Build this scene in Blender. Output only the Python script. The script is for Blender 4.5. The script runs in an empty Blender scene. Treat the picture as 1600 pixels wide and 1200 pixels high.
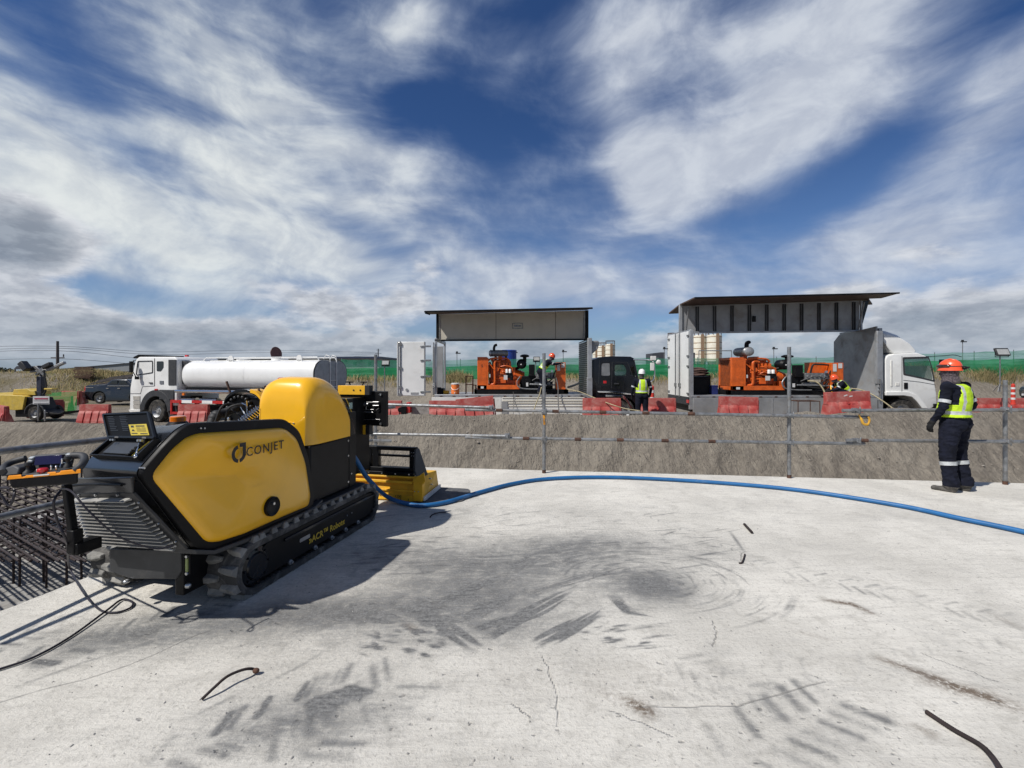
import bpy, math, random
import numpy as np
from mathutils import Vector, Matrix
random.seed(7)
R = math.radians
S = bpy.context.scene
col = S.collection
# ---------------------------------------------------------------- camera
K = 720.0; HC = 1.6; HY = 579.0          # focal length in px (1600 wide), eye height, horizon row
cam = bpy.data.cameras.new('camera'); cam.sensor_width = 36; cam.lens = K / 1600 * 36
cam.shift_y = (HY - 600) / 1600; cam.clip_end = 5000; cam.clip_start = 0.05
co = bpy.data.objects.new('camera', cam); co.location = (0, 0, HC); co.rotation_euler = (R(90), 0, 0)
col.objects.link(co); S.camera = co
# ---------------------------------------------------------------- sun, sky
SUN_EL = R(49); sd = Vector((-0.83, -0.555, 0)).normalized()
sund = Vector((sd.x * math.cos(SUN_EL), sd.y * math.cos(SUN_EL), math.sin(SUN_EL)))
sl = bpy.data.lights.new('sun', 'SUN'); sl.energy = 4.9; sl.angle = R(0.8); sl.color = (1, .96, .9)
so = bpy.data.objects.new('sun', sl); so.rotation_euler = sund.to_track_quat('Z', 'Y').to_euler(); so.location = (-10, -3, 20)
col.objects.link(so)
S.view_settings.view_transform = 'Standard'; S.view_settings.look = 'None'; S.view_settings.exposure = -0.08; S.view_settings.gamma = 1

class NT:
    def __init__(s, nt): s.nt = nt; s.n = nt.nodes; s.l = nt.links
    def node(s, typ, ins=None, **at):
        n = s.n.new(typ)
        for k, v in at.items(): setattr(n, k, v)
        for k, v in (ins or {}).items(): s.put(n.inputs[k], v)
        return n
    def put(s, sock, v):
        if hasattr(v, 'is_output'): s.l.new(v, sock)
        elif hasattr(v, 'outputs'): s.l.new(v.outputs[0], sock)
        else:
            if sock.type == 'RGBA' and len(v) == 3: v = (*v, 1)
            sock.default_value = v
    def m(s, op, a, b=0.0, c=0.0, clamp=False):
        n = s.n.new('ShaderNodeMath'); n.operation = op; n.use_clamp = clamp
        s.put(n.inputs[0], a); s.put(n.inputs[1], b)
        if op in ('MULTIPLY_ADD', 'SMOOTH_MIN', 'SMOOTH_MAX', 'WRAP', 'COMPARE'): s.put(n.inputs[2], c)
        return n.outputs[0]
    def mix(s, f, a, b, blend='MIX'):
        n = s.n.new('ShaderNodeMix'); n.data_type = 'RGBA'; n.blend_type = blend
        s.put(n.inputs[0], f); s.put(n.inputs[6], a); s.put(n.inputs[7], b)
        return n.outputs[2]
    def ramp(s, v, a, b, smooth=True):
        n = s.n.new('ShaderNodeMapRange'); n.interpolation_type = 'SMOOTHSTEP' if smooth else 'LINEAR'; n.clamp = True
        s.put(n.inputs[0], v); s.put(n.inputs[1], a); s.put(n.inputs[2], b)
        return n.outputs[0]
    def noise(s, vec, scale, detail=4, rough=.55, dist=0.0, lac=2.0):
        n = s.n.new('ShaderNodeTexNoise')
        if vec is not None: s.put(n.inputs['Vector'], vec)
        n.inputs['Scale'].default_value = scale; n.inputs['Detail'].default_value = detail
        n.inputs['Roughness'].default_value = rough; n.inputs['Distortion'].default_value = dist; n.inputs['Lacunarity'].default_value = lac
        return n.outputs[0]
    def xyz(s, x, y, z):
        n = s.n.new('ShaderNodeCombineXYZ'); s.put(n.inputs[0], x); s.put(n.inputs[1], y); s.put(n.inputs[2], z); return n.outputs[0]
    def mapping(s, vec, scale=(1, 1, 1), rot=(0, 0, 0), loc=(0, 0, 0)):
        n = s.n.new('ShaderNodeMapping'); s.put(n.inputs[0], vec)
        n.inputs['Scale'].default_value = scale; n.inputs['Rotation'].default_value = rot; n.inputs['Location'].default_value = loc
        return n.outputs[0]

W = bpy.data.worlds.new('World'); S.world = W; W.use_nodes = True
w = NT(W.node_tree); w.n.clear()
sky = w.node('ShaderNodeTexSky', sky_type='NISHITA', sun_disc=False)
sky.sun_elevation = SUN_EL; sky.sun_rotation = math.atan2(sund.x, sund.y) % (2 * math.pi)
sky.air_density = 1.0; sky.dust_density = 0.6; sky.ozone_density = 4.0; sky.altitude = 200
SKYS = 0.105
tc = w.node('ShaderNodeTexCoord').outputs['Generated']
sep = w.node('ShaderNodeSeparateXYZ', {0: tc}); dx, dy, dz = sep.outputs
zz = w.m('MAXIMUM', dz, 0.0)
den = w.m('ADD', zz, 0.10)
px_ = w.m('DIVIDE', dx, den); py_ = w.m('DIVIDE', dy, den)      # the cloud layer seen in perspective
pl = w.xyz(px_, py_, 0.0)
az = w.m('MULTIPLY', w.m('ARCTAN2', dx, dy), 57.2958)
el = w.m('MULTIPLY', w.m('ARCSINE', dz), 57.2958)
def deg(x, y):
    ax = (x - 800) / K; ay = (HY - y) / K; r = math.sqrt(1 + ax * ax + ay * ay)
    return math.degrees(math.atan2(ax, 1)), math.degrees(math.asin(ay / r))
def blob(x, y, rx, ry, rot, amp):
    a0, e0 = deg(x, y); c, s_ = math.cos(R(rot)), math.sin(R(rot))
    a = w.m('SUBTRACT', az, a0); e = w.m('SUBTRACT', el, e0)
    p = w.m('MULTIPLY', w.m('ADD', w.m('MULTIPLY', a, c), w.m('MULTIPLY', e, s_)), 1 / rx)
    q = w.m('MULTIPLY', w.m('SUBTRACT', w.m('MULTIPLY', e, c), w.m('MULTIPLY', a, s_)), 1 / ry)
    d = w.m('ADD', w.m('MULTIPLY', p, p), w.m('MULTIPLY', q, q))
    return w.m('MULTIPLY', w.m('EXPONENT', w.m('MULTIPLY', d, -1.0)), amp)
def blobs(lst):
    t = None
    for b in lst:
        v = blob(*b); t = v if t is None else w.m('ADD', t, v)
    return t
# high thin cloud: soft sheets, streaks that fall to the right on the left side and rise to the right on the right side
azn = w.noise(w.xyz(w.m('MULTIPLY', az, .02), w.m('MULTIPLY', el, .03), 3.0), 1.6, 3, .5)
azw = w.m('ADD', w.m('MULTIPLY', az, .034), w.m('MULTIPLY', azn, .7)); elw = w.m('ADD', w.m('MULTIPLY', el, .050), w.m('MULTIPLY', azn, .5))
sv = w.xyz(azw, elw, 0.0)
nL = w.noise(w.mapping(sv, (.75, 2.1, 1), (0, 0, R(24)), (1.3, .4, 0)), 1.5, 8, .55, .15)
nR = w.noise(w.mapping(sv, (.65, 2.1, 1), (0, 0, R(-34)), (4.1, 2.2, 0)), 1.35, 8, .53, .15)
n1 = w.m('ADD', nL, w.m('MULTIPLY', w.ramp(az, -14, 12), w.m('SUBTRACT', nR, nL)))
n2 = w.noise(sv, 5.0, 8, .60, .2)
n3 = w.noise(w.mapping(sv, loc=(7.7, 3.3, 0)), 1.7, 7, .54, .1)
base = w.m('ADD', w.m('MULTIPLY', n1, .95), w.m('ADD', w.m('MULTIPLY', n2, .26), w.m('MULTIPLY', n3, .62)))
cov = blobs([
 (60, 250, 12, 13, -26, .22), (200, 360, 18, 9, -24, .24), (420, 330, 13, 7, -22, .26), (560, 400, 14, 5, -24, .20), (330, 130, 12, 11, 20, .10), (560, 230, 12, 5, -20, .18), (420, 60, 12, 8, 0, .10),
 (640, 45, 4.5, 3, 25, .30), (735, 420, 10, 4, -25, .22), (900, 470, 20, 4, 0, .10), (790, 110, 3, 2.6, 0, .16),
 (1010, 270, 5.5, 4.5, -30, .42), (1060, 230, 14, 9, 20, .14), (1180, 130, 22, 15, 30, .10), (1190, 190, 18, 5, 38, .24), (1330, 90, 14, 7, 42, .24), (1040, 70, 10, 7, 0, .10), (1100, 430, 14, 4, 8, .18), (1480, 300, 14, 4, 30, .20), (1400, 440, 16, 5, 5, .20), (1560, 160, 8, 7, 45, .16),
 (860, 110, 5, 7, -10, -.16), (720, 150, 5, 7, 25, -.13), (640, 300, 9, 6, -24, .16), (820, 260, 5, 5, 10, .10), (960, 190, 4, 7, 30, .12), (880, 430, 10, 4, 0, .14), (190, 200, 12, 3.6, -34, -.24), (850, 345, 5, 3, 0, -.16), (950, 320, 3, 3, 20, -.10), (1180, 325, 12, 3, 12, -.26), (1440, 170, 14, 2.4, 38, -.26),
 (560, 365, 8, 2, -22, -.22), (120, 445, 9, 1.6, -4, -.26), (950, 540, 14, 3, 0, -.10), (690, 330, 8, 3, 30, -.10), (640, 470, 8, 2, 0, -.05), (1010, 400, 5, 3, 0, -.14), (90, 60, 8, 6, 0, -.10), (1150, 370, 5, 2.5, 0, -.12)])
dens = w.m('ADD', w.m('ADD', base, cov), w.m('MULTIPLY', w.ramp(dy, .15, -.3), .12))   # unseen cloud added behind the viewer to make the ambient light less blue
a_hi = w.ramp(dens, .76, 1.38)
# low cumulus and grey banks near the horizon
pc = w.xyz(w.m('MULTIPLY', az, .05), w.m('MULTIPLY', el, .12), 0.0)
nc = w.noise(pc, 2.2, 9, .58, .2)
nb = w.noise(w.mapping(pc, loc=(5, 3, 0)), 5.5, 7, .6, .1)
low = blobs([(500, 468, 13, 2.6, -6, .50), (640, 470, 5, 2.2, -14, .30), (25, 375, 5.0, 4.2, -10, .95), (250, 508, 24, 1.8, -2, .40), (380, 540, 34, 2.2, 0, .34), (1340, 520, 30, 3.5, 0, .38), (1560, 460, 13, 5, 0, .30), (1320, 452, 4, 1.1, 0, .35), (1440, 385, 8, 1.8, 8, .20),
             (670, 418, 3.2, 2.0, 0, .42), (840, 545, 5, 1.7, 0, .44), (1050, 540, 5, 1.7, 0, .35), (780, 560, 50, 1.4, 0, .12), (120, 560, 20, 3, 0, .18), (1450, 494, 3.5, 1.2, 6, .3)])
dl = w.m('ADD', w.m('ADD', w.m('MULTIPLY', nc, .86), w.m('MULTIPLY', nb, .22)), low)
a_lo = w.ramp(dl, .80, 1.08)
core = w.ramp(dl, .92, 1.36)                              # thick cloud is grey underneath
shade_n = w.noise(w.mapping(pc, loc=(5.06, 2.955, 0)), 5.5, 7, .6, .1)
rel = w.ramp(w.m('SUBTRACT', nb, shade_n), -.10, .10, False)    # lit from upper left
lo_col = w.mix(core, (1.05, 1.07, 1.12), (.46, .52, .61))
lo_col = w.mix(1.0, lo_col, w.mix(rel, (.80, .82, .86), (1.14, 1.14, 1.14)), 'MULTIPLY')
leftw = w.ramp(az, 12, -40)
hi_col = w.mix(w.ramp(dens, .92, 1.42), (.47, .58, .75), (.92, .98, 1.0))
hi_col = w.mix(leftw, w.mix(1.0, hi_col, (.80, .82, .92), 'MULTIPLY'), hi_col)
hi_col = w.mix(1.0, hi_col, w.mix(w.ramp(n2, .35, .68), (.84, .86, .90), (1.10, 1.10, 1.08)), 'MULTIPLY')
up = w.ramp(el, 8, 30)
tint = w.mix(up, (.62, .72, .88), (.33, .49, .72))
blue = w.mix(1.0, w.mix(1.0, sky.outputs[0], (SKYS, SKYS, SKYS), 'MULTIPLY'), tint, 'MULTIPLY')
c1 = w.mix(w.m('MULTIPLY', a_hi, .92), blue, w.mix(1.0, hi_col, (.86, .84, .82), 'MULTIPLY'))
c2 = w.mix(w.m('MULTIPLY', a_lo, .92), c1, w.mix(1.0, lo_col, (.66, .66, .66), 'MULTIPLY'))
haze = w.m('MULTIPLY', w.ramp(el, 7, -1), .62)
c3 = w.mix(haze, c2, (.27, .345, .44))
c3 = w.mix(w.m('MULTIPLY', w.ramp(dy, .1, -.35), .45), c3, w.mix(1.0, c3, (.35, .36, .38), 'MULTIPLY'))   # unseen sky behind the viewer dimmed to weaken the ambient light
bg = w.node('ShaderNodeBackground', {'Color': c3, 'Strength': 1.0})
w.node('ShaderNodeOutputWorld', {'Surface': bg})

# ---------------------------------------------------------------- measuring helpers (a picture point at a known distance, or on a known level)
def P(px, py, Y): return Vector(((px - 800) / K * Y, Y, HC - (py - HY) / K * Y))
def G(px, py, z=0.0):
    Y = K * (HC - z) / (py - HY); return Vector(((px - 800) / K * Y, Y, z))
# ---------------------------------------------------------------- materials
MATS = {}
def mat(name, color, rough=.6, metal=0.0, var=.12, vs=6.0, bump=0.0, bs=40.0, coat=0.0, dirt=0.0, dirtc=(.30, .27, .23), trans=0.0, emit=None, spec=.5, vcol=None, grime_up=0.0, alpha=1.0):
    if name in MATS: return MATS[name]
    m = bpy.data.materials.new(name); m.use_nodes = True; t = NT(m.node_tree)
    b = t.n['Principled BSDF']; tcn = t.node('ShaderNodeTexCoord').outputs['Object']
    c = (*color, 1)
    if var > 0:
        n = t.noise(tcn, vs, 6, .6, .3)
        v2 = vcol or tuple(x * (1 - 2.2 * var) for x in color)
        c = t.mix(t.ramp(n, .35, .7), c, (*v2, 1))
    rgh = rough
    if dirt > 0:
        n2 = t.noise(tcn, vs * .6 + 1.3, 8, .68, .8)
        f = t.ramp(n2, .62 - dirt * .35, .80 - dirt * .2)
        if grime_up:
            g = t.node('ShaderNodeNewGeometry'); sp = t.node('ShaderNodeSeparateXYZ', {0: g.outputs['Normal']})
            f = t.m('ADD', f, t.m('MULTIPLY', t.ramp(sp.outputs[2], .3, 1), grime_up), clamp=True)
        f = t.m('MULTIPLY', f, min(.85, dirt + .2))
        c = t.mix(f, c, (*dirtc, 1)); rgh = t.m('ADD', t.m('MULTIPLY', f, .4), rough, clamp=True)
    t.put(b.inputs['Base Color'], c); t.put(b.inputs['Roughness'], rgh); b.inputs['Metallic'].default_value = metal
    b.inputs['Specular IOR Level'].default_value = spec
    if coat: b.inputs['Coat Weight'].default_value = coat; b.inputs['Coat Roughness'].default_value = .08
    if trans: b.inputs['Transmission Weight'].default_value = trans
    if alpha < 1: b.inputs['Alpha'].default_value = alpha
    if emit: b.inputs['Emission Color'].default_value = (*emit, 1); b.inputs['Emission Strength'].default_value = 1
    if bump > 0:
        bn = t.node('ShaderNodeBump', {'Height': t.noise(tcn, bs, 6, .6), 'Strength': bump, 'Distance': .02})
        t.put(b.inputs['Normal'], bn)
    MATS[name] = m; return m
M = dict(
 yellow=mat('yellow_paint', (.96, .50, .014), .28, coat=.4, var=.04, vs=3, dirt=.03, dirtc=(.55, .36, .12), bump=.02, bs=5),
 yellow2=mat('yellow_steel', (.88, .47, .02), .45, var=.10, vs=5, dirt=.25, dirtc=(.42, .33, .2), bump=.03, bs=12),
 blackg=mat('black_gloss_paint', (.009, .010, .013), .24, coat=.25, var=.1, dirt=.08, dirtc=(.05, .05, .05), vs=4, spec=.35),
 lidblack=mat('matt_black_lid', (.004, .004, .0045), .6, var=.1, spec=.1),
 deckgrey=mat('worn_dark_deck_plate', (.030, .031, .034), .38, metal=.3, dirt=.3, dirtc=(.09, .088, .085), vs=5),
 black=mat('black_steel', (.007, .007, .008), .45, var=.2, dirt=.12, dirtc=(.05, .048, .045), vs=7, bump=.02, spec=.22),
 grey_plate=mat('dark_grey_plate', (.045, .047, .05), .42, metal=.2, dirt=.3, dirtc=(.12, .115, .11), vs=5),
 louver=mat('grey_louver_steel', (.40, .39, .365), .40, metal=.15, dirt=.25, dirtc=(.4, .38, .34)),
 lug=mat('dusty_track_lug', (.19, .187, .175), .85, dirt=.7, dirtc=(.32, .31, .285), vs=9, bump=.25, bs=30, spec=.3),
 rubber=mat('track_rubber', (.055, .054, .052), .85, dirt=.6, dirtc=(.20, .19, .175), vs=9, bump=.25, bs=30, spec=.3),
 rubber2=mat('black_rubber', (.016, .016, .017), .62, dirt=.15, dirtc=(.08, .078, .075), vs=9),
 tyre=mat('tyre_rubber', (.030, .029, .028), .85, dirt=.5, dirtc=(.16, .145, .125), vs=7, bump=.2, spec=.25),
 bolt=mat('zinc_bolt', (.55, .56, .57), .3, metal=.9, var=.05),
 chrome=mat('polished_metal', (.75, .76, .77), .12, metal=1, var=.04),
 alu=mat('aluminium', (.46, .47, .48), .45, metal=.6, dirt=.35, dirtc=(.26, .245, .22), vs=3, bump=.03),
 alup=mat('aluminium_panel', (.36, .365, .37), .5, metal=.35, dirt=.45, dirtc=(.27, .25, .225), vs=1.6, bump=.02),
 galv=mat('galvanised_tube', (.30, .31, .32), .42, metal=.55, var=.2, vs=14, dirt=.42, dirtc=(.20, .16, .125), bump=.08, bs=60),
 rust=mat('rusty_steel', (.105, .050, .032), .85, var=.25, vs=20, dirt=.5, dirtc=(.055, .035, .03), bump=.25, bs=70),
 rebar=mat('weathered_rebar', (.036, .024, .024), .8, var=.3, vs=12, dirt=.25, dirtc=(.10, .06, .045), bump=.2, bs=90),
 white=mat('white_paint', (.82, .82, .80), .38, coat=.25, var=.05, vs=1.5, dirt=.22, dirtc=(.50, .46, .40), bump=.01),
 whited=mat('dusty_white_paint', (.78, .77, .73), .5, var=.06, vs=2, dirt=.4, dirtc=(.46, .41, .34)),
 tank=mat('tank_white_paint', (.80, .80, .79), .35, coat=.25, var=.05, vs=.8, dirt=.25, dirtc=(.52, .49, .44), bump=.02, bs=3),
 cream=mat('cream_panel', (.60, .56, .47), .6, var=.06, vs=1.2, dirt=.22, dirtc=(.42, .37, .30), bump=.015, bs=3),
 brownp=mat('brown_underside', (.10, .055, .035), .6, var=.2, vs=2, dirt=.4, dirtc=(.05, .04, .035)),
 orange=mat('orange_engine_paint', (.72, .125, .012), .42, coat=.15, var=.15, vs=5, dirt=.28, dirtc=(.30, .09, .03), bump=.04),
 oranged=mat('dark_orange_radiator', (.36, .075, .012), .6, var=.2, vs=8, dirt=.4, dirtc=(.18, .06, .03)),
 glass=mat('dark_window_glass', (.012, .016, .018), .06, var=0, spec=.9, coat=.6),
 green_glass=mat('see_through_window_glass', (.03, .10, .07), .05, var=0, spec=.8, alpha=.42),
 red_plastic=mat('faded_red_plastic', (.36, .045, .038), .6, var=.14, vs=3, vcol=(.46, .13, .11), dirt=.4, dirtc=(.50, .30, .26), bump=.06, bs=18),
 red=mat('red_paint', (.48, .02, .018), .45, var=.1, dirt=.2),
 amber=mat('amber_lens', (.75, .18, .01), .18, var=.05, coat=.5),
 redlens=mat('red_lens', (.55, .015, .02), .15, var=.05, coat=.6),
 blue=mat('blue_hose_rubber', (.012, .125, .33), .5, var=.10, vs=5, dirt=.25, dirtc=(.16, .22, .32), bump=.03),
 bluep=mat('blue_tank_paint', (.012, .05, .30), .5, var=.1, dirt=.2),
 navy=mat('navy_cloth', (.010, .012, .024), .9, var=.25, vs=9, bump=.5, bs=22, dirt=.15, dirtc=(.04, .04, .05), spec=.2),
 glove=mat('black_glove', (.012, .012, .013), .8, var=.2, bump=.2, spec=.3),
 boot=mat('grey_safety_boot', (.085, .080, .072), .8, var=.25, vs=12, dirt=.5, dirtc=(.22, .20, .18), bump=.2),
 hiviz=mat('yellow_hi_vis', (.56, .80, .035), .75, var=.12, vs=7, vcol=(.42, .62, .03), bump=.4, bs=14, spec=.2),
 reflect=mat('silver_reflective_tape', (.55, .57, .58), .5, metal=.15, var=.15, vs=20, bump=.2, bs=30),
 helmeto=mat('orange_hard_hat', (.85, .10, .03), .32, coat=.4, var=.05, dirt=.1),
 helmetw=mat('white_hard_hat', (.80, .80, .79), .32, coat=.4, var=.04),
 skin=mat('skin', (.26, .14, .09), .55, var=.1),
 mask=mat('patterned_neck_gaiter', (.035, .028, .035), .9, var=.4, vs=60, vcol=(.16, .13, .14), bump=.3),
 paper=mat('white_sticker', (.66, .66, .65), .6, var=.08, vs=30),
 ysticker=mat('yellow_sticker', (.50, .38, .03), .5, var=.05),
 ink=mat('black_print', (.010, .010, .011), .5, var=0),
 yink=mat('yellow_print', (.62, .42, .04), .5, var=0),
 cooler=mat('orange_cooler_plastic', (.80, .20, .04), .45, var=.08),
 hosey=mat('beige_hose', (.42, .36, .22), .7, var=.2, vs=10),
 hosegr=mat('grey_hose', (.12, .12, .12), .6, var=.2, vs=10),
 cable=mat('violet_black_cable', (.016, .013, .022), .45, var=.1),
 lamp=mat('floodlight_glass', (.42, .43, .42), .15, var=.1, coat=.4),
 lampb=mat('floodlight_body', (.03, .03, .032), .5),
 sign=mat('white_sign', (.62, .62, .62), .5, var=.1, dirt=.25),
 screen=mat('controller_screen', (.010, .006, .035), .12, var=0, coat=.4),
 orangec=mat('orange_controller_plastic', (.85, .30, .012), .4, var=.06),
 concw=mat('old_concrete', (.36, .35, .33), .9, var=.2, bump=.2, dirt=.3),
 silo=mat('cream_silo_steel', (.80, .77, .66), .6, var=.05, vs=.35, dirt=.35, dirtc=(.55, .38, .22)),
 roofg=mat('distant_grey_roof', (.27, .29, .31), .6, var=.08, vs=.05),
 wallg=mat('distant_grey_wall', (.34, .36, .37), .8, var=.08, vs=.05),
 darkb=mat('distant_dark_cladding', (.05, .055, .07), .8, var=.1),
 wood=mat('utility_pole_wood', (.10, .085, .085), .9, var=.2),
 carp=mat('dark_car_paint', (.012, .015, .020), .2, coat=.8, var=.05, dirt=.3, dirtc=(.07, .065, .06), vs=1.2),
 trim=mat('dark_grey_plastic_trim', (.035, .037, .042), .6, var=.15, dirt=.3, dirtc=(.10, .095, .085)),
 ybody=mat('faded_yellow_cover', (.62, .44, .07), .5, var=.1, dirt=.35, dirtc=(.42, .35, .2)),
)
def netmat(name, c, a0, a1, scale=1.0):
    m = bpy.data.materials.new(name); m.use_nodes = True; t = NT(m.node_tree); t.n.clear()
    tcn = t.node('ShaderNodeTexCoord').outputs['Object']
    st = t.noise(t.mapping(tcn, (.25 * scale, 1, 5 * scale)), 1.5, 5, .6, .6)
    cc = t.mix(t.ramp(st, .3, .7), (*c, 1), (c[0] * .45, c[1] * .62, c[2] * .55, 1))
    d = t.node('ShaderNodeBsdfDiffuse', {'Color': cc}); tl = t.node('ShaderNodeBsdfTranslucent', {'Color': cc})
    mx = t.node('ShaderNodeMixShader', {0: .45, 1: d.outputs[0], 2: tl.outputs[0]})
    tr = t.node('ShaderNodeBsdfTransparent')
    f = t.m('ADD', t.m('MULTIPLY', t.ramp(st, .25, .75), a1 - a0), a0)
    o = t.node('ShaderNodeMixShader', {0: f, 1: tr.outputs[0], 2: mx.outputs[0]})
    t.node('ShaderNodeOutputMaterial', {'Surface': o}); return m
M['net'] = netmat('green_shade_net', (.12, .50, .31), .36, .70)
M['net_low'] = netmat('green_shade_net_doubled', (.06, .44, .18), .68, .94)
# ---------------------------------------------------------------- mesh builder
class MB:
    def __init__(s): s.v = []; s.f = []; s.mi = []; s.cur = 0; s.T = None
    def add(s, vs, fs):
        o = len(s.v)
        s.v += [tuple(s.T @ Vector(p)) if s.T else tuple(p) for p in vs]
        s.f += [tuple(i + o for i in f) for f in fs]; s.mi += [s.cur] * len(fs)
        return s
    def box(s, c, d, rot=None, taper=None):
        hx, hy, hz = d[0] / 2, d[1] / 2, d[2] / 2
        vs = [Vector((x * hx, y * hy, z * hz)) for z in (-1, 1) for y in (-1, 1) for x in (-1, 1)]
        if taper:
            for q in vs:
                if q.z > 0: q.x *= taper[0]; q.y *= taper[1]
        if rot is not None: vs = [rot @ q for q in vs]
        c = Vector(c); vs = [q + c for q in vs]
        return s.add(vs, [(0, 2, 3, 1), (4, 5, 7, 6), (0, 1, 5, 4), (2, 6, 7, 3), (0, 4, 6, 2), (1, 3, 7, 5)])
    def b2(s, x0, x1, y0, y1, z0, z1):
        return s.box(((x0 + x1) / 2, (y0 + y1) / 2, (z0 + z1) / 2), (abs(x1 - x0), abs(y1 - y0), abs(z1 - z0)))
    def bar(s, p0, p1, a, b=None, up=(0, 0, 1)):
        p0 = Vector(p0); p1 = Vector(p1); b = b or a; d = p1 - p0; L = d.length
        if L < 1e-6: return s
        z = d / L; u = Vector(up)
        if abs(z.dot(u)) > .98: u = Vector((0, 1, 0))
        x = u.cross(z).normalized(); y = z.cross(x)
        m = Matrix((x, y, z)).transposed()
        return s.box((p0 + p1) / 2, (a, b, L), rot=m)
    def cyl(s, p0, p1, r, r2=None, n=16, cap=True):
        p0 = Vector(p0); p1 = Vector(p1); r2 = r if r2 is None else r2
        z = (p1 - p0).normalized(); u = Vector((0, 0, 1)) if abs(z.z) < .9 else Vector((1, 0, 0))
        x = u.cross(z).normalized(); y = z.cross(x); vs = []
        for p, q in ((p0, r), (p1, r2)):
            for i in range(n):
                a = 2 * math.pi * i / n; vs.append(p + x * (q * math.cos(a)) + y * (q * math.sin(a)))
        fs = [(i, (i + 1) % n, n + (i + 1) % n, n + i) for i in range(n)]
        if cap: fs += [tuple(range(n - 1, -1, -1)), tuple(range(n, 2 * n))]
        return s.add(vs, fs)
    def tube(s, pts, r, n=8, closed=False):
        pts = [Vector(p) for p in pts]; m = len(pts); rs = r if hasattr(r, '__len__') else [r] * m
        vs = []; ref = None
        for i, p in enumerate(pts):
            a = pts[(i - 1) % m] if (i > 0 or closed) else p; b = pts[(i + 1) % m] if (i < m - 1 or closed) else p
            t = (b - a)
            t = t.normalized() if t.length > 1e-9 else Vector((0, 0, 1))
            if ref is None:
                ref = Vector((0, 0, 1)) if abs(t.z) < .9 else Vector((1, 0, 0))
            x = (ref - t * ref.dot(t)).normalized(); y = t.cross(x); ref = x
            for k in range(n):
                g = 2 * math.pi * k / n; vs.append(p + x * (rs[i] * math.cos(g)) + y * (rs[i] * math.sin(g)))
        fs = []
        for i in range(m if closed else m - 1):
            j = (i + 1) % m
            for k in range(n): fs.append((i * n + k, i * n + (k + 1) % n, j * n + (k + 1) % n, j * n + k))
        if not closed: fs += [tuple(range(n - 1, -1, -1)), tuple(range((m - 1) * n, m * n))]
        return s.add(vs, fs)
    def loft(s, secs, closed=True, cap=True):
        n = len(secs[0]); vs = [p for q in secs for p in q]; fs = []
        for i in range(len(secs) - 1):
            for k in range(n if closed else n - 1):
                fs.append((i * n + k, i * n + (k + 1) % n, (i + 1) * n + (k + 1) % n, (i + 1) * n + k))
        if cap and closed: fs += [tuple(range(n - 1, -1, -1)), tuple(range((len(secs) - 1) * n, len(secs) * n))]
        return s.add(vs, fs)
    def prism(s, out, axis, a, b):
        def mk(p, t):
            if axis == 'x': return (t, p[0], p[1])
            if axis == 'y': return (p[0], t, p[1])
            return (p[0], p[1], t)
        return s.loft([[mk(p, a) for p in out], [mk(p, b) for p in out]])
    def lathe(s, c, prof, axis='z', n=20, cap=True):
        c = Vector(c); secs = []
        for r, h in prof:
            ring = []
            for i in range(n):
                a = 2 * math.pi * i / n; x, y = r * math.cos(a), r * math.sin(a)
                q = {'z': (x, y, h), 'x': (h, x, y), 'y': (x, h, y)}[axis]
                ring.append(c + Vector(q))
            secs.append(ring)
        return s.loft(secs, cap=cap)
    def ell(s, c, rad, n=16, m=10, rot=None):
        c = Vector(c); secs = []
        for j in range(m + 1):
            t = math.pi * (j + .001) / (m + .002) - math.pi / 2; ring = []
            for i in range(n):
                a = 2 * math.pi * i / n
                q = Vector((rad[0] * math.cos(t) * math.cos(a), rad[1] * math.cos(t) * math.sin(a), rad[2] * math.sin(t)))
                if rot is not None: q = rot @ q
                ring.append(c + q)
            secs.append(ring)
        return s.loft(secs)
    def build_each(s, name, m, parent=None, **k):
        # every solid added becomes an object of its own
        grp = {}; par = list(range(len(s.v)))
        def fd(i):
            while par[i] != i: par[i] = par[par[i]]; i = par[i]
            return i
        for f in s.f:
            for j in f[1:]: par[fd(j)] = fd(f[0])
        for f in s.f: grp.setdefault(fd(f[0]), []).append(f)
        out = []
        for fs in grp.values():
            ids = sorted({i for f in fs for i in f}); mp = {i: n for n, i in enumerate(ids)}; q = MB(); q.v = [s.v[i] for i in ids]; q.f = [tuple(mp[i] for i in f) for f in fs]; q.mi = [0] * len(fs); out.append(q.build(name, m, parent, **k))
        return out
    def build(s, name, m, parent=None, bevel=0, smooth=40, label=None, seg=2, solid=0):
        me = bpy.data.meshes.new(name); me.from_pydata(s.v, [], s.f); me.validate(); me.update()
        for k in (m if isinstance(m, (list, tuple)) else [m]): me.materials.append(M[k] if isinstance(k, str) else k)
        if any(s.mi) and len(s.mi) == len(me.polygons): me.polygons.foreach_set('material_index', s.mi)
        if smooth:
            me.polygons.foreach_set('use_smooth', [True] * len(me.polygons))
            me.set_sharp_from_angle(angle=R(smooth))
        o = bpy.data.objects.new(name, me); col.objects.link(o)
        if parent: o.parent = parent
        if solid:
            sm = o.modifiers.new('solid', 'SOLIDIFY'); sm.thickness = solid; sm.offset = 0
        if bevel:
            bm = o.modifiers.new('bevel', 'BEVEL'); bm.width = bevel; bm.segments = seg; bm.limit_method = 'ANGLE'; bm.angle_limit = R(35)
        if label: o['label'] = label
        return o
def tag(o, label=None, cat=None, group=None, kind=None):
    if label: o['label'] = label
    if cat: o['category'] = cat
    if group: o['group'] = group
    if kind: o['kind'] = kind
    return o
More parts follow.
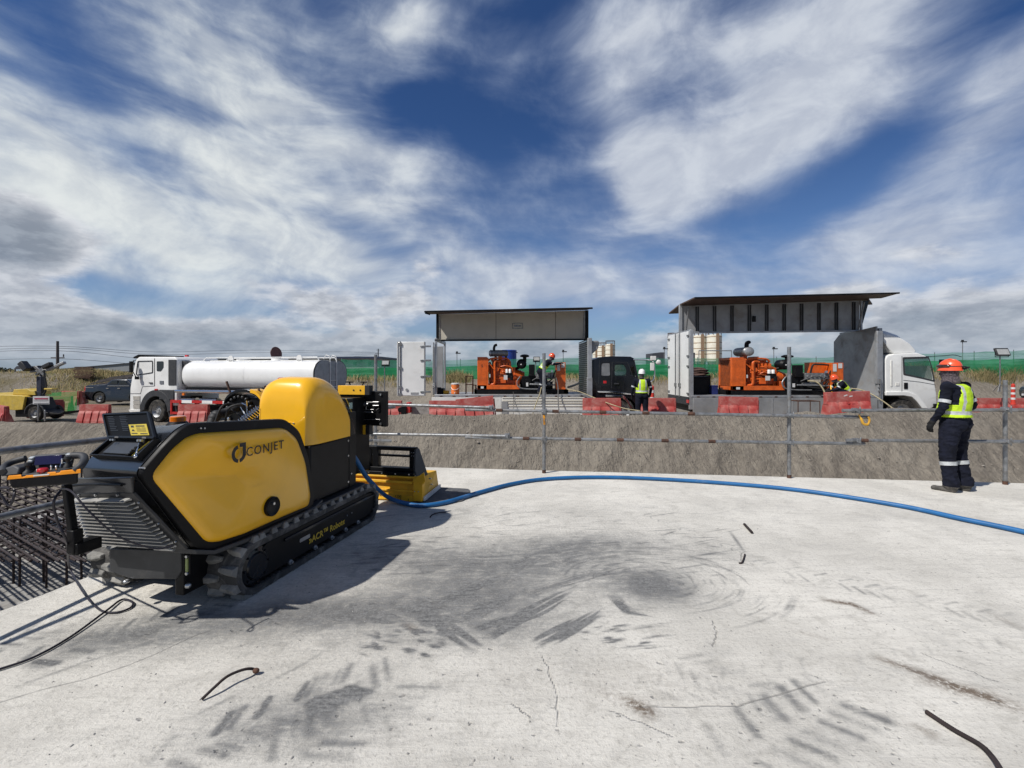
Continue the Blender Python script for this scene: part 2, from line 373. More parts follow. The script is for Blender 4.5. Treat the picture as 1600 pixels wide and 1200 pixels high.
def thing(name, label, cat, loc=(0, 0, 0), rz=0, group=None):
    o = bpy.data.objects.new(name, None); col.objects.link(o); o.location = loc; o.rotation_euler = (0, 0, rz); o.empty_display_size = .2
    return tag(o, label, cat, group)
def kids(o): return [c for c in bpy.data.objects if c.parent == o]
def dup(o, loc=None, rz=None, label=None, parent=None, scale=None):
    c = o.copy(); col.objects.link(c)
    if parent: c.parent = parent
    for k in kids(o):
        if k != c: dup(k, parent=c)
    if loc is not None: c.location = loc
    if rz is not None: c.rotation_euler = (0, 0, rz)
    if scale: c.scale = scale
    if label: c['label'] = label
    return c
def rrect(x0, x1, y0, y1, r, n=5):
    out = []
    for cx, cy, a0 in ((x1 - r, y1 - r, 0), (x0 + r, y1 - r, 90), (x0 + r, y0 + r, 180), (x1 - r, y0 + r, 270)):
        for i in range(n + 1):
            a = R(a0 + 90 * i / n); out.append((cx + r * math.cos(a), cy + r * math.sin(a)))
    return out
def rounded(pts, r, n=4):
    """round the corners of a closed 2-D/3-D outline"""
    pts = [Vector(p) for p in pts]; out = []; m = len(pts)
    rr = r if hasattr(r, '__len__') else [r] * m
    for i, p in enumerate(pts):
        a = pts[i - 1]; b = pts[(i + 1) % m]; q = min(rr[i], (a - p).length * .48, (b - p).length * .48)
        if q <= 0: out.append(p); continue
        A = p + (a - p).normalized() * q; B = p + (b - p).normalized() * q
        for k in range(n + 1):
            t = k / n; out.append(A * (1 - t) ** 2 + p * 2 * t * (1 - t) + B * t * t)
    return out
def bez(pts, n=12):
    """smooth curve through points"""
    pts = [Vector(p) for p in pts]; out = []
    for i in range(len(pts) - 1):
        p0 = pts[max(i - 1, 0)]; p1 = pts[i]; p2 = pts[i + 1]; p3 = pts[min(i + 2, len(pts) - 1)]
        for k in range(n):
            t = k / n
            out.append(.5 * ((2 * p1) + (p2 - p0) * t + (2 * p0 - 5 * p1 + 4 * p2 - p3) * t * t + (3 * p1 - p0 - 3 * p2 + p3) * t ** 3))
    out.append(pts[-1]); return out
def text(body, size, m, name, parent, loc, rot, ext=.001, bold=0.0, space=1.0, align='LEFT', shear=0):
    c = bpy.data.curves.new(name, 'FONT'); c.body = body; c.size = size; c.extrude = ext; c.offset = bold; c.space_character = space; c.align_x = align; c.shear = shear; c.resolution_u = 3
    o = bpy.data.objects.new('tmp', c); col.objects.link(o)
    dg = bpy.context.evaluated_depsgraph_get(); me = bpy.data.meshes.new_from_object(o.evaluated_get(dg))
    bpy.data.objects.remove(o); bpy.data.curves.remove(c)
    me.materials.clear(); me.materials.append(M[m]); t = bpy.data.objects.new(name, me); col.objects.link(t); t.parent = parent
    t.matrix_local = Matrix.LocRotScale(Vector(loc), rot, None) if not isinstance(rot, Matrix) else Matrix.Translation(Vector(loc)) @ rot.to_4x4()
    return t
# value noise on arrays
_rg = np.random.RandomState(3); _tab = _rg.rand(256, 256)
def vn(x, y):
    xi = np.floor(x).astype(int); yi = np.floor(y).astype(int); fx = x - xi; fy = y - yi
    fx = fx * fx * (3 - 2 * fx); fy = fy * fy * (3 - 2 * fy); a = xi % 256; b = yi % 256; a1 = (a + 1) % 256; b1 = (b + 1) % 256
    return (_tab[a, b] * (1 - fx) + _tab[a1, b] * fx) * (1 - fy) + (_tab[a, b1] * (1 - fx) + _tab[a1, b1] * fx) * fy
def fbm(x, y, o=5, g=.5):
    t = 0; a = 1; s = 0
    for i in range(o):
        t = t + a * vn(x + 17.3 * i, y + 31.7 * i); s += a; a *= g; x = x * 2.03; y = y * 2.03
    return t / s
def grid(xs, ys, Z, name, m):
    X, Yg = np.meshgrid(xs, ys); nx, ny = len(xs), len(ys)
    v = np.stack([X.ravel(), Yg.ravel(), Z.ravel()], 1)
    i = np.arange(nx * ny).reshape(ny, nx)
    f = np.stack([i[:-1, :-1].ravel(), i[:-1, 1:].ravel(), i[1:, 1:].ravel(), i[1:, :-1].ravel()], 1)
    me = bpy.data.meshes.new(name); me.vertices.add(len(v)); me.vertices.foreach_set('co', v.ravel())
    me.loops.add(f.size); me.loops.foreach_set('vertex_index', f.ravel()); me.polygons.add(len(f))
    me.polygons.foreach_set('loop_start', np.arange(0, f.size, 4)); me.polygons.foreach_set('loop_total', np.full(len(f), 4))
    me.update(calc_edges=True); me.validate(); me.materials.append(m); me.polygons.foreach_set('use_smooth', [True] * len(f))
    o = bpy.data.objects.new(name, me); col.objects.link(o); return o
# ================================================================ ground
def smooth(a, b, x):
    t = np.clip((x - a) / (b - a), 0, 1); return t * t * (3 - 2 * t)
def crest_z(X):
    return .20 + .22 * smooth(-9, -4.5, X) + .10 * smooth(7, 12, X) + (.16 * (fbm(X * .9, X * 0 + 3, 4) - .5) + .09 * np.exp(-((X - 7.9) / .5) ** 2) + .12 * np.exp(-((X - 10.4) / .7) ** 2) - .05 * np.exp(-((X - 2.5) / 1.2) ** 2)) + .04 * (fbm(X * 4, X * 0 + 9, 3) - .5)
def ground_z(X, Y):
    cz = crest_z(X); cy = 12.4 + .25 * (fbm(X * .35, X * 0 + 5, 3) - .5)
    slope = cz - .80 * (cy - Y)
    # clods, gullies, excavator streaks down the face
    g = (fbm(X * 2.2 - Y * 1.6, (X + Y) * .55, 5) - .5) * .26 + (fbm(X * 7 - Y * 5, (X + Y) * 2.2, 4) - .5) * .10 + (fbm(X * 16, Y * 16, 3) - .5) * .04
    face = slope + g * smooth(12.5, 11.8, Y)
    face = np.maximum(face, -1.32 + .05 * (fbm(X * 1.5, Y * 1.5, 4) - .5))
    lf = smooth(-5, -9, X)
    back = cz - (cz - .2 + .3 * lf) * smooth(cy, cy + 1.0, Y) 
    back = back - (.55 - .1 * lf) * smooth(13.6, 16.6, Y) - (.10 + .12 * lf) * smooth(16.6, 21, Y)
    back = back + .05 * (fbm(X * .8, Y * .8, 5) - .5) + .03 * (fbm(X * 4, Y * 4, 3) - .5)
    # dirt bank that carries the netting
    bx = smooth(-46, -38, X) if False else 1.0
    top = 1.05 + .55 * smooth(12, 24, X) + .35 * smooth(-34, -40, X) * smooth(-62, -55, X) - .6 * smooth(-50, -60, X) + .35 * (fbm(X * .25, X * 0 + 8, 4) - .5)
    s0 = 25.5 + 1.5 * (fbm(X * .3, X * 0 + 2, 3) - .5) + 12 * smooth(-16, -30, X)
    lump = (fbm(X * .7, Y * .7, 5) - .45) * .7 + (fbm(X * 2.6, Y * 2.6, 4) - .5) * .22
    k = smooth(s0, s0 + 4.2, Y)
    z2 = back + (top - back) * k + lump * (4 * k * (1 - k)) * .8
    z2 = z2 - (1.0 + .3 * smooth(-34, -40, X)) * smooth(s0 + 9, s0 + 30, Y) * .6
    far = smooth(80, 260, Y); z2 = z2 * (1 - far) + .1 * far
    return np.where(Y < cy, face, z2)
xs = np.concatenate([np.array([-1500, -600, -300, -160, -110]), np.arange(-90, -24, .8), np.arange(-24, -14, .2), np.arange(-14, 15, .065), np.arange(15, 26, .2), np.arange(26, 60, .8), np.array([80, 120, 200, 400, 900, 1500])])
ys = np.concatenate([np.array([-30, -12, -5]), np.arange(0, 10.6, .25), np.arange(10.6, 13.2, .05), np.arange(13.2, 22, .14), np.arange(22, 34, .22), np.arange(34, 70, .8), np.array([75, 85, 100, 130, 180, 260, 400, 700, 1200, 3000])])
Xg, Yg = np.meshgrid(xs, ys); Zg = ground_z(Xg, Yg)
gm = bpy.data.materials.new('sandy_earth'); gm.use_nodes = True; t = NT(gm.node_tree); b = t.n['Principled BSDF']
gp = t.node('ShaderNodeNewGeometry').outputs['Position']; sp = t.node('ShaderNodeSeparateXYZ', {0: gp})
na = t.noise(gp, .55, 6, .6); nb_ = t.noise(gp, 7, 8, .65); nc_ = t.noise(t.mapping(gp, (2.2, .8, .8), (0, 0, R(38))), 3.2, 6, .62, .5)
c = t.mix(t.ramp(na, .35, .65), (.262, .234, .194), (.192, .169, .140))
c = t.mix(t.m('MULTIPLY', t.ramp(nc_, .42, .66), .55), c, (.325, .288, .236))
c = t.mix(t.m('MULTIPLY', t.ramp(nb_, .45, .75), .55), c, (.14, .12, .10))
grs = t.m('MULTIPLY', t.ramp(sp.outputs[1], 26, 33), t.ramp(t.noise(gp, .35, 5, .65), .38, .62))
c = t.mix(t.m('MULTIPLY', grs, .8), c, (.135, .115, .062))
c = t.mix(t.ramp(sp.outputs[1], 60, 160), c, (.17, .16, .11))
t.put(b.inputs['Base Color'], c); b.inputs['Roughness'].default_value = .95; b.inputs['Specular IOR Level'].default_value = .15
h = t.m('ADD', t.noise(gp, 9, 10, .68, .3), t.m('MULTIPLY', t.noise(t.mapping(gp, (2.5, .8, .8), (0, 0, R(38))), 6, 8, .65, .6), .8))
t.put(b.inputs['Normal'], t.node('ShaderNodeBump', {'Height': h, 'Strength': 1.0, 'Distance': .09}))
tag(grid(xs, ys, Zg, 'ground', gm), kind='structure')
# small stones and clods on the bank and the pit floor
rk = MB(); rg = random.Random(4)
def gz(x, y): return float(ground_z(np.array([float(x)]), np.array([float(y)]))[0])
cx_ = np.array([rg.uniform(-11, 12) for _ in range(1500)]); cy_ = np.array([rg.uniform(10.8, 13.6) for _ in range(1500)]); cz_ = ground_z(cx_, cy_)
for x, y, z in zip(cx_, cy_, cz_):
    s_ = rg.uniform(.006, .022) * (1 if rg.random() < .96 else 2.0)
    rk.ell((x, y, z + s_ * .3), (s_, s_ * rg.uniform(.6, 1), s_ * rg.uniform(.4, .8)), 6, 4, Matrix.Rotation(rg.uniform(0, 3), 3, 'Z'))
tag(rk.build('pebbles', mat('pebble', (.33, .30, .26), .9, var=.3, vs=3, vcol=(.15, .13, .11)), smooth=60), 'small stones and clods scattered over the excavated sand bank', 'stones', kind='stuff')

# ================================================================ concrete deck
DL0, DL1 = (-3.78, 1.4), (-2.35, 7.74); DR1 = (14.0, 5.70)
def deck_edge(X): return 7.74 - (X + 2.35) * .1248
rows = np.linspace(0, 1, 570); sc = np.concatenate([np.arange(0, 7.2, .0115), np.arange(7.2, 10, .025), np.arange(10, 17.7, .07), [17.78]]) / 17.78
T_, S_ = np.meshgrid(rows, sc, indexing='ij')
xl = DL0[0] + (DL1[0] - DL0[0]) * T_; Xd = xl + (14 - xl) * S_
Yd = (DL0[1] + (DL1[1] - DL0[1]) * T_) * (1 - S_) + (1.4 + (5.7 - 1.4) * T_) * S_
rough_e = .014 * (fbm(Xd * 6, Yd * 6, 4) - .5)
Xd = Xd + np.where(S_ == 0, rough_e * 2.4, 0); Yd = Yd + np.where(T_ == 1, rough_e, 0)
dark = np.zeros_like(Xd); brown = np.zeros_like(Xd); crack = np.zeros_like(Xd)
def gxy(p): g = G(p[0], p[1]); return g.x, g.y
def stroke(pts, w, a, arr, soft=1.0, world=False, taper=True):
    q = [p if world else gxy(p) for p in pts]
    x0 = min(p[0] for p in q) - 3 * w; x1 = max(p[0] for p in q) + 3 * w; y0 = min(p[1] for p in q) - 3 * w; y1 = max(p[1] for p in q) + 3 * w
    m = (Xd > x0) & (Xd < x1) & (Yd > y0) & (Yd < y1)
    if not m.any(): return
    X = Xd[m]; Y = Yd[m]; best = np.zeros(len(X)); tot = len(q) - 1
    for i in range(tot):
        ax, ay = q[i]; bx, by = q[i + 1]; dx_, dy_ = bx - ax, by - ay; L = dx_ * dx_ + dy_ * dy_ + 1e-9
        tt = np.clip(((X - ax) * dx_ + (Y - ay) * dy_) / L, 0, 1); d = np.hypot(X - ax - tt * dx_, Y - ay - tt * dy_)
        u = (i + tt) / tot; env = np.sin(np.pi * np.clip(u * .9 + .08, 0, 1)) ** .6 if taper else 1.0
        best = np.maximum(best, np.exp(-(d / (w * soft)) ** 2) * env)
    arr[m] = np.maximum(arr[m], best * a) + np.minimum(arr[m], best * a) * .35
def patch(c, rx, ry, a, arr, rot=0):
    X, Y = gxy(c); cc, ss = math.cos(R(rot)), math.sin(R(rot)); dX = Xd - X; dY = Yd - Y
    p = (dX * cc + dY * ss) / rx; q = (dY * cc - dX * ss) / ry
    arr += a * np.exp(-(p * p + q * q))
def bristle(pts, w, a, n, arr, fine=.007):
    for _ in range(n):
        o1, o2 = rs.gauss(0, w), rs.gauss(0, w * .25); q = [gxy(p) for p in pts]; k0 = rs.uniform(0, .35); k1 = rs.uniform(.55, 1.0)
        d_ = Vector((q[-1][0] - q[0][0], q[-1][1] - q[0][1])).normalized(); nx, ny = -d_.y, d_.x; N = 9; out = []
        for i in range(N):
            u = (k0 + (k1 - k0) * i / (N - 1)) * (len(q) - 1); j = min(int(u), len(q) - 2); f = u - j
            x = q[j][0] * (1 - f) + q[j + 1][0] * f; y = q[j][1] * (1 - f) + q[j + 1][1] * f; b = o1 + o2 * math.sin(i * .8); out.append((x + nx * b, y + ny * b))
        stroke(out, rs.uniform(.7, 1.8) * fine, a * rs.uniform(.45, 1.0), arr, world=True)
rs = random.Random(11)
# broad grey areas where the machine turned, plus patches that deepen its shade
patch((800, 900), 1.0, .62, .34, dark, 20); patch((620, 860), .9, .5, .30, dark); patch((1021, 915), .34, .30, .62, dark); patch((960, 845), .9, .45, .26, dark)
patch((780, 985), .7, .20, .24, dark, 10); patch((480, 960), .8, .22, .26, dark); patch((420, 1130), .55, .25, .26, dark); patch((180, 1000), .5, .18, .30, dark); patch((540, 1110), .30, .2, .26, dark)
patch((640, 800), .9, .5, .30, dark); patch((430, 960), 1.1, .26, .26, dark, 8); patch((600, 900), .9, .5, .12, dark, 10); patch((900, 800), 1.4, .35, .14, dark); patch((700, 880), .7, .3, .10, dark, -10); patch((860, 880), .5, .3, .14, dark, 15); patch((330, 1000), 1.0, .35, .16, dark); patch((1130, 870), .5, .3, .16, dark); patch((760, 940), .5, .3, .22, dark); patch((900, 850), .8, .25, .16, dark)  # extra patches, some painting the deck darker inside the robot's shadow
for pts, w_, a_ in [([(680, 945), (735, 922), (789, 896)], .030, .8), ([(725, 971), (765, 950), (811, 926)], .028, .6), ([(759, 996), (830, 957), (897, 921)], .034, .95), ([(745, 985), (800, 960)], .02, .5),
                    ([(837, 1014), (890, 985), (944, 951)], .03, .9), ([(828, 1003), (905, 965)], .022, .6), ([(680, 956), (695, 986), (740, 1018)], .028, .75), ([(660, 955), (672, 985)], .02, .45), ([(705, 975), (760, 1015)], .02, .4),
                    ([(950, 930), (980, 958), (1035, 966)], .022, .55), ([(955, 925), (975, 948), (1010, 962)], .03, .35), ([(820, 930), (900, 905), (960, 890)], .05, .35)]:
    stroke(pts, w_ * .55, a_ * .55, dark); bristle(pts, w_ * .8, a_, 12, dark)
for _ in range(60):   # short tread scuffs left and right of the pivot
    x = rs.uniform(540, 690); y = rs.uniform(935, 1020); L = rs.uniform(14, 44); bristle([(x, y), (x + L, y + rs.uniform(2, 8))], rs.uniform(.006, .014), rs.uniform(.35, .8), 3, dark)
for _ in range(20):
    x = rs.uniform(900, 1010); y = rs.uniform(965, 1015); L = rs.uniform(20, 60); bristle([(x, y), (x + L, y - rs.uniform(1, 7))], rs.uniform(.006, .012), rs.uniform(.3, .7), 3, dark)
cxw, cyw = gxy((1010, 905))
for i in range(240):  # swirl of slewing marks
    a0 = rs.uniform(-1.4, 2.9); rr = rs.uniform(.12, .62) + rs.choice([0, 0, .25]); da = rs.uniform(.15, .5)
    stroke([(cxw + rr * math.cos(a0 + da * k / 4) * 1.25, cyw + rr * .9 * math.sin(a0 + da * k / 4)) for k in range(5)], rs.uniform(.005, .016), rs.uniform(.1, .42), dark, world=True)
for i in range(170):
    x = rs.uniform(520, 1140); y = rs.uniform(800, 900); L = rs.uniform(15, 60); stroke([(x, y), (x + L, y + rs.uniform(-9, 3))], rs.uniform(.005, .016), rs.uniform(.15, .5), dark)
def tread(p0, p1, n, w_, a_, arr, side=.13, lean=.4):   # a row of rubber-lug prints
    A = Vector(gxy(p0)); B = Vector(gxy(p1)); d = (B - A).normalized(); s2 = Vector((-d.y, d.x))
    for i in range(n):
        c0 = A.lerp(B, (i + rs.uniform(-.15, .15)) / n)
        for sg in (-1, 1):
            if rs.random() < .25: continue
            a1 = c0 + s2 * sg * side * .25 - d * .02; b1 = c0 + s2 * sg * side + d * lean * side
            stroke([tuple(a1), tuple(b1)], w_ * rs.uniform(.7, 1.2), a_ * rs.uniform(.4, 1.1), arr, world=True, taper=False)
tread((250, 1190), (560, 1060), 15, .026, .62, dark); tread((40, 1035), (360, 935), 14, .026, .66, dark); tread((440, 1190), (640, 1050), 8, .03, .5, dark, .2); tread((-20, 1010), (300, 915), 12, .02, .4, dark)
tread((1180, 880), (1600, 975), 18, .018, .34, dark, .12); tread((1000, 800), (1180, 870), 14, .012, .40, dark, .05); tread((1150, 1190), (1330, 1080), 8, .03, .48, dark, .18, .2); tread((1050, 1030), (1250, 1110), 9, .02, .30, dark, .14); tread((1000, 1080), (1600, 1010), 20, .012, .22, dark, .10)
for pts in ([(1175, 790), (1130, 800), (1050, 815)],): stroke(pts, .01, .2, dark)
for pts in ([(20, 1075), (130, 1035), (300, 985)], [(400, 1075), (470, 1040), (520, 1010)], [(300, 1120), (380, 1080)], [(345, 1155), (440, 1095)], [(480, 1140), (500, 1070)], [(560, 1090), (585, 1150)]): stroke(pts, .018, .34, dark)
for pts in ([(850, 1025), (869, 1080), (871, 1135)], [(800, 1100), (830, 1120)], [(1115, 970), (1120, 990), (1115, 1010)], [(1162, 880), (1158, 870), (1165, 862)], [(1000, 1105), (1150, 1103), (1290, 1065)], [(955, 1110), (1050, 1150)], [(0, 1098), (200, 1040), (330, 985)], [(1440, 1020), (1560, 1065)]):
    stroke([tuple(Vector(a).lerp(Vector(b_), k / 6) + Vector((rs.uniform(-3, 3), rs.uniform(-2, 2)))) for a, b_ in zip(pts, pts[1:]) for k in range(6)] + [pts[-1]], .009, .9, crack, taper=False)
stroke([(1140, 830), (1165, 865)], .02, .5, dark)
stroke([(1290, 938), (1330, 944), (1372, 962)], .028, 1.2, brown); stroke([(1378, 1030), (1440, 1052), (1530, 1085), (1600, 1112)], .035, 1.2, brown); stroke([(1440, 1060), (1600, 1105)], .06, .9, brown)
stroke([(980, 1095), (1030, 1122)], .04, 1.2, brown); stroke([(940, 1080), (1000, 1105)], .04, .3, brown); stroke([(1430, 1135), (1470, 1155)], .03, .55, brown); stroke([(1240, 985), (1300, 1000)], .02, .3, brown); stroke([(635, 975), (650, 985)], .03, .6, brown)
stroke([(1540, 955), (1600, 985)], .03, .35, brown); patch((960, 1060), .5, .2, .14, brown)
for _ in range(170):   # specks of grit
    x = rs.uniform(100, 1580); y = rs.uniform(800, 1195); stroke([(x, y), (x + rs.uniform(1, 5), y + rs.uniform(-1, 2))], rs.uniform(.008, .013), rs.uniform(.6, 1.1), crack, taper=False)
dk = grid(np.arange(Xd.shape[1]), np.arange(Xd.shape[0]), np.zeros_like(Xd), 'concrete_deck', bpy.data.materials.new('site_concrete'))
Zd = .004 * (fbm(Xd * 1.3, Yd * 1.3, 4) - .5) - .02 * (T_ > .9985) * 0
dk.data.vertices.foreach_set('co', np.stack([Xd.ravel(), Yd.ravel(), Zd.ravel()], 1).ravel()); dk.data.update()
dark = dark * 1.6 + .32 * np.clip(fbm(Xd * 1.1, Yd * 1.6, 5) - .42, 0, 1) * smooth(6.5, 4, Yd)
for nm, arr in (('dark', dark), ('brown', brown), ('crack', crack)):
    at = dk.data.attributes.new(nm, 'FLOAT', 'POINT'); at.data.foreach_set('value', np.clip(arr, 0, 1.5).ravel().astype(np.float32))
cm = dk.data.materials[0]; cm.use_nodes = True; t = NT(cm.node_tree); b = t.n['Principled BSDF']
gp = t.node('ShaderNodeNewGeometry').outputs['Position']
A = lambda n: t.node('ShaderNodeAttribute', attribute_name=n).outputs['Fac']
nf = t.noise(gp, 42, 9, .72); nm_ = t.noise(gp, 6.5, 8, .66, .5); nl = t.noise(gp, 1.1, 6, .6, .4)
ns = t.noise(t.mapping(gp, (1, 7, 1), (0, 0, R(-8))), 3.0, 9, .68, .5); ns2 = t.noise(t.mapping(gp, (1, 5, 1), (0, 0, R(-35))), 7, 8, .7, .6)
c = t.mix(t.ramp(nl, .35, .68), (.70, .672, .608), (.57, .546, .492))
c = t.mix(t.m('MULTIPLY', t.ramp(ns, .45, .68), .42), c, (.46, .44, .40))
c = t.mix(t.m('MULTIPLY', t.ramp(nm_, .50, .70), .52), c, (.43, .41, .365))
c = t.mix(t.m('MULTIPLY', t.ramp(nf, .50, .74), .72), c, (.27, .255, .225))
c = t.mix(t.m('MULTIPLY', t.ramp(nf, .46, .28), .35), c, (.78, .765, .73))
brk = t.m('ADD', t.m('MULTIPLY', ns2, .55), t.m('ADD', t.m('MULTIPLY', nm_, .35), t.m('MULTIPLY', nf, .45)))
dk1 = t.m('MULTIPLY', t.m('MULTIPLY', A('dark'), .46, clamp=True), t.m('ADD', .5, t.ramp(brk, .5, .8)), clamp=True)
dkf = t.ramp(t.m('ADD', t.m('MULTIPLY', A('dark'), .62), t.m('SUBTRACT', brk, .68)), .06, .80)
dkf = t.m('ADD', t.m('MULTIPLY', dkf, .62), dk1, clamp=True)
c = t.mix(t.m('MULTIPLY', dkf, .95), c, t.mix(t.ramp(t.m('ADD', t.m('MULTIPLY', nf, .6), t.m('MULTIPLY', ns2, .5)), .42, .68), (.075, .077, .080, 1), (.235, .235, .23, 1)))
bf = t.m('MULTIPLY', A('brown'), t.ramp(t.m('ADD', nf, t.m('MULTIPLY', nm_, .6)), .56, .88), clamp=True)
c = t.mix(t.m('MULTIPLY', bf, .95), c, (.15, .115, .085))
c = t.mix(t.m('MULTIPLY', t.ramp(t.noise(gp, 2.3, 7, .7, 1.2), .56, .60), .16), c, (.34, .335, .32))
ckf = t.m('MULTIPLY', t.ramp(A('crack'), .45, .85), t.ramp(nm_, .25, .45), clamp=True); c = t.mix(t.m('MULTIPLY', ckf, .42), c, (.09, .088, .085))
t.put(b.inputs['Base Color'], c); b.inputs['Roughness'].default_value = .9; b.inputs['Specular IOR Level'].default_value = .2
hh = t.m('ADD', t.m('ADD', nf, t.m('MULTIPLY', ns, .8)), t.m('ADD', t.m('MULTIPLY', ckf, -1.0), t.m('MULTIPLY', t.noise(gp, 120, 4, .7), .35)))
t.put(b.inputs['Normal'], t.node('ShaderNodeBump', {'Height': hh, 'Strength': .55, 'Distance': .015}))
tag(dk, kind='structure')
sl_ = MB(); e = .006
body = [(-5.4, -7), (DL0[0] + e, DL0[1]), (DL1[0] + e, DL1[1] - e), (14, 5.7 - e), (30, 3.7), (30, -7)]
sl_.prism(body, 'z', -1.6, -.006); tag(sl_.build('concrete_slab', cm, smooth=0), kind='structure')
fl = MB(); fl.b2(-12, -2.4, 3.0, 9.4, -1.6, -1.24); tag(fl.build('blinding_layer', 'concw', smooth=0), kind='structure')

# ================================================================ reinforcement in the pit
rc = thing('rebar_cage', 'dense brown reinforcement cage standing in the pit left of the yellow machine', 'rebar cage', (-6, 6.5, -1.24))
def rb_bar(name, pts, r=.012):
    m = MB(); m.tube([Vector(p) - Vector((-6, 6.5, -1.24)) for p in pts], r, 6); m.build(name, 'rebar', rc)
d = Vector((.86, -.51)); 
def clip(p, d, x0, x1, y0, y1):
    ts = []
    lo, hi = -50, 50
    for c_, dc, a, b_ in ((p[0], d[0], x0, x1), (p[1], d[1], y0, y1)):
        t0, t1 = (a - c_) / dc, (b_ - c_) / dc
        lo = max(lo, min(t0, t1)); hi = min(hi, max(t0, t1))
    return (lo, hi) if hi > lo + .3 else None
nb3 = 0
more = MB()
for z, sp_ in ((-.42, .085), (-.62, .085), (-.86, .11), (-1.1, .15)):
    k = -60
    while k < 70:
        p = (-6 + k * sp_ * .51 * 1.3, 6.5 + k * sp_ * .86 * 1.3); q = clip(p, d, -10.4, -3.5, (HC - z) * 2.42, 8.6)
        if q:
            j = rs.uniform(-.012, .012); e2 = [(p[0] + d.x * q[0], p[1] + d.y * q[0], z + j), (p[0] + d.x * q[1], p[1] + d.y * q[1], z - j)]
            if nb3 < 98: rb_bar('long_bar', e2, .012)
            else: more.tube([Vector(e) - Vector((-6, 6.5, -1.24)) for e in e2], .012, 6)
            nb3 += 1
        k += 1
tag(more.build('lower_bars', 'rebar', rc), kind='stuff')
for z in (-.45, -.65, -.89):
    for i in range(16):
        x = -9.6 + i * .38; rb_bar('cross_bar', [(x, (HC - z) * 2.42 + .1, z), (x + .35, 8.5, z)], .010)
for i in range(64):
    x = -9.7 + (i % 32) * .19 + rs.uniform(-.02, .02); y = (8.25 if i < 32 else 6.1) + rs.uniform(-.1, .1)
    ztop = (.03 if i < 32 else -.35) + rs.uniform(-.06, .05); rb_bar('upright_bar', [(x, y, -1.24), (x + rs.uniform(-.02, .02), y, ztop)], .014)
for (a, b_, r_) in (((-6.3, 4.5, -1.2), (-3.3, 4.75, -1.2), .012), ((-6.6, 3.75, -1.2), (-4.0, 4.1, -1.17), .02), ((-6.6, 3.6, -1.2), (-4.1, 3.95, -1.2), .02)):
    m = MB(); m.tube([a, b_], r_, 6); o = m.build('loose_rebar', 'rebar'); tag(o, {4.5: 'thin reddish bar lying on pit floor nearest the reinforcement cage', 3.75: 'thick rusty bar on pit floor, upper of a pair at the deck edge', 3.6: 'thick rusty bar on pit floor, lower of a pair at the deck edge'}[a[1]], 'rebar')

# ================================================================ scaffold railing
PR = [(-2.22, 7.66), (.5, 7.2), (4.13, 6.86), (6.93, 6.47), (10.5, 5.95)]
def rail_pt(px, py, off=0.0):
    a = (px - 800) / K
    for i in range(len(PR) - 1):
        (x0, y0), (x1, y1) = PR[i], PR[i + 1]
        # ray x=a*Y ; segment
        den_ = (x1 - x0) - a * (y1 - y0)
        s_ = (a * y0 - x0) / den_
        if s_ <= 1 or i == len(PR) - 2:
            Y = y0 + s_ * (y1 - y0) - off; return P(px, py, Y)
rail = thing('scaffold_railing', 'railing of grey scaffold tubes and posts along the far edge of the white deck', 'railing', (0, 0, 0))
def tubeobj(name, pts, r, parent, m='galv', n=12):
    q = MB(); q.tube(pts, r, n); return q.build(name, m, parent)
def coupler(p, parent):
    q = MB(); p = Vector(p)
    q.box(p, (.075, .06, .07)); q.box(p + Vector((0, -.045, 0)), (.05, .05, .055)); q.cyl(p + Vector((.035, -.05, -.05)), p + Vector((.035, -.05, .055)), .009, n=8); q.cyl(p + Vector((-.03, -.085, 0)), p + Vector((-.03, -.03, 0)), .009, n=8)
    return q.build('coupler', 'galv', parent, bevel=.008)
posts = [((587, 729), 554), ((850, 739), 552), ((1233, 749), 542), ((1570.5, 757), 594)]
for (bx, by), ty in posts:
    g = rail_pt(bx, by); g.z = 0; o = tubeobj('post', [(g.x, g.y, -.0), (g.x, g.y, HC - (ty - HY) / K * g.y)], .026, rail)
    q = MB(); q.cyl((g.x, g.y, 0), (g.x, g.y, .05), .030, n=12); q.build('base_collar', 'rust', o)
for (x0, y0, x1, y1, off, ncoup, bands) in [
  (548, 630.5, 771, 637, .05, [(587, 632), (767, 637)], []), (727, 640, 1358, 652, .055, [(850, 643), (1233, 649)], [780, 868, 942, 1009, 1080, 1155, 1228]), (1316, 641.5, 1720, 640, .11, [(1336, 641.5), (1570, 640)], [1480, 1596]),
  (578, 678, 797, 681.5, .05, [(580, 678), (792, 681)], []), (727, 683.5, 1351, 693.5, .055, [(850, 686), (1233, 691.5)], [822, 903, 969, 1039, 1112, 1186, 1266]), (1322, 688, 1720, 691, .11, [(1337, 688.5), (1570, 690)], [1350])]:
    a = rail_pt(x0, y0, off); b_ = rail_pt(x1, y1, off); rl = tubeobj('rail', [a, b_], .024, rail)
    for cxp in ncoup: coupler(rail_pt(cxp[0], cxp[1], off - .025), rl)
    for bx in bands:
        yy = y0 + (y1 - y0) * (bx - x0) / (x1 - x0); p = rail_pt(bx, yy, off); dd = (b_ - a).normalized() * .05
        q = MB(); q.cyl(p - dd, p + dd, .0262, n=12); q.build('tape_band', 'rust', rl)
side = thing('side_railing', 'thick grey scaffold tubes of the railing on the left edge behind the controller', 'railing')
A0 = Vector((-3.72, 1.95, 1.045)); 
pA = G(0, 705, 1.055); pB = G(170, 686, 1.045); dA = (pB - pA)
tubeobj('rail', [pA - dA * 1.5, pB + dA * 6.6], .024, side)
pA = G(0, 808, .62); pB = G(110, 782, .61); tubeobj('rail', [pA - (pB - pA) * 2.5, pA, pB, Vector((-2.27, 7.45, .47)), P(612, 689, 7.5)], .024, side)
